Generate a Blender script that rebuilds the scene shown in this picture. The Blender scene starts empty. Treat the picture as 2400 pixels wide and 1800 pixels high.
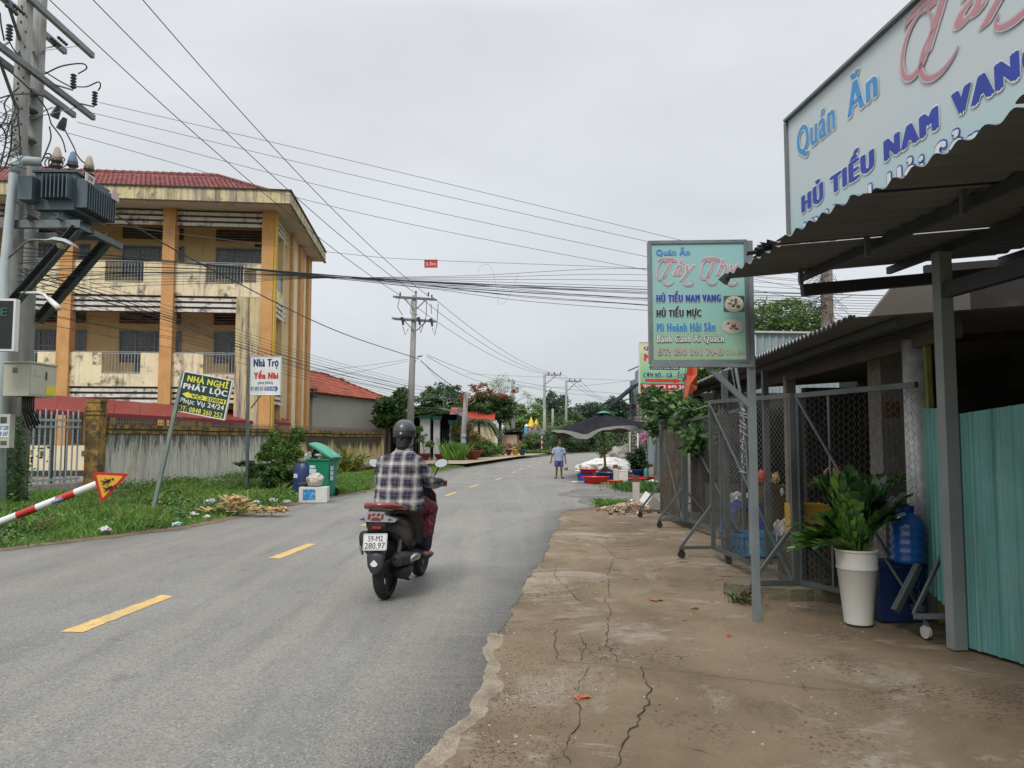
import bpy, bmesh, math, random
import numpy as np
from math import sin, cos, pi, radians, sqrt, atan2
from mathutils import Vector, Matrix, Euler
random.seed(7); np.random.seed(7)
SC = bpy.context.scene
COL = SC.collection

# ---------------------------------------------------------------- camera
F = 1780.0; H = 1.55; PITCH = math.atan((1026-900)/F)
cam_d = bpy.data.cameras.new('camera'); cam = bpy.data.objects.new('camera', cam_d); COL.objects.link(cam)
cam.location = (0, 0, H); cam.rotation_euler = (pi/2 + PITCH, 0, 0)
cam_d.sensor_width = 36; cam_d.lens = F/2400*36; cam_d.clip_start = 0.05; cam_d.clip_end = 3000
SC.camera = cam
# ---------------------------------------------------------------- overcast daylight
SUN_EL, SUN_AZ = radians(48), radians(205)
w = bpy.data.worlds.new('World'); SC.world = w; w.use_nodes = True
nt = w.node_tree; N = nt.nodes; L = nt.links; N.clear()
out = N.new('ShaderNodeOutputWorld'); bg = N.new('ShaderNodeBackground')
sky = N.new('ShaderNodeTexSky'); sky.sky_type = 'NISHITA'; sky.sun_disc = False
sky.sun_elevation = SUN_EL; sky.sun_rotation = SUN_AZ; sky.air_density = 1.0; sky.dust_density = 3.0
tc = N.new('ShaderNodeTexCoord'); sep = N.new('ShaderNodeSeparateXYZ'); L.new(tc.outputs['Generated'], sep.inputs[0])
# closed stratus layer: brighter overhead, soft uneven cloud
mpn = N.new('ShaderNodeMapping'); mpn.inputs['Scale'].default_value = (1.2, 1.2, 3.2); L.new(tc.outputs['Generated'], mpn.inputs[0])
cn = N.new('ShaderNodeTexNoise'); cn.inputs['Scale'].default_value = 1.5; cn.inputs['Detail'].default_value = 5; cn.inputs['Roughness'].default_value = .5
L.new(mpn.outputs[0], cn.inputs['Vector'])
cr = N.new('ShaderNodeValToRGB'); L.new(sep.outputs['Z'], cr.inputs[0])
e = cr.color_ramp.elements
e[0].position = 0.0; e[0].color = (5.2, 5.5, 5.85, 1); e[1].position = 1.0; e[1].color = (15.5, 15.8, 16.1, 1)
x = e.new(.5); x.color = (6.3, 6.5, 6.7, 1)
mr = N.new('ShaderNodeMapRange'); mr.inputs['From Min'].default_value = .3; mr.inputs['From Max'].default_value = .7
mr.inputs['To Min'].default_value = .90; mr.inputs['To Max'].default_value = 1.13; L.new(cn.outputs['Fac'], mr.inputs['Value'])
mul = N.new('ShaderNodeVectorMath'); mul.operation = 'SCALE'; L.new(cr.outputs['Color'], mul.inputs[0]); L.new(mr.outputs[0], mul.inputs['Scale'])
mx = N.new('ShaderNodeMixRGB'); mx.inputs['Fac'].default_value = .93
L.new(sky.outputs['Color'], mx.inputs['Color1']); L.new(mul.outputs[0], mx.inputs['Color2'])
L.new(mx.outputs['Color'], bg.inputs['Color']); bg.inputs['Strength'].default_value = 0.1
L.new(bg.outputs[0], out.inputs['Surface'])
sl = bpy.data.lights.new('sun', 'SUN'); so = bpy.data.objects.new('sun', sl); COL.objects.link(so)
sl.energy = 1.5; sl.angle = radians(15); sl.color = (1, .97, .92)
so.rotation_euler = Vector((-sin(SUN_AZ)*cos(SUN_EL), -cos(SUN_AZ)*cos(SUN_EL), -sin(SUN_EL))).to_track_quat('-Z', 'Y').to_euler()
vs = SC.view_settings; vs.view_transform = 'Standard'; vs.look = 'None'; vs.exposure = .3; vs.gamma = 1; vs.use_curve_mapping = False
SC.cycles.max_bounces = 5; SC.cycles.transparent_max_bounces = 12; SC.cycles.caustics_reflective = False; SC.cycles.caustics_refractive = False

# ---------------------------------------------------------------- placing helpers (site survey: photo direction + distance)
def ray(px, py):
    a, b = (px-1200)/F, (900-py)/F
    return Vector((a, cos(PITCH)-b*sin(PITCH), sin(PITCH)+b*cos(PITCH)))
def G(px, py, z=0.0):
    d = ray(px, py); t = (z-H)/d.z; return Vector((d.x*t, d.y*t, z))
def AT(px, py, Y):
    d = ray(px, py); t = Y/d.y; return Vector((d.x*t, Y, H+d.z*t))
def onplane(px, py, p, n):
    d = ray(px, py); t = (Vector(p)-Vector((0, 0, H))).dot(n)/d.dot(n); return Vector((0, 0, H))+d*t

# ---------------------------------------------------------------- objects
ORG = {}
def thing(name, label, cat, loc=(0, 0, 0), group=None):
    o = bpy.data.objects.new(name, None); COL.objects.link(o); o.location = loc; o.empty_display_size = .2
    o['label'] = label; o['category'] = cat
    if group: o['group'] = group
    ORG[o.name] = Vector(loc); return o
def tag(o, label, cat, group=None):
    o['label'] = label; o['category'] = cat
    if group: o['group'] = group
    return o
def copy_tree(o, parent=None):
    c = o.copy(); COL.objects.link(c); c.parent = parent
    ORG[c.name] = ORG.get(o.name, Vector())
    for ch in list(o.children): copy_tree(ch, c)
    return c
def frame_axes(d, up=(0, 0, 1)):
    d = Vector(d).normalized(); up = Vector(up)
    if abs(d.dot(up)) > .97: up = Vector((1, 0, 0)) if abs(d.x) < .9 else Vector((0, 1, 0))
    s = d.cross(up).normalized(); u = s.cross(d).normalized(); return d, s, u
class MB:
    def __init__(s): s.v = []; s.f = []; s.m = []
    def add(s, vs_, fs, mi=0):
        b = len(s.v); s.v += [tuple(v) for v in vs_]; s.f += [tuple(i+b for i in f) for f in fs]; s.m += [mi]*len(fs); return s
    def hexa(s, p, mi=0):
        return s.add(p, [(0, 3, 2, 1), (4, 5, 6, 7), (0, 1, 5, 4), (1, 2, 6, 5), (2, 3, 7, 6), (3, 0, 4, 7)], mi)
    def box(s, c, size, ax=None, mi=0):
        c = Vector(c); X, Y, Z = ax if ax else (Vector((1, 0, 0)), Vector((0, 1, 0)), Vector((0, 0, 1)))
        a, b, d = Vector(X)*size[0]/2, Vector(Y)*size[1]/2, Vector(Z)*size[2]/2
        return s.hexa([c-a-b-d, c+a-b-d, c+a+b-d, c-a+b-d, c-a-b+d, c+a-b+d, c+a+b+d, c-a+b+d], mi)
    def beam(s, p0, p1, w_=.05, h_=.05, up=(0, 0, 1), mi=0):
        p0, p1 = Vector(p0), Vector(p1); d, sd, u = frame_axes(p1-p0, up)
        return s.box((p0+p1)/2, ((p1-p0).length, w_, h_), (d, sd, u), mi)
    def tube(s, pts, r, n=8, mi=0, cap=True, ell=None):
        pts = [Vector(p) for p in pts]; k = len(pts)
        rs = r if isinstance(r, (list, tuple)) else [r]*k
        V = []; prev = None
        for i, p in enumerate(pts):
            d = (pts[min(i+1, k-1)]-pts[max(i-1, 0)])
            if d.length < 1e-9: d = Vector((0, 0, 1))
            d.normalize()
            if prev is None: _, a, b = frame_axes(d)
            else:
                a = prev-d*prev.dot(d)
                if a.length < 1e-6: _, a, b = frame_axes(d)
                a.normalize(); b = a.cross(d)
            prev = a
            for j in range(n):
                t = 2*pi*j/n; V.append(p+(a*cos(t)+b*sin(t))*rs[i])
        fs = [(i*n+j, i*n+(j+1) % n, (i+1)*n+(j+1) % n, (i+1)*n+j) for i in range(k-1) for j in range(n)]
        if cap: fs += [tuple(reversed(range(n))), tuple(range((k-1)*n, k*n))]
        return s.add(V, fs, mi)
    def loft(s, rings, mi=0, cap=True, closed=True):
        n = len(rings[0]); V = [p for r in rings for p in r]; k = len(rings)
        fs = [(i*n+j, i*n+(j+1) % n, (i+1)*n+(j+1) % n, (i+1)*n+j) for i in range(k-1) for j in range(n if closed else n-1)]
        if cap: fs += [tuple(reversed(range(n))), tuple(range((k-1)*n, k*n))]
        return s.add(V, fs, mi)
    def lathe(s, prof, c, n=20, ax=(0, 0, 1), mi=0, cap=True):
        d, a, b = frame_axes(ax); c = Vector(c)
        if abs(d.z) > .97: a, b = Vector((1, 0, 0)), Vector((0, 1, 0))*(1 if d.z > 0 else -1)
        return s.loft([[c+d*z+(a*cos(2*pi*j/n)+b*sin(2*pi*j/n))*r for j in range(n)] for r, z in prof], mi, cap)
    def quad(s, a, b, c, d, mi=0): return s.add([a, b, c, d], [(0, 1, 2, 3)], mi)
    def prism(s, out_, o, ex, ey, th, mi=0):
        o, ex, ey = Vector(o), Vector(ex), Vector(ey); n = ex.cross(ey).normalized()
        a = [o+ex*x_+ey*y_ for x_, y_ in out_]; b = [p-n*th for p in a]; k = len(a)
        s.add(a+b, [tuple(range(k)), tuple(reversed(range(k, 2*k)))]+[(i+k, (i+1) % k+k, (i+1) % k, i) for i in range(k)], mi); return s
    def build(s, name, mats, parent=None, smooth=False, auto=None):
        me = bpy.data.meshes.new(name)
        V = s.v
        if parent is not None:
            o0 = ORG.get(parent.name, Vector())
            if o0.length > 0: V = [(x_-o0.x, y_-o0.y, z_-o0.z) for x_, y_, z_ in V]
        me.from_pydata(V, [], s.f)
        if not isinstance(mats, (list, tuple)): mats = [mats]
        for m in mats: me.materials.append(m)
        me.polygons.foreach_set('material_index', s.m)
        if smooth: me.polygons.foreach_set('use_smooth', [True]*len(s.f))
        me.validate(); me.update()
        if auto is not None:
            me.polygons.foreach_set('use_smooth', [True]*len(me.polygons))
            try: me.set_sharp_from_angle(angle=radians(auto))
            except Exception: pass
        o = bpy.data.objects.new(name, me); COL.objects.link(o)
        if parent is not None: o.parent = parent; ORG[o.name] = ORG.get(parent.name, Vector())
        return o
def npmesh(name, V, Fc, mats, parent=None, mi=None, smooth=False):
    V = np.asarray(V, dtype=np.float32).reshape(-1, 3); Fc = np.asarray(Fc, dtype=np.int32)
    if parent is not None: V = V-np.array(ORG.get(parent.name, Vector()), dtype=np.float32)
    me = bpy.data.meshes.new(name); nf, k = Fc.shape
    me.vertices.add(len(V)); me.vertices.foreach_set('co', V.ravel())
    me.loops.add(nf*k); me.loops.foreach_set('vertex_index', Fc.ravel())
    me.polygons.add(nf); me.polygons.foreach_set('loop_start', np.arange(0, nf*k, k, dtype=np.int32))
    try: me.polygons.foreach_set('loop_total', np.full(nf, k, dtype=np.int32))
    except Exception: pass
    if not isinstance(mats, (list, tuple)): mats = [mats]
    for m in mats: me.materials.append(m)
    if mi is not None: me.polygons.foreach_set('material_index', np.asarray(mi, dtype=np.int32))
    if smooth: me.polygons.foreach_set('use_smooth', np.ones(nf, dtype=bool))
    me.update(calc_edges=True)
    o = bpy.data.objects.new(name, me); COL.objects.link(o)
    if parent is not None: o.parent = parent; ORG[o.name] = ORG.get(parent.name, Vector())
    return o
def fuse(mb, voxel, smooth=3):
    """one continuous skin from overlapping closed volumes; returns verts, faces"""
    me = bpy.data.meshes.new('tmp'); me.from_pydata(mb.v, [], mb.f); me.update()
    o = bpy.data.objects.new('tmp', me); COL.objects.link(o)
    m = o.modifiers.new('r', 'REMESH'); m.mode = 'VOXEL'; m.voxel_size = voxel
    if smooth: k = o.modifiers.new('s', 'SMOOTH'); k.iterations = smooth; k.factor = .5
    dg = bpy.context.evaluated_depsgraph_get(); ev = o.evaluated_get(dg); m2 = ev.to_mesh()
    V = [tuple(v.co) for v in m2.vertices]; Fc = [tuple(p.vertices) for p in m2.polygons]
    ev.to_mesh_clear(); bpy.data.objects.remove(o); bpy.data.meshes.remove(me)
    r = MB(); r.v = V; r.f = Fc; r.m = [0]*len(Fc); return r

# ---------------------------------------------------------------- materials
MATS = {}
def srgb(r, g, b):
    return tuple((c/255/12.92 if c <= 10 else ((c/255+.055)/1.055)**2.4) for c in (r, g, b))
def M(name, col, rough=.7, metal=0.0, var=.12, vs_=3.0, grain=.0, gs=60., bump=0., bs=30., streak=None, blotch=None, spec=.5, stretch=None, coat=0, transl=0, isl=0, coord='Object', alpha=1, top=None):
    """streak / blotch: (colour, amount, scale[, threshold]) weathering with its own shape"""
    if name in MATS: return MATS[name]
    m = bpy.data.materials.new(name); m.use_nodes = True; nt = m.node_tree; N = nt.nodes; L = nt.links
    b = N['Principled BSDF']; out = N['Material Output']
    tc = N.new('ShaderNodeTexCoord'); co = tc.outputs[coord]
    if stretch:
        mp = N.new('ShaderNodeMapping'); mp.inputs['Scale'].default_value = stretch; L.new(co, mp.inputs[0]); co_s = mp.outputs[0]
    else: co_s = co
    def noise(sc, src, det=4, rg=.55):
        n = N.new('ShaderNodeTexNoise'); n.inputs['Scale'].default_value = sc; n.inputs['Detail'].default_value = det; n.inputs['Roughness'].default_value = rg
        L.new(src, n.inputs['Vector']); return n.outputs['Fac']
    def mix(a, bcol, fac):
        x = N.new('ShaderNodeMixRGB'); L.new(fac, x.inputs['Fac'])
        for i, c in ((1, a), (2, bcol)):
            if isinstance(c, tuple): x.inputs[i].default_value = (*c[:3], 1)
            else: L.new(c, x.inputs[i])
        return x.outputs[0]
    def rng(v, a, c, lo=0, hi=1):
        r = N.new('ShaderNodeMapRange'); r.inputs['From Min'].default_value = a; r.inputs['From Max'].default_value = c
        r.inputs['To Min'].default_value = lo; r.inputs['To Max'].default_value = hi; L.new(v, r.inputs['Value']); return r.outputs[0]
    c = tuple(col)
    k = 1+var; d = 1-var
    cur = mix(tuple(v*d for v in c), tuple(min(v*k, 1) for v in c), rng(noise(vs_, co_s), .3, .7))
    if isl:
        gi = N.new('ShaderNodeNewGeometry'); r = rng(gi.outputs['Random Per Island'], 0, 1, 1-isl, 1+isl)
        x = N.new('ShaderNodeVectorMath'); x.operation = 'SCALE'; L.new(cur, x.inputs[0]); L.new(r, x.inputs['Scale']); cur = x.outputs[0]
    if grain:
        r = rng(noise(gs, co, 2, .7), .3, .7, 1-grain, 1+grain)
        x = N.new('ShaderNodeVectorMath'); x.operation = 'SCALE'; L.new(cur, x.inputs[0]); L.new(r, x.inputs['Scale']); cur = x.outputs[0]
    for bl in (blotch or []):
        th = bl[3] if len(bl) > 3 else .5
        f = rng(noise(bl[2], co, 6, .65), th, th+.12, 0, bl[1]); cur = mix(cur, tuple(bl[0]), f)
    for st in (streak or []):
        mp = N.new('ShaderNodeMapping'); mp.inputs['Scale'].default_value = (2.2, 2.2, .14); L.new(co, mp.inputs[0])
        th = st[3] if len(st) > 3 else .5
        f = rng(noise(st[2], mp.outputs[0], 6, .7), th, th+.14, 0, st[1]); cur = mix(cur, tuple(st[0]), f)
    if top:
        for tcol, z0, z1, amt, ns, ka in top:
            mp = N.new('ShaderNodeMapping'); mp.inputs['Scale'].default_value = (1, 1, .12); L.new(co, mp.inputs[0])
            sz = N.new('ShaderNodeSeparateXYZ'); L.new(co, sz.inputs[0])
            ma = N.new('ShaderNodeMath'); ma.operation = 'MULTIPLY_ADD'; ma.inputs[1].default_value = ka; L.new(noise(ns, mp.outputs[0], 7, .7), ma.inputs[0]); L.new(sz.outputs[2], ma.inputs[2])
            cur = mix(cur, tuple(tcol), rng(ma.outputs[0], z0+ka*.5, z1+ka*.5, 0, amt))
    L.new(cur, b.inputs['Base Color'])
    b.inputs['Roughness'].default_value = rough; b.inputs['Metallic'].default_value = metal
    b.inputs['Specular IOR Level'].default_value = spec
    if coat: b.inputs['Coat Weight'].default_value = coat; b.inputs['Coat Roughness'].default_value = .1
    if bump:
        bn = N.new('ShaderNodeBump'); bn.inputs['Strength'].default_value = bump; bn.inputs['Distance'].default_value = .02
        L.new(noise(bs, co, 5, .65), bn.inputs['Height']); L.new(bn.outputs[0], b.inputs['Normal'])
    sh = b.outputs[0]
    if transl:
        t = N.new('ShaderNodeBsdfTranslucent'); L.new(cur, t.inputs['Color'])
        s2 = N.new('ShaderNodeMixShader'); s2.inputs[0].default_value = transl; L.new(sh, s2.inputs[1]); L.new(t.outputs[0], s2.inputs[2]); sh = s2.outputs[0]
    if alpha < 1:
        t = N.new('ShaderNodeBsdfTransparent'); s2 = N.new('ShaderNodeMixShader'); s2.inputs[0].default_value = alpha
        L.new(t.outputs[0], s2.inputs[1]); L.new(sh, s2.inputs[2]); sh = s2.outputs[0]
    L.new(sh, out.inputs['Surface'])
    MATS[name] = m; return m

# ---------------------------------------------------------------- lettering
def lettering(s, o, ex, ey, x, y, w_, h_, mat, parent, off=.0, shear=0, halo=None, lift=.004, name='lettering', halo_w=.03, res=3, depth=.0):
    """text fitted in the box (x,y,w,h) of the plane o+ex*x+ey*y; the face looks along ex x ey. Weight comes from shifted strokes."""
    o, ex, ey = Vector(o), Vector(ex).normalized(), Vector(ey).normalized(); nrm = ex.cross(ey)
    cu = bpy.data.curves.new('t', 'FONT'); cu.body = s; cu.size = 1; cu.shear = shear; cu.resolution_u = res; cu.fill_mode = 'FRONT'
    cu.space_character = 1.0+off*2.4+(halo_w*1.2 if halo else 0)
    ob = bpy.data.objects.new('t', cu); COL.objects.link(ob)
    dg = bpy.context.evaluated_depsgraph_get(); me = bpy.data.meshes.new_from_object(ob.evaluated_get(dg)); bpy.data.objects.remove(ob); bpy.data.curves.remove(cu)
    V = [Vector(v.co) for v in me.vertices]; Fc = [tuple(p.vertices) for p in me.polygons]; bpy.data.meshes.remove(me)
    if not V: return []
    hw = off+(halo_w if halo else 0)
    bb = (min(v.x for v in V)-hw, max(v.x for v in V)+hw, min(v.y for v in V)-hw*.6, max(v.y for v in V)+hw*.6)
    sx, sy = w_/(bb[1]-bb[0]), h_/(bb[3]-bb[2]); objs = []
    def layer(shifts, z, mt):
        q = MB()
        for k, (dx, dy) in enumerate(shifts): q.add([o+ex*(x+(v.x+dx-bb[0])*sx)+ey*(y+(v.y+dy-bb[2])*sy)+nrm*(z+.00012*k) for v in V], Fc)
        objs.append(q.build(name, mt, parent))
    if halo is not None:
        r = off+halo_w; layer([(r*cos(a), r*.7*sin(a)) for a in [pi*k/5 for k in range(10)]], lift, halo); lift += .0025
    if off > 0: layer([(-off, 0), (-off*.5, off*.25), (0, -off*.3), (off*.5, off*.25), (off, 0)], lift, mat)
    else: layer([(0, 0)], lift, mat)
    return objs

# ---------------------------------------------------------------- foliage
def leaf_cloud(pts, size, rng_, flat=.35, aspect=1.8, droop=0):
    """pts Nx3 -> one pointed leaf (two triangles folded) per point"""
    n = len(pts); d = rng_.normal(size=(n, 3)); d[:, 2] = d[:, 2]*flat-droop; d /= np.linalg.norm(d, axis=1)[:, None]+1e-9
    u = rng_.normal(size=(n, 3)); s_ = np.cross(d, u); s_ /= np.linalg.norm(s_, axis=1)[:, None]+1e-9
    nn = np.cross(d, s_)
    L_ = size*(.6+.8*rng_.random(n))[:, None]; W_ = L_/aspect
    a = pts; b = pts+d*L_*.5+s_*W_*.5+nn*W_*.15; c = pts+d*L_; e_ = pts+d*L_*.5-s_*W_*.5+nn*W_*.15
    V = np.stack([a, b, c, e_], axis=1).reshape(-1, 3)
    i = np.arange(n)*4; return V, np.stack([i, i+1, i+2, i+3], axis=1)
def crown_pts(c, rad, n, rg, clumps=40, shell=.55, clump_r=.28):
    c = np.array(c, float); rad = np.array(rad, float)
    q = rg.normal(size=(clumps, 3)); q /= np.linalg.norm(q, axis=1)[:, None]
    q *= (shell+(1-shell)*rg.random(clumps))[:, None]*(.8+.35*rg.random(clumps))[:, None]
    which = rg.integers(0, clumps, n); rr = (rg.random(clumps)*.7+.65)*clump_r
    p = rg.normal(size=(n, 3)); p /= np.linalg.norm(p, axis=1)[:, None]; p *= (rg.random(n)**.45)[:, None]
    return c+(q[which]+p*rr[which][:, None])*rad
# ---------------------------------------------------------------- shared materials
concrete_pole = M('pole_concrete', (.30, .30, .285), .85, var=.12, vs_=2, grain=.1, gs=90, streak=[((.14, .14, .13), .5, 5, .52)])
galv = M('galvanised_steel', (.17, .19, .195), .45, .55, var=.15, vs_=8, grain=.1, gs=120, blotch=[((.2, .12, .07), .5, 6, .66)])
galv_dk = M('dark_galvanised_steel', (.10, .115, .12), .5, .4, var=.2, vs_=8, blotch=[((.09, .06, .04), .6, 5, .6)])
steel_sign = M('sign_frame_steel', (.20, .225, .235), .4, .6, var=.2, vs_=6, blotch=[((.16, .09, .05), .6, 5, .68)])
black_rub = M('black_rubber', (.018, .018, .019), .75, var=.2)
wire_m = M('cable_black', (.022, .024, .028), .6, var=.1)
wire_g = M('cable_grey', (.10, .11, .12), .6, var=.1)
white_paint = M('white_paint', (.72, .72, .70), .5, var=.05, blotch=[((.4, .38, .33), .4, 7, .6)])
red_paint = M('red_paint', (.48, .035, .03), .45, var=.12)
porcelain = M('brown_porcelain', (.06, .035, .03), .25, var=.1, coat=.5)
leaf_dark = M('leaf_dark', (.040, .092, .026), .5, var=.3, vs_=.6, transl=.25, isl=.45)
leaf_mid = M('leaf_mid', (.092, .195, .036), .5, var=.3, vs_=.6, transl=.3, isl=.45)
leaf_light = M('leaf_light', (.155, .27, .05), .5, var=.3, vs_=.8, transl=.3, isl=.4)
leaf_yellow = M('leaf_yellow', (.26, .24, .03), .5, var=.3, vs_=.8, transl=.3, isl=.3)
leaf_blue = M('leaf_bluish', (.075, .13, .085), .5, var=.3, vs_=.6, transl=.25, isl=.4)
petal_red = M('petal_red', (.42, .06, .03), .5, var=.3, vs_=2, transl=.3, isl=.4)
bark = M('bark', (.13, .10, .075), .9, var=.3, vs_=6, bump=.6)
bark_pale = M('bark_pale', (.26, .22, .18), .9, var=.25, vs_=6, bump=.4)
blue_plastic = M('blue_plastic', (.012, .05, .33), .35, var=.1)
red_plastic = M('red_plastic', (.55, .03, .025), .35, var=.1)
terracotta = M('terracotta_pot', (.22, .045, .03), .7, var=.15)

# ---------------------------------------------------------------- ground: asphalt, apron, verge
def asphalt_mat():
    m = bpy.data.materials.new('asphalt'); m.use_nodes = True; nt = m.node_tree; N = nt.nodes; L = nt.links; b = N['Principled BSDF']
    tc = N.new('ShaderNodeTexCoord'); co = tc.outputs['Object']
    def noise(sc, det=3, rg=.6, st=None):
        n = N.new('ShaderNodeTexNoise'); n.inputs['Scale'].default_value = sc; n.inputs['Detail'].default_value = det; n.inputs['Roughness'].default_value = rg
        if st:
            mp = N.new('ShaderNodeMapping'); mp.inputs['Rotation'].default_value = (0, 0, st[0]); mp.inputs['Scale'].default_value = st[1]; L.new(co, mp.inputs[0]); L.new(mp.outputs[0], n.inputs['Vector'])
        else: L.new(co, n.inputs['Vector'])
        return n.outputs['Fac']
    def rng(v, a, c, lo=0, hi=1):
        r = N.new('ShaderNodeMapRange'); r.inputs['From Min'].default_value = a; r.inputs['From Max'].default_value = c; r.inputs['To Min'].default_value = lo; r.inputs['To Max'].default_value = hi; L.new(v, r.inputs['Value']); return r.outputs[0]
    def mix(a, bb, f):
        x = N.new('ShaderNodeMixRGB'); L.new(f, x.inputs[0])
        for i, c in ((1, a), (2, bb)):
            if isinstance(c, tuple): x.inputs[i].default_value = (*c, 1)
            else: L.new(c, x.inputs[i])
        return x.outputs[0]
    cur = mix((.175, .170, .160), (.228, .221, .205), rng(noise(.5, 5), .35, .65))
    cur = mix(cur, (.27, .245, .20), rng(noise(.9, 6, .62, (radians(9), (1.5, .07, 1))), .47, .62, 0, .6))      # dusty wheel streaks along the road
    cur = mix(cur, (.125, .125, .12), rng(noise(2.6, 6, .7, (radians(9), (1.2, .09, 1))), .52, .66, 0, .5)); cur = mix(cur, (.09, .088, .085), rng(noise(1.7, 5, .6), .64, .70, 0, .45)); cur = mix(cur, (.30, .275, .23), rng(noise(5.5, 6, .8), .60, .70, 0, .35))
    v = N.new('ShaderNodeTexVoronoi'); v.inputs['Scale'].default_value = 85; L.new(co, v.inputs['Vector'])
    sp = N.new('ShaderNodeSeparateColor'); L.new(v.outputs['Color'], sp.inputs[0])
    cur = mix(cur, (.075, .075, .07), rng(sp.outputs[0], .70, .8, 0, .5)); cur = mix(cur, (.38, .37, .34), rng(sp.outputs[1], .93, .95, 0, .5))
    cur = mix(cur, (.07, .07, .068), rng(noise(200, 2), .56, .7, 0, .45))
    L.new(cur, b.inputs['Base Color']); b.inputs['Roughness'].default_value = .62; b.inputs['Specular IOR Level'].default_value = .6
    bn = N.new('ShaderNodeBump'); bn.inputs['Strength'].default_value = .4; bn.inputs['Distance'].default_value = .006
    L.new(v.outputs['Distance'], bn.inputs['Height']); L.new(bn.outputs[0], b.inputs['Normal']); return m
asphalt = asphalt_mat()
def apron_mat():
    m = bpy.data.materials.new('worn_concrete'); m.use_nodes = True; nt = m.node_tree; N = nt.nodes; L = nt.links; b = N['Principled BSDF']
    tc = N.new('ShaderNodeTexCoord'); co = tc.outputs['Object']
    def noise(sc, det=4, rg=.6, st=None, dist=0):
        n = N.new('ShaderNodeTexNoise'); n.inputs['Scale'].default_value = sc; n.inputs['Detail'].default_value = det; n.inputs['Roughness'].default_value = rg; n.inputs['Distortion'].default_value = dist
        if st:
            mp = N.new('ShaderNodeMapping'); mp.inputs['Scale'].default_value = st; L.new(co, mp.inputs[0]); L.new(mp.outputs[0], n.inputs['Vector'])
        else: L.new(co, n.inputs['Vector'])
        return n.outputs['Fac']
    def rng(v, a, c, lo=0, hi=1):
        r = N.new('ShaderNodeMapRange'); r.inputs['From Min'].default_value = a; r.inputs['From Max'].default_value = c; r.inputs['To Min'].default_value = lo; r.inputs['To Max'].default_value = hi; L.new(v, r.inputs['Value']); return r.outputs[0]
    def mix(a, bb, f):
        x = N.new('ShaderNodeMixRGB'); L.new(f, x.inputs[0])
        for i, c in ((1, a), (2, bb)):
            if isinstance(c, tuple): x.inputs[i].default_value = (*c, 1)
            else: L.new(c, x.inputs[i])
        return x.outputs[0]
    cur = mix((.150, .108, .066), (.245, .190, .125), rng(noise(.8, 7, .65, (1, .7, 1), .5), .36, .64))
    cur = mix(cur, (.36, .325, .265), rng(noise(.75, 8, .72, (1, 1.25, 1), .8), .53, .64, 0, .75))       # bare pale patches
    cur = mix(cur, (.40, .37, .31), rng(noise(2.1, 7, .75, (.6, 1.0, 1), .6), .60, .68, 0, .6))
    cur = mix(cur, (.12, .086, .056), rng(noise(1.1, 8, .72, None, 1.2), .54, .66, 0, .6))      # damp soil
    cur = mix(cur, (.12, .09, .06), rng(noise(14, 5, .8), .6, .72, 0, .45))
    v = N.new('ShaderNodeTexVoronoi'); v.inputs['Scale'].default_value = 55; L.new(co, v.inputs['Vector'])
    sp = N.new('ShaderNodeSeparateColor'); L.new(v.outputs['Color'], sp.inputs[0])
    patch = rng(noise(1.0, 3), .5, .62)
    g = N.new('ShaderNodeMath'); g.operation = 'MULTIPLY'; L.new(rng(sp.outputs[0], .75, .8, 0, .8), g.inputs[0]); L.new(patch, g.inputs[1])
    cur = mix(cur, (.07, .05, .035), g.outputs[0])
    cur = mix(cur, (.40, .36, .30), rng(noise(150, 2, .5), .70, .74, 0, .6))
    L.new(cur, b.inputs['Base Color']); b.inputs['Roughness'].default_value = .85; b.inputs['Specular IOR Level'].default_value = .3
    bn = N.new('ShaderNodeBump'); bn.inputs['Strength'].default_value = .6; bn.inputs['Distance'].default_value = .02
    L.new(noise(28, 6, .75), bn.inputs['Height']); L.new(bn.outputs[0], b.inputs['Normal']); return m
apron_m = apron_mat()
soil = M('brown_soil', (.17, .115, .075), .95, var=.3, vs_=2.5, grain=.35, gs=70, bump=.8, bs=40, blotch=[((.33, .27, .2), .6, 6, .6)])
verge_m = M('verge_earth', (.075, .10, .035), .95, var=.35, vs_=1.2, grain=.4, gs=30, bump=.8, bs=20, blotch=[((.17, .125, .075), .9, .9, .52)])
yellow_line = M('yellow_road_paint', (.62, .41, .14), .7, var=.12, vs_=8, grain=.3, gs=90, blotch=[((.22, .20, .17), .85, 11, .55), ((.45, .34, .17), .6, 3, .5)])

LE = [(-8.6, -14), (-8.4, -6), (-8.2, 0), (-7.6, 6), (-7.15, 10.4), (-5.75, 12.9), (-5.45, 14), (-5.12, 17.4), (-4.68, 19.9), (-4.1, 22.6), (-3.75, 30), (-2.95, 37), (-1.5, 44.5), (.6, 56), (3.7, 68), (8, 80), (30, 98), (80, 118)]
RE = [(-2.2, -14), (-1.4, -6), (-.75, 0), (-.36, 3.5), (-.17, 5.8), (.5, 10.9), (1.1, 16.3), (2.6, 18.0), (3.6, 21), (3.1, 24), (2.35, 27), (3.4, 36), (4.9, 45), (7.4, 56), (12, 66), (20, 74), (42, 86), (90, 104)]
def resample(P, n):
    P = [Vector((*p, 0)) for p in P]; d = [0]
    for i in range(1, len(P)): d.append(d[-1]+(P[i]-P[i-1]).length)
    o_ = []
    for k in range(n):
        t = d[-1]*k/(n-1); i = max(j for j in range(len(d)) if d[j] <= t+1e-9); i = min(i, len(P)-2)
        o_.append(P[i].lerp(P[i+1], (t-d[i])/(d[i+1]-d[i])))
    return o_
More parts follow.
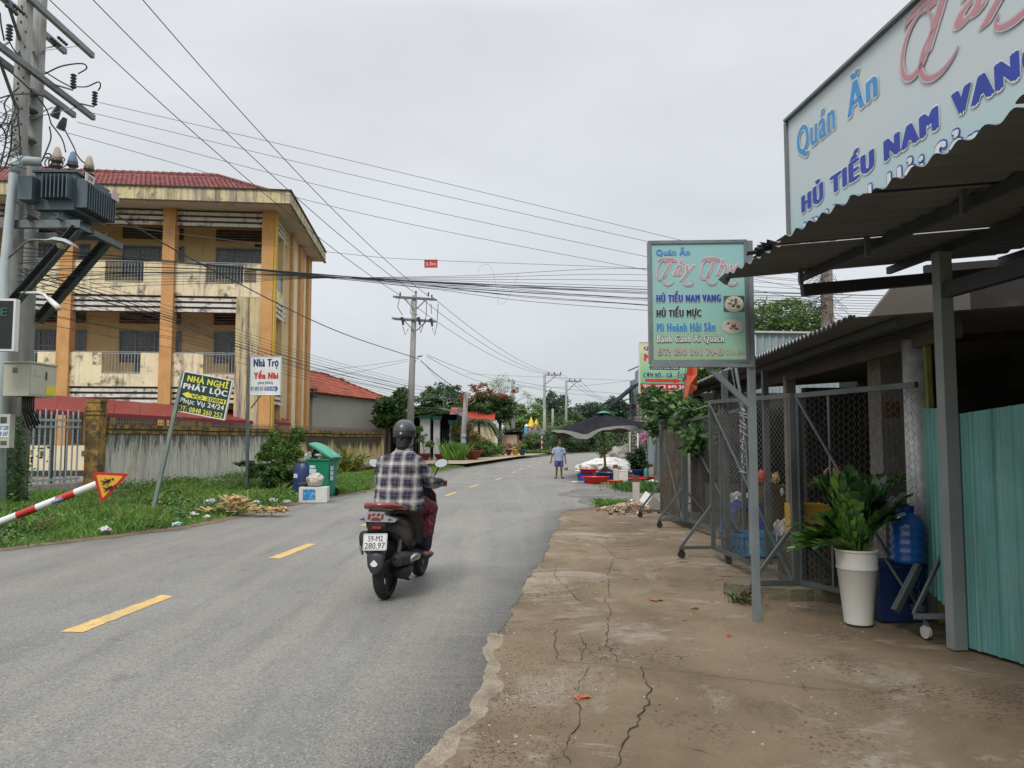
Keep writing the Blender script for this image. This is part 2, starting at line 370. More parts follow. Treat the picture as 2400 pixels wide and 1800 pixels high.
def edgeX(P, Y):
    for a, b in zip(P, P[1:]):
        if a[1] <= Y <= b[1]: return a[0]+(b[0]-a[0])*(Y-a[1])/(b[1]-a[1])
    return P[0][0] if Y < P[0][1] else P[-1][0]
# the wide ground: soil and grass out to the horizon
g = MB(); g.quad((-900, -300, -.06), (900, -300, -.06), (900, 1500, -.06), (-900, 1500, -.06))
o = g.build('ground', M('far_ground', (.075, .085, .035), .95, var=.4, vs_=.08, grain=.3, gs=5, coord='Object')); o['kind'] = 'structure'
# road ribbon with a ragged right edge, 5 cm slab edge
rg = random.Random(3)
NN = 900
lp = resample(LE, NN); rp = resample(RE, NN)
ys = []
for y in np.concatenate([np.arange(-14, 30, .05), np.arange(30, 118, .4)]): ys.append(float(y))
def jag(y, s): 
    return .022*sin(y*1.9+s)+.014*sin(y*5.7+2*s)+.010*sin(y*13+s)+.012*rg.uniform(-1, 1)
rows = []
for y in ys:
    near = 1.0 if y < 20 else .5
    big = .16*sin(y*1.35+.6)*max(0, min(1, (5.7-y)/.9))
    xr = edgeX(RE, y)+jag(y, 1)*near*1.0+big
    xl = edgeX(LE, y)+jag(y, 4)*near
    rows.append((xl, xr, y))
V = []; Fc = []; K = 9
for xl, xr, y in rows:
    yr = y if y < 60 else y
    V.append((xl, y, -.05))
    for k in range(K): V.append((xl+(xr-xl)*k/(K-1), y, 0))
    V.append((xr, y, -.05))
R_ = K+2
for i in range(len(rows)-1):
    for k in range(R_-1): Fc.append((i*R_+k, i*R_+k+1, (i+1)*R_+k+1, (i+1)*R_+k))
o = npmesh('road', V, Fc, asphalt); o['kind'] = 'structure'
# sandy margin that laps from the apron on to the asphalt edge
V = []; Fc = []; sand_m = M('sand_margin', (.27, .225, .165), .95, var=.3, vs_=5, grain=.3, gs=80, bump=.5)
k = 0
for i, y in enumerate(np.arange(2.0, 6.2, .04)):
    x0 = edgeX(RE, y)+.16*sin(y*1.35+.6)*max(0, min(1, (5.7-y)/.9))+.022*sin(y*1.9+1)+.014*sin(y*5.7+2)+.010*sin(y*13+1)
    wl = .008+.03*abs(sin(y*4.3)*sin(y*1.7))+.018*rg.random(); wr = .012+.05*abs(sin(y*2.7+1)*sin(y*6.1))+.02*rg.random()
    V += [(x0-wl, y, .002), (x0+.012, y, .0035), (x0+.03, y, -.008), (x0+.03+wr, y, -.0113)]
    if i: Fc += [(k-4, k-3, k+1, k), (k-3, k-2, k+2, k+1), (k-2, k-1, k+3, k+2)]
    k += 4
o = npmesh('sand_strip', V, Fc, sand_m); o['kind'] = 'structure'
# apron (concrete forecourt), soil path beyond
def ribbon(name, fl, fr, y0, y1, st, z, mat):
    V = []; Fc = []; k = 0
    for i, y in enumerate(np.arange(y0, y1+st/2, st)):
        V += [(fl(y), y, z), (fr(y), y, z)]
        if i: Fc.append((k-2, k-1, k+1, k))
        k += 2
    o = npmesh(name, V, Fc, mat); o['kind'] = 'structure'; return o
ribbon('forecourt_pavement', lambda y: edgeX(RE, y)-.6, lambda y: 14, -14, 16.2, .3, -.012, apron_m)
ribbon('path', lambda y: edgeX(RE, y)-.6, lambda y: edgeX(RE, y)+9, 16.2, 60, .5, -.02, soil)
gravel_m = M('wet_gravel_patch', (.135, .128, .115), .6, var=.3, vs_=2, grain=.5, gs=40, bump=1, bs=50, blotch=[((.22, .20, .17), .9, 1.5, .5), ((.05, .048, .043), .7, 9, .54)])
q = MB(); out_ = []
for i in range(40):
    t = 2*pi*i/40; r = 1+.16*sin(3*t+1)+.1*sin(7*t)+.05*rg.random(); out_.append((3.1+1.75*cos(t)*r, 20.2+2.9*sin(t)*r))
q.add([(a, b, .0045) for a, b in out_], [tuple(range(40))]); o = q.build('gravel_patch_ground', gravel_m); o['kind'] = 'structure'
# yellow centre dashes
quads = [((142, 1480), (192, 1482), (408, 1397), (380, 1394)), ((627, 1308), (656, 1309), (742, 1275), (721, 1274)), ((843, 1232), (864, 1232), (905, 1216), (888, 1215))]
root = thing('centre_line', 'broken yellow centre line painted along the grey asphalt road', 'road marking')
def ragged(p):
    o_ = []; c = sum(p, Vector())/4
    for a, b in zip(p, p[1:]+p[:1]):
        k = max(2, int((b-a).length/.03)); n = (b-a).normalized().cross(Vector((0, 0, 1)))
        for i in range(k): o_.append(a.lerp(b, i/k)+n*rg.gauss(0, .004)+n*.004*sin(i*.9))
    return o_
for qd in quads:
    p = ragged([G(a, b, .004) for a, b in qd]); MB().add(p, [tuple(range(len(p)))]).build('yellow_dash', yellow_line, root)
ctr = [G(1057, 1158), G(1111, 1139), G(1168, 1123), G(1204, 1107), G(1221, 1099), G(1240, 1093), G(1267, 1084), G(1281, 1080), Vector((3.9, 58, 0)), Vector((5.6, 64, 0)), Vector((9.5, 73, 0)), Vector((13, 78, 0))]
for i, c in enumerate(ctr):
    a = ctr[max(i-1, 0)]; b = ctr[min(i+1, len(ctr)-1)]; d = (b-a).normalized(); s_ = Vector((d.y, -d.x, 0)); l = .7; w_ = .055
    MB().add([c-d*l-s_*w_+Vector((0, 0, .004)), c-d*l+s_*w_+Vector((0, 0, .004)), c+d*l+s_*w_+Vector((0, 0, .004)), c+d*l-s_*w_+Vector((0, 0, .004))], [(0, 1, 2, 3)]).build('yellow_dash', yellow_line, root)
# verge terrain on the far side of the road, rising to the school wall
WALL = [Vector((-13.2, 15.5, 0)), Vector((-11.2, 20.5, 0)), Vector((-9.4, 29.5, 0)), Vector((-8.45, 35.0, 0)), Vector((-7.3, 43, 0))]
def wallX(y):
    for a, b in zip(WALL, WALL[1:]):
        if a.y <= y <= b.y: return a.x+(b.x-a.x)*(y-a.y)/(b.y-a.y)
    return WALL[0].x-(WALL[0].y-y)*.3 if y < WALL[0].y else WALL[-1].x
def vergeZ(x, y):
    xl = edgeX(LE, y); d = xl-x
    if d <= 0: return -.02
    base = .07*min(1, d/3.0)
    return base+.03*sin(x*2.1+y*.7)*min(1, d)+.02*sin(x*5.3-y*3.1)*min(1, d)-.02*max(0, 1-d*4)
V = []; Fc = []; xs_n = 40; yy = np.arange(-10, 62, .35)
for y in yy:
    xl = edgeX(LE, y)+.25
    for k in range(xs_n):
        t = k/(xs_n-1); x = xl-(t**1.6)*26; V.append((x, y, vergeZ(x, y) if k > 1 else -.03))
for i in range(len(yy)-1):
    for k in range(xs_n-1): a = i*xs_n+k; Fc.append((a+1, a, a+xs_n, a+xs_n+1))
o = npmesh('verge_terrain', V, Fc, verge_m, smooth=True); o['kind'] = 'structure'
# bare soil lip along the left road edge
V = []; Fc = []; k = 0
for i, y in enumerate(np.arange(4, 40, .08)):
    xl = edgeX(LE, y); wv = .16+.12*sin(y*1.7)+.06*sin(y*5)+.05*rg.random()
    V += [(xl+.05+.03*sin(y*9), y, .005), (xl-.1, y, .02), (xl-wv-.12, y, vergeZ(xl-wv-.12, y)+.012)]
    if i: Fc += [(k-3, k, k+1, k-2), (k-2, k+1, k+2, k-1)]
    k += 3
o = npmesh('soil_strip', V, Fc, soil); o['kind'] = 'structure'
# cracks in the concrete
crack_m = M('crack', (.022, .017, .012), .95)
def crack(pts, w0, seed, zz=-.008):
    r = random.Random(seed); P = [G(*p, zz) for p in pts]; fine = []
    for a, b in zip(P, P[1:]):
        n = max(2, int((b-a).length/.05)); d = (b-a).normalized(); s_ = Vector((d.y, -d.x, 0))
        for i in range(n): fine.append(a.lerp(b, i/n)+s_*r.uniform(-.016, .016))
    fine.append(P[-1]); V = []; Fc = []
    for i, p in enumerate(fine):
        d = (fine[min(i+1, len(fine)-1)]-fine[max(i-1, 0)]).normalized(); s_ = Vector((d.y, -d.x, 0)); w_ = w0*r.uniform(.3, 1.3)*(.3 if i in (0, len(fine)-1) else 1)
        V += [p-s_*w_, p+s_*w_]
        if i: Fc.append((2*i-2, 2*i-1, 2*i+1, 2*i))
    return V, Fc
cr_ = [([(1445, 1800), (1462, 1735), (1490, 1700), (1515, 1650), (1525, 1620), (1503, 1560)], .0045, 1), ([(1330, 1790), (1325, 1740), (1363, 1690), (1350, 1645)], .0035, 2), ([(1350, 1625), (1362, 1590), (1385, 1560)], .002, 21),
       ([(1450, 1556), (1440, 1530), (1420, 1510), (1425, 1465), (1430, 1430), (1415, 1400)], .0028, 3), ([(1365, 1550), (1370, 1510), (1360, 1480)], .0025, 4), ([(1310, 1548), (1298, 1510), (1305, 1475)], .003, 41),
       ([(1300, 1546), (1600, 1575), (1900, 1612), (2080, 1622), (2180, 1600)], .0022, 5), ([(1360, 1410), (1330, 1380), (1300, 1350), (1302, 1330)], .003, 6),
       ([(1430, 1400), (1425, 1350), (1440, 1300), (1400, 1270)], .003, 7), ([(1600, 1745), (1640, 1760), (1680, 1770)], .002, 8), ([(1850, 1655), (1870, 1665), (1900, 1680)], .002, 9), ([(1880, 1600), (1890, 1625)], .002, 10), ([(1395, 1260), (1500, 1265)], .004, 11)]
for i, (pts, w0, sd) in enumerate(cr_):
    V, Fc = crack(pts, w0, sd); o = npmesh('pavement_crack', V, Fc, crack_m); o['kind'] = 'structure'
V, Fc = crack([(1100, 1262), (1180, 1235), (1290, 1205)], .003, 31, .003); o = npmesh('road_crack', V, Fc, crack_m); o['kind'] = 'structure'
# ================================================================ SCHOOL
CA, SA = cos(radians(6)), sin(radians(6))
EU, EV, EZ = Vector((CA, SA, 0)), Vector((-SA, CA, 0)), Vector((0, 0, 1)); SO = Vector((-10.17, 31.3, 0))
def S(u, v, z): return SO+EU*u+EV*v+EZ*z
SAX = (EU, EV, EZ)
mould = (.055, .052, .04)
cream = M('school_cream_plaster', (.82, .70, .47), .85, var=.08, vs_=1.5, grain=.05, streak=[((.22, .21, .18), .7, 3.0, .52)], blotch=[(mould, .92, 1.7, .53), ((.5, .47, .40), .5, 2.5, .55)])
cream_clean = M('school_side_cream', (.82, .70, .48), .85, var=.06, vs_=1, streak=[((.35, .3, .2), .3, 2, .6)])
tan = M('school_corridor_wall', (.74, .54, .28), .85, var=.12, vs_=1.2, streak=[((.3, .2, .09), .4, 2, .58)])
orange = M('school_orange_column', (.60, .32, .12), .8, var=.13, vs_=2.2, grain=.08, gs=30, streak=[((.40, .16, .04), .6, 3, .55)], blotch=[((.65, .55, .42), .8, 3.4, .62)])
yellow_p = M('school_yellow_strip', (.66, .42, .05), .8, var=.1)
fascia_m = M('school_fascia', (.68, .56, .32), .9, var=.1, grain=.1, streak=[((.25, .23, .18), .8, 3.0, .47), ((.09, .085, .07), .85, 2.0, .53)], blotch=[((.34, .33, .29), .6, 1.4, .50), ((.07, .07, .06), .8, 3.2, .55)])
soffit_m = M('school_soffit', (.58, .51, .45), .9, var=.08, vs_=.8, blotch=[((.25, .2, .17), .5, 1.2, .6)])
slat_m = M('white_slat', (.72, .70, .66), .8, var=.06, streak=[((.25, .24, .21), .6, 4, .54)], blotch=[((.08, .08, .07), .85, 2.4, .52)])
brown_m = M('brown_recess', (.20, .125, .10), .9, var=.12)
win_frame = M('window_frame_grey', (.20, .23, .25), .5, .2, var=.1)
glass = M('window_glass', (.06, .07, .075), .15, var=.6, vs_=.9, spec=.6, blotch=[((.20, .21, .20), .6, 1.3, .55)])
rail_m = M('railing_grey', (.33, .35, .35), .5, .3, var=.15)
tile_m = M('roof_tile_red', (.235, .075, .072), .7, var=.18, vs_=1.2, grain=.15, gs=12, blotch=[((.10, .05, .05), .5, 2, .62)], isl=.22)
red_wood = M('red_brown_frame', (.20, .06, .03), .7, var=.15)
school = thing('school_building', 'yellow and orange three storey building with red tiled hip roof and mould stained balconies', 'building', S(0, 0, 0))
def sbox(name, u0, u1, v0, v1, z0, z1, m, par=None):
    return MB().box(S((u0+u1)/2, (v0+v1)/2, (z0+z1)/2), (u1-u0, v1-v0, z1-z0), SAX).build(name, m, par or school)
UL = -17.0
COLS = [0, -3.95, -7.9, -11.85, -15.8]
for u in COLS: sbox('column', u-.24, u+.24, -.25, .25, .15, 11.0, orange)
sbox('yellow_strip', .242, .32, -.2, .2, .15, 11.0, yellow_p)
sbox('floor_slab', UL, .1, -.02, 2.1, .0, .40, soffit_m)
for z in (3.66, 7.41): sbox('floor_slab', UL, .05, .0, 2.1, z, z+.2, soffit_m)
wall_o = sbox('corridor_wall', UL, .2, 2.1, 2.35, .4, 10.98, tan)
# front parapets, one per bay and floor, with a railed gap
def bay(u0, u1, z, lvl):
    g0, g1 = u0+1.22, u0+2.72; zt = z+1.33; zb = z-.04; go = z+.48
    p = MB(); v0, v1 = -.12, .0
    for a, b, c, d in ((u0, g0, zb, zt), (g1, u1, zb, zt), (g0, g1, zb, go)):
        p.box(S((a+b)/2, (v0+v1)/2, (c+d)/2), (b-a, v1-v0, d-c), SAX)
    p.build('balcony_parapet', cream, school)
    fr = MB(); fr.beam(S(g0, -.06, zt-.03), S(g1, -.06, zt-.03), .04, .03); fr.beam(S(g0, -.06, go+.05), S(g1, -.06, go+.05), .03, .03)
    f = fr.build('railing', rail_m, school)
    n = 12
    for k in range(1, n): 
        u = g0+(g1-g0)*k/n; MB().box(S(u, -.06, (go+.07+zt-.05)/2), (.022, .022, zt-.12-go), SAX).build('baluster', rail_m, f)
    MB().beam(S(u0, -.06, zt+.035), S(u1, -.06, zt+.035), .05, .03).build('coping_rail', rail_m, school)
def slats(u0, u1, zt, n=3, v=-.02, pitch=.225, h=.13):
    sbox('recess_beam', u0, u1, .08, .16, zt-.02-pitch*n, zt, brown_m)
    for k in range(n): sbox('slat', u0, u1, v-.03, v+.03, zt-.10-h-k*pitch, zt-.10-k*pitch, slat_m)
def windowset(u0, z, w_=2.5):
    v = 2.09; top = z+2.55; sill = z+1.2
    fr = MB()
    us = [u0, u0+.62, u0+.70, u0+1.62, u0+1.70, u0+w_]
    fr.box(S(u0+w_/2, v-.02, top), (w_+.1, .08, .07), SAX)
    fr.box(S(u0+(.66+w_)/2+.35, v-.02, sill), (w_-.60, .08, .06), SAX)
    for u, zb in ((u0, sill), (u0+.66, z+.25), (u0+1.45, z+.25), (u0+w_, sill)): fr.box(S(u, v-.02, (top+zb)/2), (.07, .08, top-zb), SAX)
    f = fr.build('window', win_frame, school)
    MB().box(S(u0+w_/2, v+.0, (top+sill)/2), (w_-.05, .03, top-sill), SAX).build('pane', glass, f)
    MB().box(S(u0+1.05, v+.0, (z+.25+sill)/2), (.75, .03, sill-z-.25), SAX).build('door_panel', M('door_panel_grey', (.16, .19, .2), .5, var=.1), f)
    gr = MB()
    for a, b in ((u0+.7, u0+1.42), (u0+1.5, u0+w_-.05)):
        for k in range(1, 4): gr.box(S(a+(b-a)*k/4, v-.035, (top+sill)/2), (.016, .012, top-sill), SAX)
        for k in range(1, 4): gr.box(S((a+b)/2, v-.05, sill+(top-sill)*k/4), (b-a, .012, .016), SAX)
        gr.beam(S(a, v-.06, sill+.35), S(b, v-.06, top-.35), .014, .014); gr.beam(S(b, v-.075, sill+.35), S(a, v-.075, top-.35), .014, .014)
    gr.build('window_grille', rail_m, f)
    sh = MB()
    for k in range(7): sh.box(S(u0+.33, v-.03, sill+.1+(top-sill-.2)*k/6), (.5, .02, .03), SAX)
    sh.build('louvre', win_frame, f)
    # ventilator
    vf = MB(); a, b, c, d = u0, u0+2.45, z+2.92, z+3.34
    for zz in (c, d): vf.box(S((a+b)/2, v-.02, zz), (b-a+.08, .1, .07), SAX)
    for k in range(4): vf.box(S(a+(b-a)*k/3, v-.02, (c+d)/2), (.08, .1, d-c), SAX)
    q = vf.build('ventilator', red_wood, school)
    MB().box(S((a+b)/2, v+.005, (c+d)/2), (b-a, .02, d-c), SAX).build('ventilator_void', glass, q)
    for k in range(3): MB().box(S((a+b)/2, v-.04, c+.09+k*.12), (b-a-.06, .05, .022), SAX).build('ventilator_slat', rail_m, q)
for i in range(len(COLS)-1):
    u1, u0 = COLS[i]-.24, COLS[i+1]+.24
    for z in (3.66, 7.41): bay(u0, u1, z, 0); slats(u0, u1, z-.02)
    slats(u0, u1, 11.0)
    for z in (.15, 3.66, 7.41): windowset(COLS[i+1]+1.28, z-.05)
# name plates over the doors
for z in (3.66, 7.41):
    for i in (0, 1): sbox('room_plate', COLS[i+1]+2.9, COLS[i+1]+3.3, 2.03, 2.07, z+2.6, z+2.75, M('plate_black', (.02, .02, .02), .5))
# stained panel beside the corner column, over two floors
stain_m = M('stained_panel', (.62, .50, .27), .9, var=.1, streak=[((.35, .34, .33), .7, 2, .46), ((.10, .1, .095), .9, 3.0, .48)])
sbox('wall_panel', -1.22, -.24, -.2, -.13, .2, 7.35, stain_m)
pl = MB()
for a, b, c, d in ((-.92, -.5, 8.0, 8.04), (-.92, -.5, 8.46, 8.5), (-.94, -.90, 8.0, 8.5), (-.52, -.48, 8.0, 8.5)): pl.box(S((a+b)/2, -.14, (c+d)/2), (b-a, .03, d-c), SAX)
for k in range(5): pl.box(S(-.84+k*.08, -.14, 8.25), (.02, .02, .42), SAX); pl.box(S(-.71, -.15, 8.07+k*.09), (.36, .02, .02), SAX)
pl.build('lattice_opening', M('lattice_dark', (.2, .17, .12), .9), school)
# gable side: open corridor end, side slats, pilastered wall
sbox('side_wall', .02, .26, 3.2, 8.8, .15, 11.0, cream_clean)
for a, b in ((3.2, 3.65), (5.4, 6.4), (7.8, 8.75)): sbox('pilaster', .262, .40, a, b, .15, 10.99, orange)
sbox('rear_core', UL, .02, 2.36, 8.75, .15, 10.98, cream_clean)
for z in (3.64, 7.39, 11.0):
    for k in range(3): sbox('side_slat', .14, .20, .28, 2.9, z-.23-k*.225, z-.10-k*.225, slat_m)
for z in (3.66, 7.41):
    sbox('side_parapet', .05, .2, .27, 2.3, z-.04, z+.45, cream); 
    f = sbox('side_railing_panel', .09, .13, .35, 2.3, z+.5, z+1.4, rail_m)
sbox('side_slab', .0, .12, .27, 2.9, 7.41, 7.6, soffit_m)
# overhanging gutter box with stained fascia
OU0, OU1, OV0, OV1 = UL-.5, .97, -1.25, 9.0
q = MB(); q.box(S((OU0+OU1)/2, (OV0+OV1)/2, 11.03), (OU1-OU0-.02, OV1-OV0-.02, .06), SAX); q.build('soffit', soffit_m, school)
sbox('fascia', OU0, OU1, OV0-.1, OV0, 10.93, 11.5, fascia_m); sbox('fascia', OU1, OU1+.1, OV0-.1, OV1, 10.93, 11.5, fascia_m)
sbox('drip_edge', OU0, OU1+.14, OV0-.14, OV0-.1, 10.93, 10.98, M('mould_dark', mould, .9)); sbox('drip_edge', OU1+.1, OU1+.14, OV0-.1, OV1, 10.93, 10.98, MATS['mould_dark'])
sbox('fascia_cap', OU0, OU1+.16, OV0-.16, OV0+.1, 11.5, 11.55, MATS['mould_dark']); sbox('fascia_cap', OU1-.1, OU1+.16, OV0+.1, OV1, 11.5, 11.55, MATS['mould_dark'])
# hip roof
RU1, RV0, RV1, RZ0 = .65, -.95, 8.7, 11.42; RR, RVm, RZ1 = -3.22, 3.88, 13.75
q = MB(); c0, c1, c2, c3 = S(OU0, RV0, RZ0-.05), S(RU1, RV0, RZ0-.05), S(RU1, RV1, RZ0-.05), S(OU0, RV1, RZ0-.05); r0, r1 = S(OU0, RVm, RZ1-.05), S(RR, RVm, RZ1-.05)
q.add([c0, c1, c2, c3, r0, r1], [(0, 1, 5, 4), (1, 2, 5), (2, 3, 4, 5), (0, 4, 3), (0, 3, 2, 1)]); roof = q.build('roof', M('roof_under', (.18, .05, .04), .8), school)
def tiles(org, ex, ey, width_at, length, tw=.2, tl=.3, name='tile', par=None, m=None, lim=None):
    """courses up the slope; width_at(t)->(x0,x1)"""
    ex, ey = Vector(ex), Vector(ey); n = ex.cross(ey).normalized()
    if n.z < 0: n = -n
    V = []; Fc = []; r = random.Random(5); rows_ = int(length/tl)
    for j in range(rows_+1):
        y0 = j*tl; x0, x1 = width_at(min(y0, length)/length); k = math.floor(x0/tw)
        while k*tw < x1-.02:
            a = max(k*tw+(tw/2 if j % 2 else 0), x0); b = min(a+tw*.97, x1)
            if b-a > .04:
                up = .045+r.uniform(-.006, .006); dn = .012; b0 = len(V); ln = tl*1.12
                m_ = (a+b)/2; ap = .055
                for (xx, yy_, zz) in ((a, y0+ap*.6, up), (m_, y0-ap*.6, up+.02), (b, y0+ap*.6, up), (a, y0+ln, dn), (m_, y0+ln, dn+.02), (b, y0+ln, dn), (a, y0+ap*.6, up-.03), (m_, y0-ap*.6, up-.01), (b, y0+ap*.6, up-.03)): V.append(Vector(org)+ex*xx+ey*yy_+n*zz)
                Fc += [(b0, b0+1, b0+4, b0+3), (b0+1, b0+2, b0+5, b0+4), (b0+6, b0+7, b0+1, b0), (b0+7, b0+8, b0+2, b0+1)]
            k += 1
    o = npmesh(name, [tuple(p) for p in V], Fc, m, par); o['kind'] = 'stuff'; return o
sl = sqrt((RVm-RV0)**2+(RZ1-RZ0)**2); ey = (EV*(RVm-RV0)+EZ*(RZ1-RZ0))/sl
tiles(S(RU1, RV0, RZ0), EU, ey, lambda t: (-13.5, (RR-RU1)*t), sl, m=tile_m, par=roof)
sl2 = sqrt((RU1-RR)**2+(RZ1-RZ0)**2); ey2 = (-EU*(RU1-RR)+EZ*(RZ1-RZ0))/sl2
tiles(S(RU1, RV0, RZ0), EV, ey2, lambda t: ((RVm-RV0)*t, (RV1-RV0)-(RV1-RVm)*t), sl2, m=tile_m, par=roof)
for k in range(42): MB().beam(S(RR-.36*k, RVm, RZ1+.05), S(RR-.36*(k+1)+.02, RVm, RZ1+.09), .2, .11).build('ridge_tile', tile_m, roof)
a, b = S(RU1, RV0, RZ0+.06), S(RR, RVm, RZ1+.06)
for k in range(21): MB().beam(a.lerp(b, k/21), a.lerp(b, (k+.95)/21)+EZ*.03, .2, .11).build('ridge_tile', tile_m, roof)

# ================================================================ bicycle shelter: red sheet roof behind the wall
shed = thing('bicycle_shelter', 'long low dark red sheet metal shelter roof behind the stained wall', 'shelter', (-12, 26, 0))
red_sheet = M('dark_red_sheet', (.24, .035, .035), .5, .1, var=.12, vs_=1.5, blotch=[((.35, .22, .16), .5, 1.6, .66)])
F0, F1 = Vector((-15.6, 16.5, 2.45)), Vector((-9.75, 33.5, 2.2)); B0, B1 = F0+Vector((-1.6, 2.4, .62)), F1+Vector((-1.1, 3.2, .5))
NP = 17
for k in range(NP):
    a, b = k/NP, (k+.985)/NP; V = []
    p = MB(); p0, p1, p2, p3 = F0.lerp(F1, a), F0.lerp(F1, b), B0.lerp(B1, b), B0.lerp(B1, a); e_ = Vector((0, 0, -.03))
    p.hexa([p0+e_, p1+e_, p2+e_, p3+e_, p0, p1, p2, p3]); p.build('roof_panel', red_sheet, shed)
    fr = p0-p3; 
p = MB(); p.beam(F0+Vector((0, 0, -.07)), F1+Vector((0, 0, -.07)), .04, .12); p.build('fascia_strip', red_sheet, shed)
for k in range(9):
    t = (k+.2)/9; a = F0.lerp(F1, t)+Vector((-.2, .2, 0)); MB().beam((a.x, a.y, 0), (a.x, a.y, a.z-.05), .07, .07).build('post', galv_dk, shed)
    b = B0.lerp(B1, t)+Vector((.3, -.2, -.1)); MB().beam((b.x, b.y, 0), b, .07, .07).build('post', galv_dk, shed)
    MB().beam(a+Vector((0, 0, -.1)), b+Vector((0, 0, -.02)), .05, .06).build('rafter', galv_dk, shed)

# ================================================================ boundary wall, gate fence
wall_near = M('wall_grey_stained', (.64, .61, .53), .9, var=.12, vs_=1, grain=.1, streak=[((.33, .33, .31), .7, 3.2, .48), ((.75, .72, .63), .8, 5.5, .50), ((.09, .09, .085), .75, 7, .56)], blotch=[((.55, .42, .20), .7, .8, .58)], top=[((.10, .10, .092), .9, 1.9, .55, 9, 4.5), ((.03, .03, .027), 1.25, 1.7, .8, 14, 4.5), ((.16, .14, .05), 1.6, 1.8, .8, 6, .9)])
wall_far = M('wall_yellow_stained', (.66, .53, .25), .9, var=.1, vs_=1, streak=[((.40, .34, .20), .5, 3, .52)], grain=.08, top=[((.045, .04, .03), .9, 1.25, .95, .9, 3.4), ((.06, .055, .04), 1.5, 1.75, .8, 4, 1.0)])
coping_m = M('coping_ochre', (.36, .21, .05), .9, var=.2, vs_=2, grain=.2, gs=20, blotch=[((.07, .055, .03), .9, 3.5, .43), ((.12, .12, .05), .8, 6, .52)])
bw = thing('boundary_wall', 'long plastered wall with black mould streaks and ochre coping above the grass verge', 'wall', WALL[1])
def wallseg(p0, p1, m, top):
    d = (p1-p0).normalized(); n = Vector((d.y, -d.x, 0)); L_ = (p1-p0).length
    MB().box((p0+p1)/2+EZ*top/2, (L_, .16, top), (d, n, EZ)).build('wall_panel', m, bw)
    MB().box((p0+p1)/2+EZ*(top+.02), (L_, .27, .12), (d, n, EZ)).build('coping', coping_m, bw)
    MB().box((p0+p1)/2+EZ*(top-.13)+n*.09, (L_, .05, .09), (d, n, EZ)).build('coping_lip', coping_m, bw)
    k = int(L_/.11); sp = MB()
    for i in range(k):
        c = p0+d*(i+.5)*L_/k+EZ*(top+.08); sp.tube([c, c+EZ*.13, c+EZ*.2+n*.03], [.012, .012, .002], 4)
    sp.beam(p0+EZ*(top+.15), p1+EZ*(top+.15), .012, .02); o = sp.build('spikes', M('rust_spike', (.22, .16, .12), .8), bw); o['kind'] = 'stuff'
P1b = WALL[1]+Vector((.06, .3, 0))
cuts = [P1b, WALL[1].lerp(WALL[2], .5), WALL[2], WALL[3], WALL[4]]
mm = [wall_near, wall_near, wall_far, wall_far]
for i in range(4): wallseg(cuts[i], cuts[i+1], mm[i], 1.84-.02*i)
gp = thing('gate_pillar', 'ochre square gate pillar with mould between railing and stained wall', 'pillar', WALL[1])
q = MB(); pc = WALL[1]+Vector((-.02, 0, 0)); q.box(pc+EZ*1.25, (.36, .36, 2.5)); q.box(pc+EZ*2.2, (.42, .42, .07)); q.box(pc+EZ*2.3, (.42, .42, .05)); q.box(pc+EZ*2.53, (.40, .40, .06)); q.build('shaft', coping_m, gp)
gf = thing('metal_railing', 'light grey vertical bar railing gate beside the ochre pillar', 'railing', (-12, 18.6, 0))
g0, g1 = WALL[1]+Vector((-.25, -.3, 0)), WALL[0]
gal_w = M('railing_pale', (.42, .46, .48), .5, .2, var=.1)
for z, h in ((2.0, .06), (1.83, .05), (.48, .06)): MB().beam(g0+EZ*z, g1+EZ*z, .04, h).build('rail', gal_w, gf)
n = 32
for k in range(n): 
    p = g0.lerp(g1, (k+.5)/n); MB().box(p+EZ*1.26, (.03, .03, 1.95 if k % 2 else 2.05)).build('bar', gal_w, gf)
MB().beam(g0+EZ*.2, g1+EZ*.2, .2, .35).build('plinth', M('plinth', (.4, .38, .34), .9, var=.15, streak=[((.1, .1, .09), .6, 3)]), gf)
# cream porch parapet and dark base inside the yard
yp = thing('porch_parapet', 'low cream porch wall seen through the grey railing', 'wall', S(-8, -1.5, 0))
MB().box(S(-8.2, -1.2, .75), (9, .15, 1.0), SAX).build('parapet', cream_clean, yp); MB().box(S(-8.2, -1.25, .15), (9, .3, .3), SAX).build('base', M('dark_base', (.05, .05, .05), .8), yp)
for k in range(5): MB().box(S(-11+k*1.5, -1.29, .95), (.12, .02, .2), SAX).build('slot', M('slot_dark', (.12, .1, .08), .8), yp)
yf = MB(); yf.add([(-40, 14, .04), (-13.4, 14, .04), (-8.6, 36, .04), (-8.6, 60, .04), (-40, 60, .04)], [(0, 1, 2, 3, 4)]); o = yf.build('yard_ground', M('yard_concrete', (.28, .26, .23), .9, var=.15)); o['kind'] = 'structure'; o.location.z = .04

# ================================================================ utility poles on the verge
def pole(px, py, D, top, r0, r1, label, name='utility_pole', zbase=0.0, group=None, n=14):
    X = (px-1200)/F*D/ (ray(px, py).y if False else 1.0)
    p = AT(px, py, D); t = thing(name, label, 'utility pole', (p.x, D, zbase), group)
    return t, Vector((p.x, D, zbase))
tA = thing('utility_pole', 'thick concrete utility pole carrying the grey transformer on steel brackets', 'utility pole', (-10.85, 16.3, .1))
MB().lathe([(.2, 0), (.185, 4), (.165, 8), (.14, 13.4)], (-10.85, 16.3, 0), 18, cap=True).build('shaft', concrete_pole, tA, smooth=True)
tB = thing('utility_pole', 'second concrete pole standing just behind the transformer pole with climbing vine at its foot', 'utility pole', (-10.98, 17.0, .1))
MB().lathe([(.2, 0), (.185, 4), (.165, 8), (.14, 13.4)], (-10.98, 17.0, 0), 18).build('shaft', concrete_pole, tB, smooth=True)
hol = MB()
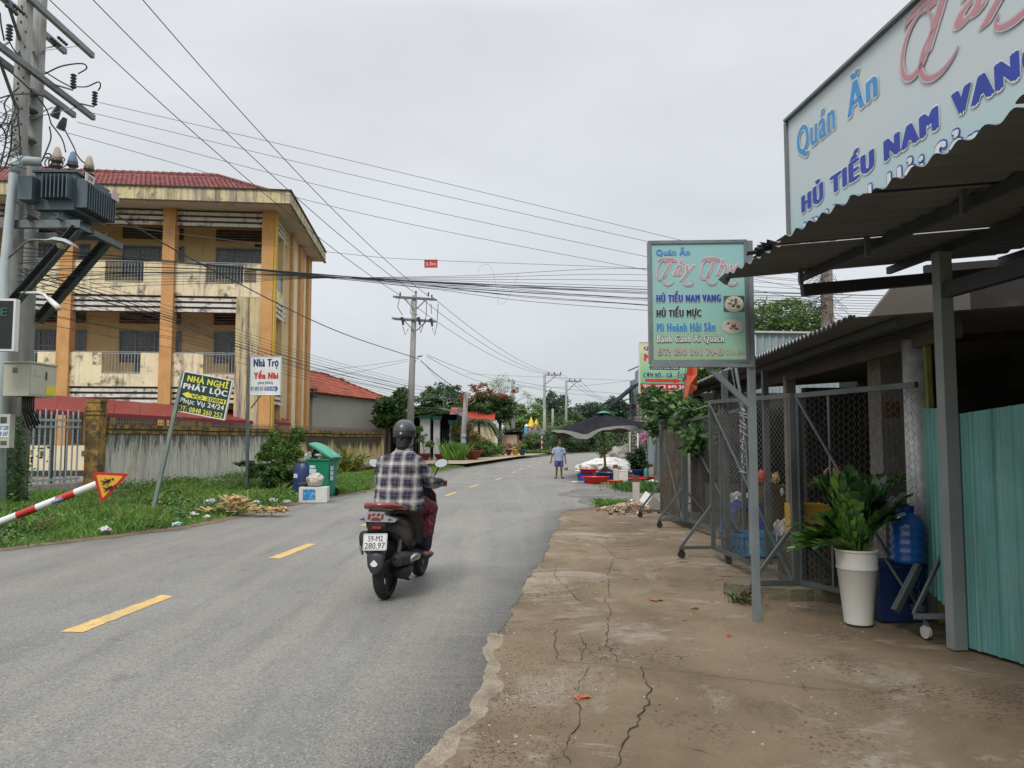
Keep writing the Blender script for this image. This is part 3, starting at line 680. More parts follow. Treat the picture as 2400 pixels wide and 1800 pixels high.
for z in np.arange(6.5, 12, .35):
    for yo, X in ((-.02, -10.85),): hol.box((X+.02, 16.3-.17+.003*(z-6), z), (.025, .03, .05)); hol.box((X+.11, 16.3-.13+.003*(z-6), z+.15), (.02, .03, .04))
hol.build('bolt_hole', black_rub, tA)
for z in (9.3, 8.9, 8.2, 6.9): MB().lathe([(.185, 0), (.19, .02), (.19, .05), (.185, .07)], (-10.9, 16.65, z), 16).build('clamp_band', galv, tA)
def channel(mb, p0, p1, w_=.1, h_=.12, t=.012):
    d, s_, u = frame_axes(Vector(p1)-Vector(p0)); p0, p1 = Vector(p0), Vector(p1)
    mb.beam(p0+s_*w_/2, p1+s_*w_/2, t, h_); mb.beam(p0+u*h_/2, p1+u*h_/2, w_, t); mb.beam(p0-u*h_/2, p1-u*h_/2, w_, t)
for X, z, y0, y1 in ((-10.62, 9.65, 14.6, 18.75), (-11.2, 9.78, 14.6, 18.9), (-10.62, 11.2, 14.6, 18.6), (-11.2, 11.2, 14.6, 18.4)):
    q = MB(); channel(q, (X, y0, z), (X, y1, z), .09, .13); q.build('crossarm', steel_sign if z > 10 else galv, tA)
for z in (9.65, 11.2):
    q = MB(); q.beam((-10.6, 18.0, z-.06), (-10.85, 16.6, z-.95), .07, .012); q.beam((-11.2, 18.0, z-.06), (-10.95, 16.6, z-.95), .07, .012); q.beam((-10.6, 15.0, z-.06), (-10.85, 16.2, z-.95), .07, .012)
    q.build('arm_brace', galv, tA)
for z in (12.4, 13.2):
    q = MB(); channel(q, (-12.2, 16.55, z), (-9.3, 16.55, z), .09, .12); q.build('top_crossarm', galv, tA)
def insulator(par, p, h=.32, r=.06, ax=(0, 0, 1), m=None, n=5):
    prof = [(.02, 0)]
    for k in range(n): z = h*(k+.2)/n; prof += [(r*.55, z), (r, z+h/n*.3), (r, z+h/n*.45), (r*.55, z+h/n*.75)]
    prof += [(.02, h)]
    return MB().lathe(prof, p, 12, ax).build('insulator', m or porcelain, par, smooth=True)
dark_ins = M('insulator_grey', (.05, .055, .065), .4, var=.1)
for px, py, D in ((172, 192, 17.3), (222, 232, 18.3), (22, 78, 15.6)):
    p = AT(px, py, D); insulator(tA, p-EZ*.17, .36, .07, m=dark_ins); MB().beam(p-EZ*.2, (-10.62, p.y-.3, 9.7), .03, .03).build('insulator_bracket', galv, tA)
for px, py in ((133, 262), (147, 290)):
    p = AT(px, py, 17.6); q = MB().tube([p-EZ*.14+Vector((-.05, 0, 0)), p, p+EZ*.14+Vector((.05, 0, 0))], [.1, .085, .05], 8); q.build('cut_out_fuse', dark_ins, tA)
for px, py, D in ((118, 88, 17.6), (135, 86, 18.0), (12, 10, 15.2), (30, 10, 15.5)): 
    p = AT(px, py, D); insulator(tA, p, .4, .045, (0, 1, 0), m=dark_ins, n=4)
# transformer
tr = thing('transformer', 'dark grey oil transformer with cooling fins on the bracket of the big pole', 'transformer', (-9.7, 16.3, 6.1))
tg = M('transformer_grey', (.085, .115, .135), .5, .2, var=.12, grain=.06, blotch=[((.05, .05, .05), .4, 4, .6)])
TX0, TX1, TY0, TY1, TZ0, TZ1 = -10.10, -9.26, 15.75, 17.0, 6.36, 7.16
q = MB(); q.box(((TX0+TX1)/2, (TY0+TY1)/2, (TZ0+TZ1)/2), (TX1-TX0, TY1-TY0, TZ1-TZ0)); q.box(((TX0+TX1)/2, (TY0+TY1)/2, TZ1+.02), (TX1-TX0+.1, TY1-TY0+.1, .04)); q.box(((TX0+TX1)/2-.1, (TY0+TY1)/2, TZ0-.12), (TX1-TX0-.35, TY1-TY0-.2, .24)); q.build('tank', tg, tr)
for k in range(13): MB().box((TX1+.12, TY0+.05+k*(TY1-TY0-.1)/12, (TZ0+TZ1)/2-.03), (.24, .03, .62)).build('cooling_fin', tg, tr)
for k in range(7): MB().box((TX0+.28+k*.085, TY0-.11, (TZ0+TZ1)/2+.05), (.022, .22, .5)).build('cooling_fin', tg, tr)
q = MB(); q.box((TX0-.05, TY0-.06, 6.75), (.3, .4, .5)); q.build('cable_box', tg, tr)
plt = M('plate_white', (.62, .60, .55), .5, var=.08)
q = MB(); q.box((TX1+.255, TY0+.1, TZ1-.1), (.02, .32, .17)); pt = q.build('rating_plate', plt, tr)
lettering('250', (TX1+.268, TY0+.01, TZ1-.14), (0, 1, 0), (0, 0, 1), 0, 0, .18, .09, black_rub, pt, .02)
q = MB(); q.box((TX1+.255, TY1-.1, TZ1-.14), (.02, .3, .2)); q.build('warning_plate', M('plate_pinkish', (.55, .42, .40), .5), tr)
capm = [M('cap_buff', (.42, .34, .26), .7), M('cap_blue', (.13, .20, .28), .7), M('cap_buff2', (.40, .32, .26), .7)]
for k, (xx, yy_) in enumerate(((-9.80, 15.98), (-9.62, 16.25), (-9.40, 16.50))):
    insulator(tr, (xx, yy_, TZ1+.04), .34, .12, n=3); MB().lathe([(.11, 0), (.10, .1), (.05, .28), (.02, .31)], (xx, yy_, TZ1+.34), 10).build('bushing_cap', capm[k], tr, smooth=True)
tb = thing('transformer_platform', 'steel channel bracket with two dark diagonal struts holding the transformer', 'bracket', (-10.2, 16.3, 5.8))
for yy_ in (15.85, 16.85):
    q = MB(); channel(q, (-11.35, yy_, 6.07), (-9.15, yy_, 6.07), .1, .16); q.build('channel', galv, tb)
for xx in (-10.2, -9.55): q = MB(); channel(q, (xx, 15.6, 6.19), (xx, 17.1, 6.19), .08, .08); q.build('skid', galv, tb)
for yy_, e_ in ((15.8, 0), (16.95, .05)):
    q = MB(); channel(q, (-9.2, yy_, 5.97), (-10.8, yy_+.2, 4.2), .16, .18); q.build('diagonal_strut', galv_dk, tb)
q = MB(); channel(q, (-9.0, 16.0, 5.93), (-9.0, 17.2, 5.93)); q.build('cross_channel', galv_dk, tb)
# pvc pipe
cp = thing('conduit_pipe', 'pale grey plastic conduit rising up the pole and elbowing towards the transformer', 'pipe', (-10.5, 15.5, 0))
pv = M('pvc_grey', (.46, .52, .54), .45, var=.08, streak=[((.3, .3, .3), .4, 5, .55)])
MB().tube([AT(2, 1210, 15.7), AT(4, 860, 15.7), AT(10, 640, 15.7), AT(33, 410, 15.7), AT(36, 385, 15.7), AT(46, 377, 15.75), AT(62, 377, 15.8), AT(96, 380, 15.95)], .095, 14).build('pipe', pv, cp, smooth=True)
MB().tube([AT(34, 405, 15.7), AT(36, 387, 15.7), AT(44, 378, 15.74), AT(54, 376, 15.8)], .112, 14).build('elbow', pv, cp, smooth=True)
# street lamp and camera arm on pole
la = thing('street_lamp', 'small street lamp with pale hood on a curved arm below the transformer', 'street lamp', (-10.5, 15.5, 5))
MB().tube([AT(-5, 628, 15.9), AT(30, 595, 15.6), AT(62, 566, 15.3), AT(75, 562, 15.2), AT(118, 563, 15)], .022, 8).build('arm', galv, la, smooth=True)
p = AT(145, 568, 15); q = MB(); q.loft([[p+Vector((x_, .16*sy, z_)) for x_, sy, z_ in ((dx, -1, dz), (dx, -.6, dz+.07*h), (dx, .6, dz+.07*h), (dx, 1, dz))] for dx, dz, h in ((-.26, .0, .5), (-.1, .02, 1), (.12, -.02, 1), (.27, -.09, .4))]); q.build('hood', M('lamp_hood', (.36, .40, .40), .4, .3), la)
MB().lathe([(.0, -.12), (.07, -.1), (.10, -.03), (.10, .0)], p+Vector((0, 0, -.02)), 12).build('lens', M('lamp_lens', (.40, .36, .26), .3), la, smooth=True)
cm = thing('security_camera', 'white tube camera on a white arm clamped to the concrete pole', 'camera', (-10.4, 15.9, 4.7))
MB().tube([AT(46, 686, 16), AT(90, 686, 15.7), AT(104, 690, 15.6), AT(112, 700, 15.5), AT(118, 705, 15.5)], .028, 8).build('arm', white_paint, cm, smooth=True)
MB().tube([AT(116, 702, 15.5), AT(138, 722, 15.2)], [.05, .06], 10).build('camera_body', white_paint, cm, smooth=True)
# meter boxes and shop sign
bx = thing('meter_box', 'large beige steel meter cabinet with a yellow sticker on the concrete pole', 'electrical box', (-10, 15.5, 2.4))
beige = M('beige_enamel', (.48, .47, .38), .5, var=.07, grain=.03, blotch=[((.25, .2, .12), .35, 5, .66)])
q = MB(); q.box((-9.95, 15.65, 2.72), (.52, .9, .66)); q.box((-9.95, 15.65, 3.07), (.58, .96, .03)); q.build('cabinet', beige, bx)
q = MB(); q.box((-9.685, 15.65, 2.72), (.015, .84, .6)); dr = q.build('door', beige, bx)
for k in range(5): MB().box((-9.98+.0, 15.195, 2.95-k*.022), (.1, .01, .01)).build('vent_slot', galv_dk, bx)
MB().box((-9.672, 15.9, 2.53), (.006, .32, .2)).build('sticker', M('yellow_sticker', (.72, .62, .03), .5, var=.1), dr)
MB().box((-9.672, 15.45, 2.88), (.006, .2, .14)).build('label_plate', beige, dr)
MB().box((-9.665, 15.72, 2.83), (.02, .03, .16)).build('latch', galv_dk, dr)
for k in range(6): 
    xx = -10.0+.045*k; MB().tube([(xx, 15.5, 2.4), (xx-.02, 15.55, 2.1), (xx-.1, 15.9, 1.75+.05*(k % 3)), (xx-.35, 16.1, 1.95)], .018, 6).build('cable', wire_m, bx, smooth=True)
mb2 = thing('meter_box', 'small beige meter housing with stuck blue phone number labels near the frame edge', 'electrical box', AT(10, 1010, 15.4))
o_ = AT(10, 1010, 15.4); q = MB(); q.box(o_, (.32, .16, .68)); q.build('housing', beige, mb2)
MB().box(o_+Vector((.03, -.085, .22)), (.12, .01, .12)).build('meter_window', glass, mb2); MB().box(o_+Vector((.05, -.085, -.24)), (.12, .01, .08)).build('meter_display', galv_dk, mb2)
MB().box(o_+Vector((0, -.084, .0)), (.3, .006, .26)).build('paper_label', white_paint, mb2)
blt = M('blue_print', (.02, .16, .5), .6); lettering('2 337 228', o_+Vector((-.14, -.09, .02)), (1, 0, 0), (0, 0, 1), 0, 0, .28, .09, blt, mb2, .02, .25); lettering('370 347', o_+Vector((-.1, -.09, -.1)), (1, 0, 0), (0, 0, 1), 0, 0, .24, .09, blt, mb2, .02, .25)
ls = thing('shop_sign', 'black lightbox sign with white lettering cut off by the frame edge beside the pole', 'sign', AT(0, 760, 14.6))
c_ = AT(-5, 762, 14.6); ex = Vector((1, .1, 0)).normalized(); q = MB(); q.box(c_, (.7, .16, 1.02), (ex, Vector((-.1, 1, 0)).normalized(), EZ)); q.build('case', white_paint, ls)
q = MB(); q.box(c_-Vector((-.008, .083, 0)), (.62, .012, .93), (ex, Vector((-.1, 1, 0)).normalized(), EZ)); q.build('face', M('sign_black', (.015, .018, .02), .3), ls)
lettering('E', c_+Vector((.1, -.092, .16)), ex, EZ, 0, 0, .13, .17, M('sign_green', (.03, .11, .05), .5), ls, .03); lettering('nh', c_+Vector((-.08, -.092, -.24)), ex, EZ, 0, 0, .3, .26, white_paint, ls, .02, .4)
# vine at the pole foot
rgn = np.random.default_rng(11)
pts = np.stack([rgn.normal(-10.9, .28, 2600), rgn.normal(16.2, .3, 2600), rgn.random(2600)**1.3*1.9+.1], axis=1)
Vv, Ff = leaf_cloud(pts, .09, rgn); o = npmesh('climbing_vine', Vv, Ff, [leaf_dark, leaf_mid], mi=rgn.integers(0, 2, len(Ff))); tag(o, 'green climbing vine wrapping the foot of the concrete pole', 'vine')
# ================================================================ signs on the verge
def panel(name, label, TL, TR, BL, th, frame_m, face_m, fw=.03, cat='sign', back=None):
    TL, TR, BL = Vector(TL), Vector(TR), Vector(BL); ex = (TR-TL).normalized(); w_ = (TR-TL).length; ey = (TL-BL); ey = (ey-ex*ey.dot(ex)).normalized(); h_ = abs((TL-BL).dot(ey)); n = ex.cross(ey)
    t = thing(name, label, cat, BL); o = TL-ey*h_
    q = MB(); c = o+ex*w_/2+ey*h_/2-n*th/2
    for a, b, c_, d in ((0, w_, 0, fw), (0, w_, h_-fw, h_), (0, fw, fw, h_-fw), (w_-fw, w_, fw, h_-fw)): q.box(o+ex*(a+b)/2+ey*(c_+d)/2-n*th/2, (b-a, d-c_, th), (ex, ey, n))
    q.build('frame', frame_m, t)
    MB().box(c-n*.004, (w_-2*fw, h_-2*fw, th*.8), (ex, ey, n)).build('face', face_m, t)
    return t, o-n*(.004+th*.1), ex, ey, n, w_, h_
def txt(P, s, x0, x1, y0, y1, m, **k):
    t, o, ex, ey, n, w_, h_ = P; return lettering(s, o, ex, ey, x0*w_, y0*h_, (x1-x0)*w_, (y1-y0)*h_, m, t, **k)
def shape(P, pts, m, lift=.004, name='printed_shape'):
    t, o, ex, ey, n, w_, h_ = P; q = MB(); q.add([o+ex*x*w_+ey*y*h_+n*lift for x, y in pts], [tuple(range(len(pts)))]); return q.build(name, m, t)
pr_yellow = M('print_yellow', (.75, .68, .08), .6); pr_white = M('print_white', (.74, .74, .70), .6); pr_navy = M('print_navy', (.02, .03, .16), .6); pr_red = M('print_red', (.60, .03, .035), .6)
pr_teal = M('print_teal', (.02, .12, .16), .6); pr_blue = M('print_blue', (.02, .12, .42), .6); pr_black = M('print_black', (.01, .01, .012), .6); pr_green = M('print_dark_green', (.008, .048, .035), .5, var=.1)
D1 = 15.8
P = panel('lodging_sign', 'tilted dark green lodging board with yellow arrow on a leaning post', AT(431, 869, D1), AT(546, 891, D1), AT(410, 963, D1), .07, white_paint, pr_green, .022)
txt(P, 'NHÀ NGHỈ', .10, .93, .76, .97, pr_yellow, off=.045, name='heading'); txt(P, 'PHÁT LỘC', .05, .95, .53, .77, pr_white, off=.06, name='heading')
shape(P, [(.06, .445), (.20, .53), (.18, .49), (.95, .49), (.95, .38), (.18, .38), (.20, .35)], pr_yellow, name='arrow')
txt(P, 'VÔ 200M', .24, .92, .395, .50, pr_green, off=.03, lift=.007); txt(P, 'Phục Vụ 24/24', .05, .94, .195, .355, pr_white, off=.02); txt(P, 'ĐT: 0848 260 252', .04, .94, .04, .17, pr_yellow, off=.02)
t = P[0]; pb = AT(358, 1192, 15.3); pb.z = .05; ptop = AT(428, 885, D1+.08); ptop += (ptop-pb)*.0
q = MB(); q.beam(pb, ptop, .07, .07); q.build('post', M('post_green_grey', (.14, .18, .15), .7, var=.2), t)
MB().beam(AT(404, 998, D1+.05), AT(432, 975, D1+.04), .03, .03).build('brace', galv, t)
q = MB(); q.beam(AT(410, 965, D1+.06), AT(402, 958, D1+.06), .05, .05); q.beam(AT(431, 869, D1+.06), AT(424, 895, D1+.06), .05, .05); q.build('bracket', galv, t)
D2 = 21.5
P = panel('lodging_sign', 'small white sign board with navy and red lettering and blue arrow on a straight post', AT(587, 834, D2), AT(658, 834, D2), AT(585, 926, D2), .12, white_paint, M('sign_white', (.78, .78, .76), .5), .012)
txt(P, 'Nhà Trọ', .10, .93, .66, .93, pr_navy, off=.07, name='heading'); txt(P, 'Yến Nhi', .12, .93, .40, .64, pr_red, off=.09, name='heading')
txt(P, '(AN PHÚ)', .26, .76, .265, .355, pr_teal, off=.04); txt(P, 'ĐT: 0937 653 165', .03, .56, .11, .22, pr_blue, off=.05)
shape(P, [(.57, .115), (.85, .115), (.85, .075), (.94, .165), (.85, .255), (.85, .215), (.57, .215)], pr_blue, name='arrow'); txt(P, 'Vô 50m', .59, .84, .135, .195, pr_white, off=.04, lift=.007)
t = P[0]; pb = G(578, 1141, .16); MB().beam(Vector((pb.x*.0+AT(586, 840, D2+.05).x, D2+.05, .1)), AT(586, 832, D2+.05)+Vector((-.04, 0, .02)), .075, .075).build('post', galv, t)
MB().beam(AT(588, 957, D2+.05), AT(611, 927, D2+.05), .03, .03).build('brace', galv_dk, t)

# ================================================================ fallen warning sign on red and white post
ws = thing('warning_sign', 'tilted yellow triangular pedestrian warning sign with red rim on a red and white striped post', 'road sign', AT(-70, 1257, 12))
A_, B_ = AT(-95, 1259, 12.0), AT(236, 1140, 12.0); stops = [0, .10, .23, .40, .565, .73, .86, 1.0]
rw = MB()
px_b = [(-95, 1259, 0), (-20, 1234, 1), (0, 1225, 0), (41, 1209, 1), (87, 1189, 0), (134, 1169, 1), (177, 1151, 0), (232, 1131, 0)]
for (a, b, c), (a2, b2, c2) in zip(px_b, px_b[1:]): q0, q1 = [AT(-95, 1261, 12).lerp(AT(232, 1133, 12), (v+95)/327) for v in (a, a2)]; rw.tube([q0, q1], .058, 16, mi=c)
rw.build('striped_post', [white_paint, red_paint], ws, auto=40)
MB().tube([AT(122, 1178, 11.93), AT(146, 1168, 11.93)], .03, 8).build('sticker', M('sticker_blue', (.2, .3, .5), .6, var=.4, vs_=20), ws)
def tri_panel(pts, D, ins, z, m, name):
    V3 = [AT(a, b, D) for a, b in pts]; c = sum(V3, Vector())/3; V = [c+(v-c)*ins+Vector((0, -z, 0)) for v in V3]; out_ = []
    for i in range(3):
        a, b, d = V[i], V[(i-1) % 3], V[(i+1) % 3]; r = .035*ins
        out_ += [a+(b-a).normalized()*r, a+((b-a).normalized()+(d-a).normalized())*r*.3, a+(d-a).normalized()*r]
    q = MB(); n = len(out_); q.add(out_+[v+Vector((0, .014, 0)) for v in out_], [tuple(range(n)), tuple(reversed(range(n, 2*n)))]+[(i+n, (i+1) % n+n, (i+1) % n, i) for i in range(n)]); return q.build(name, m, ws)
T3 = [(217, 1106), (302, 1110), (237, 1181)]
tri_panel(T3, 11.88, 1.0, 0, M('sign_red', (.45, .025, .02), .45, var=.1), 'rim'); tri_panel(T3, 11.88, .74, .006, M('sign_amber', (.72, .38, .03), .45, var=.08), 'face')
fg = MB()
def limb(a, b, w0, w1):
    p0, p1 = AT(*a, 11.86), AT(*b, 11.86); fg.tube([p0, p1], [w0, w1], 6)
for dx, dy in ((0, 0), (5, 16)):
    f_ = lambda x, y: (x+dx, y+dy)
    limb(f_(262, 1122), f_(265, 1123), .016, .014); limb(f_(258, 1124), f_(247, 1129), .016, .013); limb(f_(248, 1129), f_(236, 1127), .012, .007); limb(f_(248, 1129), f_(239, 1136), .011, .006); limb(f_(256, 1125), f_(252, 1134), .007, .005); limb(f_(253, 1127), f_(244, 1121), .007, .005)
fg.build('pedestrian_symbol', pr_black, ws)

# ================================================================ bins and rubbish by the road
rgn = np.random.default_rng(5)
def blob(c, rad, seed, amp=.25, n=2, freq=2.2, mb=None):
    bm = bmesh.new(); bmesh.ops.create_icosphere(bm, subdivisions=n+1, radius=1); from mathutils import noise as mn
    V = []
    for v in bm.verts:
        p = v.co.normalized(); k = 1+amp*mn.noise(p*freq+Vector((seed*3.1, seed, 0)))*2+amp*.5*mn.noise(p*freq*2.7+Vector((seed, 0, seed)))*2
        V.append(Vector(c)+Vector((p.x*rad[0]*k, p.y*rad[1]*k, p.z*rad[2]*k)))
    Fc = [tuple(v.index for v in f.verts) for f in bm.faces]; bm.free(); mb = mb or MB(); mb.add(V, Fc); return mb
bin_g = M('bin_green', (.012, .20, .115), .4, var=.1, vs_=3, streak=[((.15, .25, .2), .25, 6, .6)])
lid_g = M('bin_lid_green', (.05, .30, .20), .4, var=.1)
bi = thing('wheelie_bin', 'overfull green two wheeled refuse bin with its lid pushed up', 'bin', G(757, 1166))
bc = G(755, 1164); bc.z = .02; th = radians(-16); bx_, by_ = Vector((cos(th), sin(th), 0)), Vector((-sin(th), cos(th), 0))
def Bq(x_, y_, z_): return bc+bx_*x_+by_*y_+EZ*z_
def ring(hx0, hx1, hy, z, r=.05):
    o_ = []
    for cx, cy, a0 in ((hx1-r, hy-r, 0), (hx0+r, hy-r, 90), (hx0+r, -hy+r, 180), (hx1-r, -hy+r, 270)):
        for k in range(4): a = radians(a0+k*30); o_.append(Bq(cx+r*cos(a), cy+r*sin(a), z))
    return o_
q = MB(); q.loft([ring(-.22, .28, .21, .04), ring(-.24, .29, .22, .3), ring(-.32, .33, .27, .93), ring(-.36, .36, .30, .94), ring(-.36, .36, .30, .99), ring(-.31, .32, .26, .99), ring(-.28, .29, .24, .8)], cap=True); q.build('body', bin_g, bi, auto=35)
q = MB(); hp = (.36, 1.0); an = radians(150); lx, lz = cos(an), sin(an)
def Lq(s_, y_, h_): return Bq(hp[0]+lx*s_-lz*h_*(-1)*0+lx*0, y_, hp[1]+lz*s_)+(bx_*lz*1+EZ*(-lx))*h_
q.loft([[Lq(s_, -hy, 0), Lq(s_, -hy, .03+hh), Lq(s_, -hy*.5, .05+hh*1.5), Lq(s_, 0, .06+hh*1.6), Lq(s_, hy*.5, .05+hh*1.5), Lq(s_, hy, .03+hh), Lq(s_, hy, 0)] for s_, hy, hh in ((-.04, .24, 0), (.05, .30, .01), (.3, .31, .03), (.6, .31, .02), (.72, .28, 0))]); q.build('lid', lid_g, bi, auto=40)
q = MB(); q.tube([Bq(.40, -.25, 1.0), Bq(.44, -.25, 1.02), Bq(.44, .25, 1.02), Bq(.40, .25, 1.0)], .018, 8)
for y_ in (-.15, 0, .15): q.box(Bq(.38, y_, 1.0), (.1, .03, .06), (bx_, by_, EZ))
q.build('handle', lid_g, bi)
for y_ in (-.25, .25):
    q = MB(); q.lathe([(.03, -.03), (.10, -.03), (.115, -.015), (.115, .015), (.10, .03), (.03, .03)], Bq(.26, y_, .10), 18, by_); q.build('wheel', black_rub, bi, auto=40)
def label_patch(o, ex, ey, w_, h_, par, seed):
    n = Vector(ex).cross(Vector(ey)); q = MB(); q.quad(o, o+ex*w_, o+ex*w_+ey*h_, o+ey*h_); q.build('paper_label', M('label_paper', (.55, .62, .68), .6, var=.15, vs_=30, blotch=[((.04, .18, .5), .9, 22, .55)]), par)
fy = -.252
for (x_, z_, w_, h_) in ((-.22, .74, .16, .07), (-.23, .6, .2, .12)): label_patch(Bq(x_, -.262+.0*z_, z_)-by_*.012, bx_, EZ, w_, h_, bi, 1)
for z_ in (.42, .55, .68): label_patch(Bq(.334-.0, -.2, z_)+bx_*.006, by_, EZ, .16, .11, bi, 1)
plast_w = M('plastic_bag_pale', (.58, .58, .56), .3, var=.3, vs_=7, blotch=[((.5, .12, .14), .7, 5, .62), ((.75, .75, .75), .6, 9, .55)], transl=.2)
plast_b = M('plastic_bag_black', (.03, .03, .035), .3, var=.3, vs_=8, blotch=[((.3, .3, .3), .5, 12, .65)])
clear_b = M('plastic_bag_clear', (.40, .41, .39), .15, var=.25, vs_=12, transl=.3, blotch=[((.4, .33, .12), .5, 6, .6)])
for c, r_, s_, m, lb in ((Bq(.08, .0, 1.05), (.25, .22, .13), 3, plast_w, 'pale pink rubbish bag heaped inside the green bin under the lid'), (Bq(-.22, .02, 1.12), (.15, .17, .12), 9, plast_b, 'black rubbish bag poking out of the green bin beside the pale one'), (Bq(-.33, -.18, .98), (.11, .10, .17), 5, clear_b, 'clear plastic bag hanging over the rim of the green bin')):
    tag(blob(c, r_, s_, .16, 3, 2.0).build('rubbish_bag', m, None, auto=50), lb, 'bag')
dr = thing('plastic_drum', 'tall dark blue plastic drum with a small paper label standing by the green bin', 'barrel', G(705, 1162))
dc = G(704, 1166); dc.y += .35; drum_m = M('drum_blue', (.018, .035, .12), .4, var=.15)
MB().lathe([(.0, 0), (.24, 0), (.27, .04), (.28, .2), (.285, .5), (.27, .72), (.22, .86), (.205, .88), (.205, .92), (.18, .92), (.18, .89), (0, .89)], dc, 26).build('shell', drum_m, dr, auto=35)
a_ = radians(-112); ex = Vector((-sin(a_), cos(a_), 0)); o_ = dc+Vector((cos(a_), sin(a_), 0))*.291+EZ*.5-ex*.12
label_patch(o_-EZ*0, ex, EZ, .12, .11, dr, 2)
sb = thing('styrofoam_box', 'white styrofoam box with a blue printed label at the road edge', 'box', G(733, 1177))
styro = M('styrofoam', (.62, .62, .58), .7, var=.06, vs_=6, grain=.06, blotch=[((.35, .33, .28), .4, 5, .6)])
c = G(733, 1179); ex = Vector((.995, .08, 0)); ey = Vector((-.08, .995, 0))
q = MB(); q.box(c+ey*.2+EZ*.19, (.66, .4, .36), (ex, ey, EZ)); q.build('box_body', styro, sb)
MB().box(c+EZ*.2-ex*.09+ey*(-.004), (.29, .006, .25), (ex, ey, EZ)).build('printed_label', M('label_blue', (.05, .25, .5), .5, var=.5, vs_=14, blotch=[((.6, .68, .7), .8, 9, .55)]), sb)
tag(blob(c+ey*.25+EZ*.53, (.2, .18, .17), 12, .10, 3, 1.8).build('rubbish_bag', M('waste_bag', (.42, .38, .32), .35, var=.4, vs_=9, blotch=[((.06, .05, .05), .8, 6, .54), ((.62, .60, .55), .6, 10, .55)]), None, auto=55), 'knotted translucent food waste bag lying on the styrofoam box', 'bag')
tag(blob(c+ey*.35-ex*.22+EZ*.42, (.17, .12, .06), 15, .25, 3, 2).build('rubbish_bag', plast_b, None, auto=55), 'flattened black bag on the styrofoam box beside the blue drum', 'bag')
# cane scraps and litter
sc_ = G(548, 1200, .1); q = MB(); r = random.Random(8)
for k in range(150):
    a = r.gauss(0, .25); c = sc_+Vector((a, r.gauss(.15, .10), max(.02, .30*math.exp(-a*a*7)*r.random()+.02)));
    if k > 95: c = sc_+Vector((r.uniform(.3, 1.0), r.gauss(.1, .08), r.uniform(0, .07)))
    d = Vector((r.gauss(0, 1), r.gauss(0, .8), r.gauss(0, .3))).normalized()*r.uniform(.05, .15); q.beam(c-d, c+d, r.uniform(.025, .05), r.uniform(.012, .022))
o = q.build('cane_scraps', M('cane_scraps', (.45, .31, .14), .8, var=.3, vs_=4, isl=.35, blotch=[((.25, .13, .06), .5, 8, .6)])); tag(o, 'heap of pale brown sugar cane scraps dumped on the grass beside the road', 'rubbish heap'); o['kind'] = 'stuff'
for i, (px, py, m, s_, lb) in enumerate(((492, 1180, clear_b, .13, 'clear plastic bag behind the cane scraps'), (568, 1172, plast_w, .11, 'crumpled white plastic bag on top of the cane scraps'), (600, 1180, plast_w, .09, 'small white plastic rag between the cane scraps and the bins'), (640, 1176, plast_w, .10, 'white plastic scrap lying in the grass before the styrofoam box'), (672, 1178, plast_w, .08, 'flat pale plastic piece on the road edge near the styrofoam box'), (414, 1231, M('bag_cyan', (.35, .55, .6), .4), .07, 'pale cyan plastic bottle scrap at the road edge below the leaning sign'), (245, 1245, plast_w, .09, 'lone white scrap at the road edge beneath the fallen warning sign'), (455, 1207, plast_w, .08, 'small white bag in grass just before the cane scraps'), (485, 1213, plast_w, .06, 'tiny white scrap at the road edge before the cane scraps'), (612, 1189, plast_w, .05, 'thin white strip at the tail of the cane scraps'))):
    c = G(px, py, .08); tag(blob(c+EZ*s_*.3, (s_, s_*.8, s_*.5), 20+i, .28, 2, 1.8).build('litter_scrap', m, None, auto=50), lb, 'litter')
lv = M('dry_leaf', (.32, .16, .06), .8, var=.3, vs_=9)
for i, (px, py, s_, lb) in enumerate(((1362, 1637, .045, 'reddish brick chip lying on the cracked forecourt'), (1538, 1408, .06, 'curled brown leaf on the forecourt between road and sign post'), (1628, 1427, .04, 'small dry leaf on the forecourt near the sign post foot'), (1708, 1492, .02, 'tiny orange pebble in front of the sign post foot'))):
    c = G(px, py, -.01); mt = M('brick_chip', (.42, .12, .06), .85, var=.2, vs_=20) if i in (0, 3) else lv
    tag(blob(c+EZ*.008, (s_, s_*.5, .012), 40+i, .4, 2, 2).build('ground_scrap', mt, None), lb, 'debris')

# ================================================================ grass and weeds on the verge (cannot be counted)
def blades(pts, h, wd, rg_, lean=.5):
    n = len(pts); a = rg_.random(n)*2*pi; s_ = np.stack([np.cos(a), np.sin(a), np.zeros(n)], 1); ld = np.stack([-np.sin(a), np.cos(a), np.zeros(n)], 1)*(rg_.normal(size=n)*lean)[:, None]
    hh = (h*(.5+rg_.random(n)))[:, None]; up = np.array([0, 0, 1.0])
    V = np.stack([pts-s_*wd, pts+s_*wd, pts+s_*wd*.7+(up*.6+ld*.35)*hh, pts+(up+ld)*hh-s_*wd*.1], 1).reshape(-1, 3); i = np.arange(n)*4
    return V, np.stack([i, i+1, i+2, i+3], 1)
def verge_pts(n, y0, y1, dmin=.12, dmax=7, rg_=rgn):
    y = y0+(y1-y0)*rg_.random(n)**1.25; xl = np.array([edgeX(LE, v) for v in y]); d = dmin+rg_.random(n)**1.1*dmax; x = xl-d
    wx = np.array([wallX(v)+.15 for v in y]); k = x > wx; x, y = x[k], y[k]; z = np.array([vergeZ(a, b) for a, b in zip(x, y)]); return np.stack([x, y, z], 1)
patch = lambda p, f, s: np.sin(p[:, 0]*f+s)*np.cos(p[:, 1]*f*.8+s*2)+.5*np.sin(p[:, 0]*f*2.3-p[:, 1]*f*1.9)
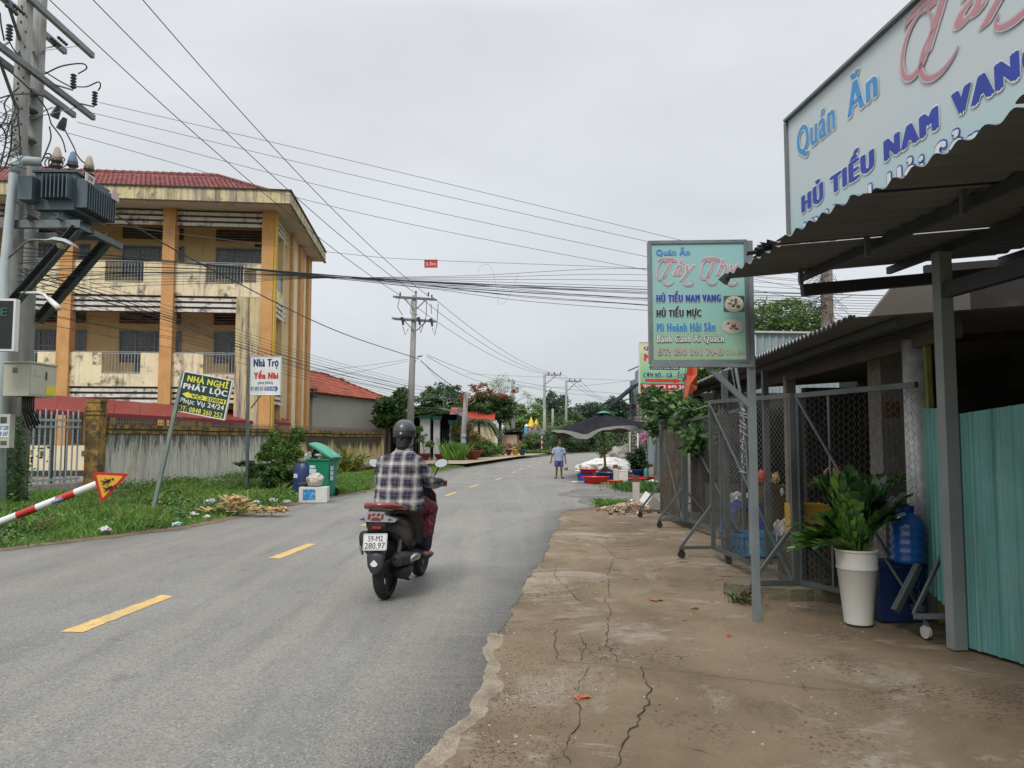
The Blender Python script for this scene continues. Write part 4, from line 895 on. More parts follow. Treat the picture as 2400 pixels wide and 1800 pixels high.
p = verge_pts(165000, 9.3, 40); k = patch(p, 1.3, 1); keep = rgn.random(len(p)) < np.clip(.75+.5*patch(p, .9, 4), .12, 1); p = p[keep]; k = k[keep]; hgt = np.clip(.085+.06*k, .04, .2)*np.where(p[:, 1] < 12, .8, 1)
V, Fc = blades(p, hgt, .005, rgn); mi = (rgn.random(len(Fc)) < .35).astype(int)+(rgn.random(len(Fc)) < .12)
mats_g = [M('grass_green', (.105, .235, .038), .6, var=.3, vs_=1.2, transl=.25, isl=.4), M('grass_light', (.19, .33, .06), .6, var=.3, vs_=1.2, transl=.25, isl=.3), M('grass_dry', (.22, .20, .07), .7, var=.3, vs_=1.2, transl=.2, isl=.3)]
o = npmesh('grass', V, Fc, mats_g, mi=mi); tag(o, 'short green grass covering the verge between road and stained wall', 'grass'); o['kind'] = 'stuff'
tv = []
for k in range(60):
    y = 9.8+rgn.random()**1.2*15; x = edgeX(LE, y)-.5-rgn.random()*4.5
    if x < wallX(y)+.3: continue
    n = int(40+60*rgn.random()); q = rgn.normal(size=(n, 3))*np.array([.10, .10, 0]); tv.append(q+np.array([x, y, vergeZ(x, y)]))
p = np.concatenate(tv); V, Fc = blades(p, .11+.13*rgn.random(len(p)), .004, rgn, .5); o = npmesh('grass', V, Fc, [mats_g[1], mats_g[0], mats_g[2]], mi=rgn.integers(0, 3, len(Fc))); tag(o, 'taller yellowing grass tufts standing out of the short verge grass', 'grass'); o['kind'] = 'stuff'
cl = []
for k in range(150):
    y = 9.6+rgn.random()**1.3*16; x = edgeX(LE, y)-.5-rgn.random()*4.6
    if x < wallX(y)+.3: continue
    s_ = .2+.35*rgn.random(); n = int(420*s_/.3); q = rgn.normal(size=(n, 3))*np.array([s_*.6, s_*.5, .05]); q[:, 2] = np.abs(q[:, 2])+.01; cl.append(q+np.array([x, y, vergeZ(x, y)]))
# denser band right along the wall foot
for k in range(26):
    y = 20+rgn.random()*9; x = wallX(y)+.3+rgn.random()*.8; s_ = .3; q = rgn.normal(size=(220, 3))*np.array([.2, .25, .08]); q[:, 2] = np.abs(q[:, 2]); cl.append(q+np.array([x, y, .2]))
p = np.concatenate(cl); V, Fc = leaf_cloud(p, .062, rgn, flat=.5)
o = npmesh('undergrowth', V, Fc, [leaf_mid, leaf_light, leaf_dark], mi=rgn.choice([0, 1, 1, 0, 2], len(Fc))); tag(o, 'low broad leaved weeds creeping over the verge', 'weeds'); o['kind'] = 'stuff'
# shrubs by the white sign
def shrub(name, label, parts, n, size, mats_, seed, cat='shrub', stems=6, group=None, flat=.35, aspect=1.8, cr=.28, clumps=40):
    rg_ = np.random.default_rng(seed); t = thing(name, label, cat, (parts[0][0][0], parts[0][0][1], 0), group); P_ = []
    tot = sum(p_[1][0]*p_[1][2] for p_ in parts)
    for c, rad in parts: P_.append(crown_pts(c, rad, max(30, int(n*rad[0]*rad[2]/tot)), rg_, clumps=clumps, clump_r=cr))
    P_ = np.concatenate(P_); V, Fc = leaf_cloud(P_, size, rg_, flat, aspect); npmesh('foliage', V, Fc, mats_, t, mi=rg_.integers(0, len(mats_), len(Fc)))
    if stems:
        q = MB(); r = random.Random(seed)
        for k in range(stems):
            c, rad = parts[k % len(parts)]; a = Vector((parts[0][0][0]+r.uniform(-.2, .2)*rad[0], parts[0][0][1]+r.uniform(-.2, .2), 0)); b = Vector(c)+Vector((r.uniform(-.6, .6)*rad[0], r.uniform(-.5, .5)*rad[1], r.uniform(0, .6)*rad[2]))
            q.tube([a, a.lerp(b, .5)+Vector((r.uniform(-.08, .08), 0, .05)), b], [.02*(1+rad[0]), .015*(1+rad[0]), .006], 5)
        q.build('stem', bark, t)
    return t
shrub('shrub', 'tall feathery green shrub growing against the wall behind the white sign post', [(tuple(AT(645, 1065, 22.6)), (.50, .5, .62)), (tuple(AT(688, 1050, 23)), (.38, .4, .55)), (tuple(AT(640, 1025, 23)), (.20, .3, .38)), (tuple(AT(700, 1020, 23)), (.14, .2, .3))], 8500, .075, [leaf_mid, leaf_light, leaf_light], 21, cr=.22)
shrub('shrub', 'dark leafy bush spreading low between the white sign post and the blue drum', [(tuple(AT(655, 1118, 21.3)), (.62, .45, .34)), (tuple(AT(615, 1105, 21.8)), (.45, .35, .22)), (tuple(AT(575, 1086, 22)), (.28, .3, .07))], 8500, .08, [leaf_dark, leaf_mid, leaf_mid], 22, cr=.24)
shrub('spiky_plant', 'yellow green spiky plant at the foot of the yellow wall past the bins', [(tuple(AT(810, 1088, 31)), (.5, .4, .33))], 500, .5, [leaf_mid, leaf_yellow], 23, 'plant', 0, None, 1.6, 9, .6, 12)
lg = thing('log', 'weathered grey hollow log lying along the foot of the yellow wall', 'log', AT(870, 1095, 33)); MB().tube([AT(828, 1098, 33.5), AT(868, 1089, 33.5), AT(886, 1087, 33)], [.16, .2, .17], 12).build('trunk', bark_pale, lg, smooth=True)
# ================================================================ houses on the far side of the road
grey_wall = M('house_grey_render', (.36, .36, .32), .9, var=.06, vs_=.6, streak=[((.25, .25, .23), .4, 2, .6)])
clay = M('clay_tile', (.42, .10, .055), .7, var=.15, vs_=.9, isl=.25, blotch=[((.25, .08, .05), .5, 1.5, .6)])
hs = thing('house', 'grey rendered house with orange clay tile roof behind the boundary wall', 'house', (-9, 46, 0))
a, b = AT(733, 922, 42), AT(906, 944, 52); za = 4.0; a.z = b.z = za
d = (b-a).normalized(); d.z = 0; d.normalize(); n = Vector((-d.y, d.x, 0)); L_ = (b-a).length
hw = MB(); c = (a+b)/2; hw.box(Vector((c.x, c.y, za/2))+n*3, (L_, 6, za), (d, n, EZ)); hw.build('wall', grey_wall, hs)
p0, p1 = Vector((a.x, a.y, za))-d*.6-n*.4, Vector((b.x, b.y, za))+d*.4-n*.4; p2, p3 = p1+n*6.8, p0+n*6.8; r0, r1 = p0+n*3.4+EZ*1.65-d*3, p1+n*3.4+EZ*1.65-d*3.6
q = MB(); q.add([p0, p1, p2, p3, r0, r1], [(0, 1, 5, 4), (1, 2, 5), (2, 3, 4, 5), (0, 4, 3)]); rf = q.build('roof', clay, hs)
sl = (n*3.4+EZ*1.65).length
tiles(p1+EZ*.02, -d, (n*3.4+EZ*1.65)/sl, lambda t: (3.6*t, L_+1-(-3*t)*0), sl, .3, .36, m=clay, par=rf)
tiles(p2+EZ*.02, -n, (-n*3.4*0+(-d*3.6)+EZ*1.65).normalized(), lambda t: (3.4*t, 6.8-3.4*t), (d*3.6+EZ*1.65).length, .3, .36, m=clay, par=rf)
for k in range(26): 
    e0, e1 = (p1, r1) if k < 13 else (r1, r0); f = (k % 13)/13; MB().beam(e0.lerp(e1, f)+EZ*.06, e0.lerp(e1, f+.07)+EZ*.09, .2, .1).build('ridge_tile', clay, rf)
MB().box(Vector((p0.x, p0.y, za+.0))+d*.25+n*.3, (.5, .5, .5), (d, n, EZ)).build('gutter_end', M('dark_gutter', (.04, .04, .05), .6), hs)
# house with dark awning and white gate pillars
gd = .18
ah = thing('house', 'small house with black sheet awning and white gate pillars with teal caps', 'house', (-5.6, 50, 0))
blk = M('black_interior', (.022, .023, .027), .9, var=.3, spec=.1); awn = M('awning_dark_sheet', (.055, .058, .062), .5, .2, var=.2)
wp_ = M('pillar_white', (.50, .52, .52), .8, var=.06); tealc = M('teal_cap', (.05, .25, .22), .6)
MB().box((-7.2, 56.5, 1.6), (6.6, 6, 3.2)).build('front_wall', blk, ah)
q = MB(); pts_ = [(-8.2, 3.55), (-6.2, 3.5), (-4.6, 3.4), (-3.6, 3.15), (-2.9, 2.75)]
for (x0, z0), (x1, z1) in zip(pts_, pts_[1:]): q.hexa([(x0, 47.2, z0-.05), (x1, 47.2, z1-.05), (x1, 54, z1+.15), (x0, 54, z0+.15), (x0, 47.2, z0), (x1, 47.2, z1), (x1, 54, z1+.2), (x0, 54, z0+.2)])
q.build('awning', awn, ah)
tr_ = MB(); 
for x in (-6.2, -3.4): tr_.beam((x, 48.1, 3.4), (x, 48.1, 2.75), .07, .07)
tr_.beam((-6.2, 48.1, 2.85), (-3.9, 48.1, 3.2), .05, .05); tr_.beam((-8, 48, 3.4), (-3.4, 48, 3.3), .06, .06)
for k in range(6): tr_.beam((-8+.35*k, 47.6, 3.15+.3*(k % 2)), (-8+.35*(k+1), 47.6, 3.15+.3*((k+1) % 2)), .035, .035)
tr_.build('truss', galv, ah)
for x, w_, h_ in ((-5.5, .62, 2.75), (-4.78, .40, 2.72), (-3.78, .34, 2.45)):
    pl_ = MB().box((x, 48.4, gd+h_/2-.1), (w_, w_, h_-.2)).build('gate_pillar', wp_ if x < -4 else M('pillar_bluegrey', (.20, .27, .30), .8), ah); MB().box((x, 48.4, gd+h_-.12), (w_+.14, w_+.14, .16)).build('cap', tealc, pl_); MB().box((x, 48.4, gd+h_), (w_+.22, w_+.22, .07)).build('cap_top', tealc, pl_)
for k in range(9): MB().box((-7.3+.17*k, 48.5, 1.1), (.025, .025, 1.9)).build('gate_bar', galv_dk, ah)
for z in (.5, 1.9): MB().box((-6.6, 48.5, z), (1.6, .03, .05)).build('gate_rail', galv_dk, ah)
for k in range(7): MB().box((-4.5+.14*k, 49.3, 1.1), (.03, .03, 2.0)).build('gate_bar', M('gate_blue', (.05, .09, .11), .5), ah)
# beige house with corrugated red roof
bh = thing('house', 'beige walled house with bright red corrugated roof behind the palm', 'house', (-3, 64, 0))
bw_ = M('beige_render', (.50, .40, .29), .9, var=.06, streak=[((.3, .25, .2), .4, 1.5, .62)]); red_cor = M('red_corrugated', (.45, .07, .045), .5, .1, var=.12, vs_=.7)
MB().box((-3.0, 66, 1.45), (3.2, 6, 2.9)).build('wall', bw_, bh); MB().box((-3.2, 62.85, 2.85), (3.9, .15, .3)).build('fascia', wp_, bh)
MB().box((-1.3, 62.94, 1.3), (.25, .1, 2.6)).build('gate_post', wp_, bh)
def corr(name, o, ex, ey, w_, l_, pitch, amp, m, par, ns=8, th=0.0, mi=None):
    """wave across ex, length along ey"""
    ex, ey = Vector(ex).normalized(), Vector(ey).normalized(); n = ex.cross(ey).normalized(); k = int(w_/pitch*ns)+1; V = []; Fc = []
    for j in (0, 1):
        for i in range(k):
            x = w_*i/(k-1); V.append(Vector(o)+ex*x+ey*l_*j+n*amp*sin(2*pi*x/pitch))
    for i in range(k-1): Fc.append((i, i+1, k+i+1, k+i))
    q = MB(); q.add(V, Fc); 
    if th: q.add([v-n*th for v in V], [tuple(reversed(f)) for f in Fc])
    return q.build(name, m, par, smooth=True)
for k in range(4): corr('roof_sheet', (-5.3+.97*k, 62.7, 3.0), (1, 0, 0), (0, 4, 1.2), .96, 4.2, .18, .03, red_cor, bh)
# far wall with small gate
fw_ = thing('garden_wall', 'pinkish beige garden wall with brick end beyond the potted plants', 'wall', (.5, 66, 0)); MB().box((-.35, 66.5, .95), (1.6, .18, 1.7)).build('panel', M('pink_render', (.55, .42, .33), .9, var=.06, streak=[((.35, .22, .15), .4, 2, .62)]), fw_); MB().box((.52, 66.5, .95), (.16, .25, 1.7)).build('end_pier', M('brick_red', (.28, .09, .05), .9, var=.3, vs_=9), fw_)
sa = thing('shade_net', 'black shade net awning over the pinkish garden wall', 'awning', (.2, 67, 2)); q = MB(); q.hexa([(-.7, 66, 1.9), (1.0, 66, 2.35), (1.0, 69, 2.5), (-.7, 69, 2.2), (-.7, 66, 1.95), (1.0, 66, 2.4), (1.0, 69, 2.55), (-.7, 69, 2.25)]); q.box((.1, 68.6, 1.6), (1.6, .1, 1.0)); q.build('net', blk, sa); MB().beam((-.6, 66.1, 0), (-.6, 66.1, 1.9), .05, .05).build('post', galv_dk, sa)
ms = ribbon('side_pavement', lambda y: edgeX(LE, y)-7.5, lambda y: edgeX(LE, y)-.1, 40, 66, .5, .21, M('pale_path', (.36, .29, .21), .9, var=.15, grain=.1, gs=20))
ms.location.z = -.02
# bonsai pots
def bowl_pot(c, r, h, m, par, name='pot'):
    return MB().lathe([(r*.45, 0), (r*.5, h*.12), (r*.55, h*.15), (r*.95, h*.85), (r*1.08, h*.9), (r*1.08, h), (r*.9, h), (r*.85, h*.85), (0, h*.85)], c, 20).build(name, m, par, auto=40)
def potted(label, c, r, h, pm, crown, n, size, mats_, seed, cat='potted plant', trunk=True, group=None, name='potted_plant'):
    t = thing(name, label, cat, c, group); c = Vector(c); bowl_pot(c, r, h, pm, t); rg_ = np.random.default_rng(seed); P_ = []
    for cc, rad in crown: P_.append(crown_pts(c+Vector(cc), rad, n//len(crown), rg_, 14, .5, .4))
    V, Fc = leaf_cloud(np.concatenate(P_), size, rg_); npmesh('foliage', V, Fc, mats_, t, mi=rg_.integers(0, len(mats_), len(Fc)))
    if trunk:
        q = MB(); r_ = random.Random(seed)
        for cc, rad in crown: q.tube([c+EZ*h*.8, c+EZ*h*1.3+Vector((r_.uniform(-.05, .05), 0, 0)), c+Vector(cc)*.6+EZ*.1, c+Vector(cc)], [.05, .035, .02, .01], 6)
        q.build('trunk', bark_pale, t)
    return t
potted('small branching bonsai in a dark red bowl before the white gate pillar', (-5.35, 46.6, .18), .42, .42, terracotta, [((-.1, 0, 1.3), (.35, .3, .3)), ((.3, 0, 1.0), (.3, .3, .25)), ((-.3, 0, 1.85), (.2, .2, .25))], 1500, .09, [leaf_mid, leaf_light], 31)
potted('bare pale desert rose in a terracotta bowl between the gate pillars', (-4.4, 46.9, .18), .4, .38, terracotta, [((.1, 0, .9), (.2, .2, .2)), ((.3, 0, 1.2), (.2, .2, .2)), ((-.2, 0, 1.2), (.2, .2, .2))], 90, .08, [leaf_mid], 32)
potted('bougainvillea with pink blossom in a large red bowl beside the short pole', (-2.45, 47.5, .18), .62, .6, terracotta, [((0, 0, 1.3), (.7, .5, .5)), ((-.3, 0, 1.9), (.5, .4, .4))], 3800, .09, [leaf_mid, leaf_light, M('petal_pink', (.42, .14, .13), .5, var=.3, transl=.3, isl=.3)], 33)
for i, (x, c_, m, lb) in enumerate(((-1.25, .32, M('pot_grey', (.40, .42, .42), .6), 'pale grey tapered pot with small plant farthest from the yellow pot'), (-.72, .3, M('pot_concrete', (.22, .22, .21), .8), 'dull concrete pot with plant next to the pale grey pot'), (-.25, .3, M('pot_brown', (.13, .04, .03), .8), 'dark brown pot with flowers beside the yellow pot'), (.25, .33, M('pot_yellow', (.62, .33, .01), .6), 'bright yellow square pot with plant before the pinkish wall'), (.8, .33, M('pot_darkteal', (.015, .06, .08), .5), 'dark teal round pot after the yellow pot'))):
    potted(lb, (x, 59, .15), c_*.85, .5, m, [((0, 0, .75), (.3, .3, .3))], 260, .1, [leaf_mid, leaf_light, leaf_yellow] if i != 2 else [leaf_mid, petal_red], 40+i, trunk=False, group='pots in a row before the garden wall')
def blade_clump(name, label, c, r, n, h, mats_, seed, cat='plant', lean=.6, wd=.008):
    rg_ = np.random.default_rng(seed); p = rg_.normal(size=(n, 3))*np.array([r, r, 0])*.5+np.array(c); V, Fc = blades(p, np.full(n, h), wd, rg_, lean); o = npmesh(name, V, Fc, mats_, mi=rg_.integers(0, len(mats_), len(Fc))); return tag(o, label, cat)
blade_clump('grass_clump', 'tall fine grass clump beside the terracotta bowl before the awning house', (-3.5, 46.6, .15), .5, 1500, .8, mats_g[:2], 51, lean=.28)
shrub('hedge_bush', 'dense flowering bush filling the gap between short pole and beige house', [((-2.2, 54, .8), (1.1, 1.0, .85)), ((-1.5, 56, .6), (.8, .8, .65)), ((-3.1, 52.5, 1.0), (.7, .7, .95))], 9000, .13, [leaf_dark, leaf_mid, leaf_light], 52)
shrub('creeper', 'leafy creeper with pale flowers hanging by the blue gate', [((-3.6, 48, 1.9), (.35, .5, .6)), ((-3.1, 48.5, 1.2), (.4, .5, .8))], 2600, .11, [leaf_mid, leaf_yellow, leaf_dark], 53)
# ---------------------------------------------------------------- trees
def tree(name, label, base, trunk_h, crowns, n, size, mats_, seed, tr_r=.15, clumps=60, cr=.26, flat=.35, br=7, aspect=1.8, bm=None, group=None, cat='tree', shell=.55):
    rg_ = np.random.default_rng(seed); r = random.Random(seed); base = Vector(base); t = thing(name, label, cat, base, group); tot = sum(p_[1][0]*p_[1][2] for p_ in crowns); P_ = []
    for c, rad in crowns: P_.append(crown_pts(c, rad, max(40, int(n*rad[0]*rad[2]/tot)), rg_, clumps, shell, cr))
    V, Fc = leaf_cloud(np.concatenate(P_), size, rg_, flat, aspect); npmesh('crown', V, Fc, mats_, t, mi=rg_.integers(0, len(mats_), len(Fc)))
    q = MB(); top = base+EZ*trunk_h+Vector((r.uniform(-.2, .2), 0, 0)); q.tube([base, base.lerp(top, .5)+Vector((r.uniform(-.1, .1), 0, 0)), top], [tr_r*1.3, tr_r, tr_r*.8], 9)
    for k in range(br):
        c, rad = crowns[k % len(crowns)]; e_ = Vector(c)+Vector((r.uniform(-.7, .7)*rad[0], r.uniform(-.7, .7)*rad[1], r.uniform(-.1, .7)*rad[2])); q.tube([top-EZ*.2*r.random(), top.lerp(e_, .45)+Vector((0, 0, rad[2]*.12)), e_], [tr_r*.6, tr_r*.35, tr_r*.1], 6)
    q.build('trunk', bm or bark, t, smooth=True); return t
tree('big_leaf_tree', 'big leaved papaya like tree rising behind the yellow wall beside the second pole', (-6.9, 42.5, 0), 2.6, [(tuple(AT(915, 955, 42)), (.85, .8, .6)), (tuple(AT(940, 935, 42.5)), (.6, .6, .5)), (tuple(AT(900, 985, 41.5)), (.5, .5, .4)), (tuple(AT(935, 985, 41.5)), (.7, .5, .4))], 5200, .24, [leaf_dark, leaf_mid, leaf_dark], 61, .1, 36, .3, .7)
tree('round_tree', 'large round dark green tree behind the awning house', (-9.4, 100, 0), 4, [(tuple(AT(1040, 945, 100)), (3.6, 3, 2.6)), (tuple(AT(1000, 968, 99)), (2.2, 2, 1.3)), (tuple(AT(1085, 965, 99)), (2.3, 2, 1.4)), (tuple(AT(1045, 975, 97)), (4.2, 2, 1.3))], 26000, .3, [leaf_dark, leaf_mid, leaf_dark], 62, .3, 90, .2)
tree('flame_tree', 'flame tree with red blossom and feathery leaves behind the palm', (-1.0, 66, 0), 3.2, [(tuple(AT(1150, 950, 66)), (2.3, 2, 1.2)), (tuple(AT(1120, 965, 66)), (1.8, 1.5, 1.2)), (tuple(AT(1180, 965, 66)), (1.3, 1.5, 1.1))], 17000, .17, [leaf_dark, leaf_blue, leaf_mid], 63, .16, 60, .24)
fl = [bpy.context.scene.objects[o.name] for o in COL.objects if o.name.startswith('flame_tree')][0]
rg_ = np.random.default_rng(64); P_ = []
for px, py, s_ in ((1118, 912, .5), (1130, 903, .35), (1142, 925, .7), (1160, 932, .8), (1175, 930, .5), (1125, 925, .5), (1088, 930, .6), (1095, 938, .5), (1185, 938, .4), (1108, 905, .3), (1205, 918, .3), (1150, 915, .3)): P_.append(crown_pts(AT(px, py, 65), (s_*1.2, s_, s_*.5), int(420*s_), rg_, 10, .6, .4))
V, Fc = leaf_cloud(np.concatenate(P_), .16, rg_); npmesh('blossom', V, Fc, [petal_red, petal_red, leaf_mid], fl, mi=rg_.integers(0, 3, len(Fc)))
# bare spreading tree
bt = thing('bare_tree', 'nearly leafless tree with thin spreading twigs and sparse light leaves beside the far pole', 'tree', (1.2, 74, 0)); q = MB(); r = random.Random(4); tips = []
def grow(p, d, l, rad, k):
    e_ = p+d*l; m_ = p.lerp(e_, .5)+Vector((r.uniform(-.06, .06), r.uniform(-.06, .06), r.uniform(-.03, .06)))*l
    q.tube([p, m_, e_], [rad, rad*.8, rad*.6], 5, cap=False)
    if k == 0: tips.append(e_); return
    for _ in range(r.choice((2, 3)) if k > 1 else 3):
        dd = (d+Vector((r.gauss(0, .5), r.gauss(0, .5), r.gauss(.02, .25)))).normalized(); grow(e_, dd, l*r.uniform(.65, .88), rad*.55, k-1)
b0 = Vector((AT(1195, 1020, 72).x, 72, 0)); top = AT(1185, 975, 72); q.tube([b0, b0.lerp(top, .6)+Vector((.15, 0, 0)), top], [.22, .17, .14], 8)
for dx, dz in ((-.75, .85), (-.4, 1), (0, 1), (.45, .8), (.8, .45)): grow(top, Vector((dx, r.uniform(-.3, .3), dz)).normalized(), 1.15, .07, 4)
q.build('branches', bark_pale, bt); P_ = np.array([tuple(v) for v in r.sample(tips, min(150, len(tips)))]); P_ = np.repeat(P_, 7, 0)+rg_.normal(size=(len(P_)*7, 3))*.12; V, Fc = leaf_cloud(P_, .13, rg_); npmesh('sparse_leaves', V, Fc, leaf_light, bt)
# palm
pm_ = thing('palm', 'slender palm with drooping fronds in front of the beige house', 'palm', (-2.0, 56, 0)); pc = AT(1122, 985, 56); MB().tube([(pc.x, 56, 0), (pc.x+.05, 56, 1.4), pc], [.12, .09, .08], 8).build('trunk', bark, pm_, smooth=True)
q = MB(); rr = random.Random(6)
for k in range(17):
    a = 2*pi*k/17+rr.uniform(-.2, .2); o_ = Vector((cos(a), sin(a), 0)); l = rr.uniform(1.3, 1.9); ptl = [pc+o_*l*t+EZ*(l*.75*t-l*1.5*t*t) for t in (0, .2, .4, .6, .8, 1)]; sd = Vector((-sin(a), cos(a), 0))
    for i in range(5):
        for j in range(4):
            t = (i+j/4)/5; p = ptl[i].lerp(ptl[i+1], j/4)
            for s_ in (-1, 1):
                e_ = p+(sd*s_*.5+o_*.2-EZ*.45).normalized()*.6*(1-.5*abs(t-.5)); m_ = p.lerp(e_, .5); q.add([p, m_+o_*.055, e_, m_-o_*.055], [(0, 1, 2, 3)])
q.build('fronds', leaf_dark, pm_)
for k, (x, D, h, s_) in enumerate(((1097, 1, 1, 1),)): pass
leaf_fd = M('leaf_hazed_dark', (.065, .115, .055), .6, var=.3, vs_=.2, transl=.3, isl=.4); leaf_fm = M('leaf_hazed_mid', (.11, .18, .07), .6, var=.3, vs_=.2, transl=.3, isl=.4)  # leaf colours lightened to stand in for distance haze
# far tree masses, each with its own place
far = [('light green spreading tree beyond the coloured castle', (1235, 975, 118), (3.6, 3, 2.6), [leaf_fm, leaf_light], 71), ('dark dense round tree between the two armed poles', (1303, 962, 125), (3.3, 3, 3.0), [leaf_fd, leaf_blue], 72), ('dark bushy tree just beyond the brick gable', (1335, 985, 120), (2.2, 2, 1.6), [leaf_fd, leaf_fm], 73),
       ('dark tree mass rising behind the black umbrella', (1385, 975, 130), (3.6, 3, 2.6), [leaf_fd, leaf_blue], 74), ('thin pale eucalyptus with open crown behind the umbrella tip', (1432, 950, 140), (1.6, 1.5, 1.5), [leaf_blue], 75), ('second open crowned tree beside the thin far pole', (1452, 962, 135), (1.8, 1.5, 2.0), [leaf_blue, leaf_fd], 76), ('low dark tree behind the castle and warning post', (1275, 985, 122), (3, 2, 1.6), [leaf_fd, leaf_fm], 77),
       ('green tree over the shop roof seen behind the sign post', (1840, 745, 30), (1.5, 1.4, .75), [leaf_fm, leaf_light], 78), ('small tree tip above the clay tiled roof', (780, 895, 62), (.9, .8, .3), [leaf_fm], 79), ('light bushy tree beyond the bare tree', (1215, 1000, 105), (2.0, 2, 1.2), [leaf_light, leaf_fm], 80)]
for lb, (px, py, D), rad, mt, sd in far:
    c = AT(px, py, D); cs = [(tuple(c), rad), (tuple(c+Vector((-rad[0]*.55, 0, -rad[2]*.35))), tuple(v*.6 for v in rad)), (tuple(c+Vector((rad[0]*.55, 0, -rad[2]*.4))), tuple(v*.6 for v in rad))]
    tree('broadleaf_tree', lb, (c.x, D, 0), max(.5, c.z-rad[2]*.5), cs, 9000 if sd not in (75,) else 2600, .0026*D+.03, mt, sd, .05*rad[0]+.03, 50, .26)
# distant continuous tree line, undergrowth masses behind the bend
P_ = []
for k in range(46):
    x = -75+k*4.3+rgn.random()*2; y = 150+rgn.random()*20; h = 2.6+rgn.random()*2.4; P_.append(crown_pts((x, y, h*.5), (3.4, 3, h*.55), 620, rgn, 24, .5, .34))
V, Fc = leaf_cloud(np.concatenate(P_), .55, rgn); o = npmesh('distant_treeline', V, Fc, [leaf_fd, leaf_blue, leaf_fm], mi=rgn.integers(0, 3, len(Fc))); tag(o, 'distant band of mixed trees closing the horizon', 'trees'); o['kind'] = 'stuff'
P_ = []
for k in range(60):
    t = k/60; x = 3+t*24; y = 84+t*18+rgn.random()*6; h = 2.2+rgn.random()*2.0; P_.append(crown_pts((x, y, h*.45), (2.0, 1.6, h*.6), 700, rgn, 22, .5, .34))
V, Fc = leaf_cloud(np.concatenate(P_), .26, rgn); o = npmesh('roadside_undergrowth', V, Fc, [leaf_fm, leaf_fd, leaf_light], mi=rgn.integers(0, 3, len(Fc))); tag(o, 'tangled green thicket on the outside of the road bend', 'thicket'); o['kind'] = 'stuff'
shrub('round_bush', 'dense dark round bush on the bend in front of the thicket', [(tuple(AT(1360, 1035, 84)), (2.2, 1.5, 1.5))], 5500, .22, [leaf_fd, leaf_fm], 81)
shrub('flowering_bush', 'yellow flowering bush spilling over beside the garden wall', [(tuple(AT(1225, 1035, 74)), (1.1, 1, .7)), (tuple(AT(1245, 1045, 75)), (1.5, 1, .75))], 5200, .16, [leaf_yellow, leaf_fm, leaf_fd], 82)
shrub('clipped_hedge', 'low bright green hedge along the far kerb under the warning post', [(tuple(AT(1235, 1060, 73)), (1.7, .8, .28)), (tuple(AT(1270, 1061, 73)), (1.5, .8, .28)), (tuple(AT(1292, 1061, 73)), (.8, .6, .25))], 7000, .10, [leaf_fm, leaf_light], 83)
shrub('dark_bush', 'spreading dark bush behind the red and white warning post', [(tuple(AT(1290, 1025, 80)), (2.4, 1.5, .9)), (tuple(AT(1255, 1040, 79)), (1.5, 1.2, .9))], 6500, .18, [leaf_fd, leaf_fm], 84)
shrub('dark_bush', 'leafy bush on the verge behind the umbrella pole and boulder', [(tuple(AT(1440, 1062, 46)), (1.0, 1, .8)), (tuple(AT(1460, 1035, 50)), (1.4, 1, 1.3))], 6500, .14, [leaf_fd, leaf_fm], 85)
# castle shaped playground front
ca = thing('play_castle', 'small toy like castle front in blue and pink with yellow cone roofs beyond the hedge', 'castle', AT(1245, 1010, 92))
cb, cpk, cy, cw = M('castle_blue', (.12, .32, .62), .6), M('castle_pink', (.52, .28, .45), .6), M('castle_yellow', (.70, .50, .05), .6), M('castle_cream', (.7, .65, .4), .6)
def cyl(px, y0, y1, r, m, nm, cone=None, cm=None):
    b, t_ = AT(px, y1, 92), AT(px, y0, 92); o = MB().lathe([(r, 0), (r, t_.z-b.z)], b, 14).build(nm, m, ca)
    if cone: MB().lathe([(r*1.1, 0), (.02, AT(px, cone, 92).z-t_.z)], t_, 14).build('cone_roof', cm or cy, o)
cyl(1234, 999, 1030, .28, cb, 'tower', 993, cw); cyl(1245, 1000, 1030, .42, cpk, 'tower', 976); cyl(1257, 1000, 1030, .36, cpk, 'tower', 981); cyl(1266, 1007, 1030, .2, cpk, 'tower', 1002, cw)
MB().box(AT(1250, 1012, 92.3), (1.6, .3, .9)).build('wall', cpk, ca); 
for k in range(6): MB().box(AT(1240+k*4, 998.5, 91.8), (.1, .1, .16)).build('battlement', cpk, ca)
bg_ = thing('brick_gable', 'small orange brick gable house among dark trees', 'house', AT(1290, 1005, 104)); p = AT(1290, 1010, 104); q = MB(); x0, x1 = p.x-1.6, p.x+1.9
q.add([(x0, 104, 0), (x1, 104, 0), (x1, 104, 2.6), (p.x-.4, 104, 3.6), (x0, 104, 2.7), (x0, 110, 0), (x1, 110, 0), (x1, 110, 2.6), (p.x-.4, 110, 3.6), (x0, 110, 2.7)], [(0, 1, 2, 3, 4), (9, 8, 7, 6, 5), (0, 5, 6, 1), (1, 6, 7, 2), (4, 9, 5, 0)]); q.build('wall', M('orange_brick', (.36, .15, .07), .9, var=.2, vs_=4), bg_)
q = MB(); q.hexa([(x0-.3, 103.7, 2.55), (p.x-.4, 103.7, 3.6), (p.x-.4, 110, 3.6), (x0-.3, 110, 2.55), (x0-.3, 103.7, 2.68), (p.x-.4, 103.7, 3.75), (p.x-.4, 110, 3.75), (x0-.3, 110, 2.68)]); q.hexa([(p.x-.4, 103.7, 3.6), (x1+.3, 103.7, 2.5), (x1+.3, 110, 2.5), (p.x-.4, 110, 3.6), (p.x-.4, 103.7, 3.75), (x1+.3, 103.7, 2.62), (x1+.3, 110, 2.62), (p.x-.4, 110, 3.75)]); q.build('roof', M('dark_roof', (.09, .07, .06), .8), bg_)
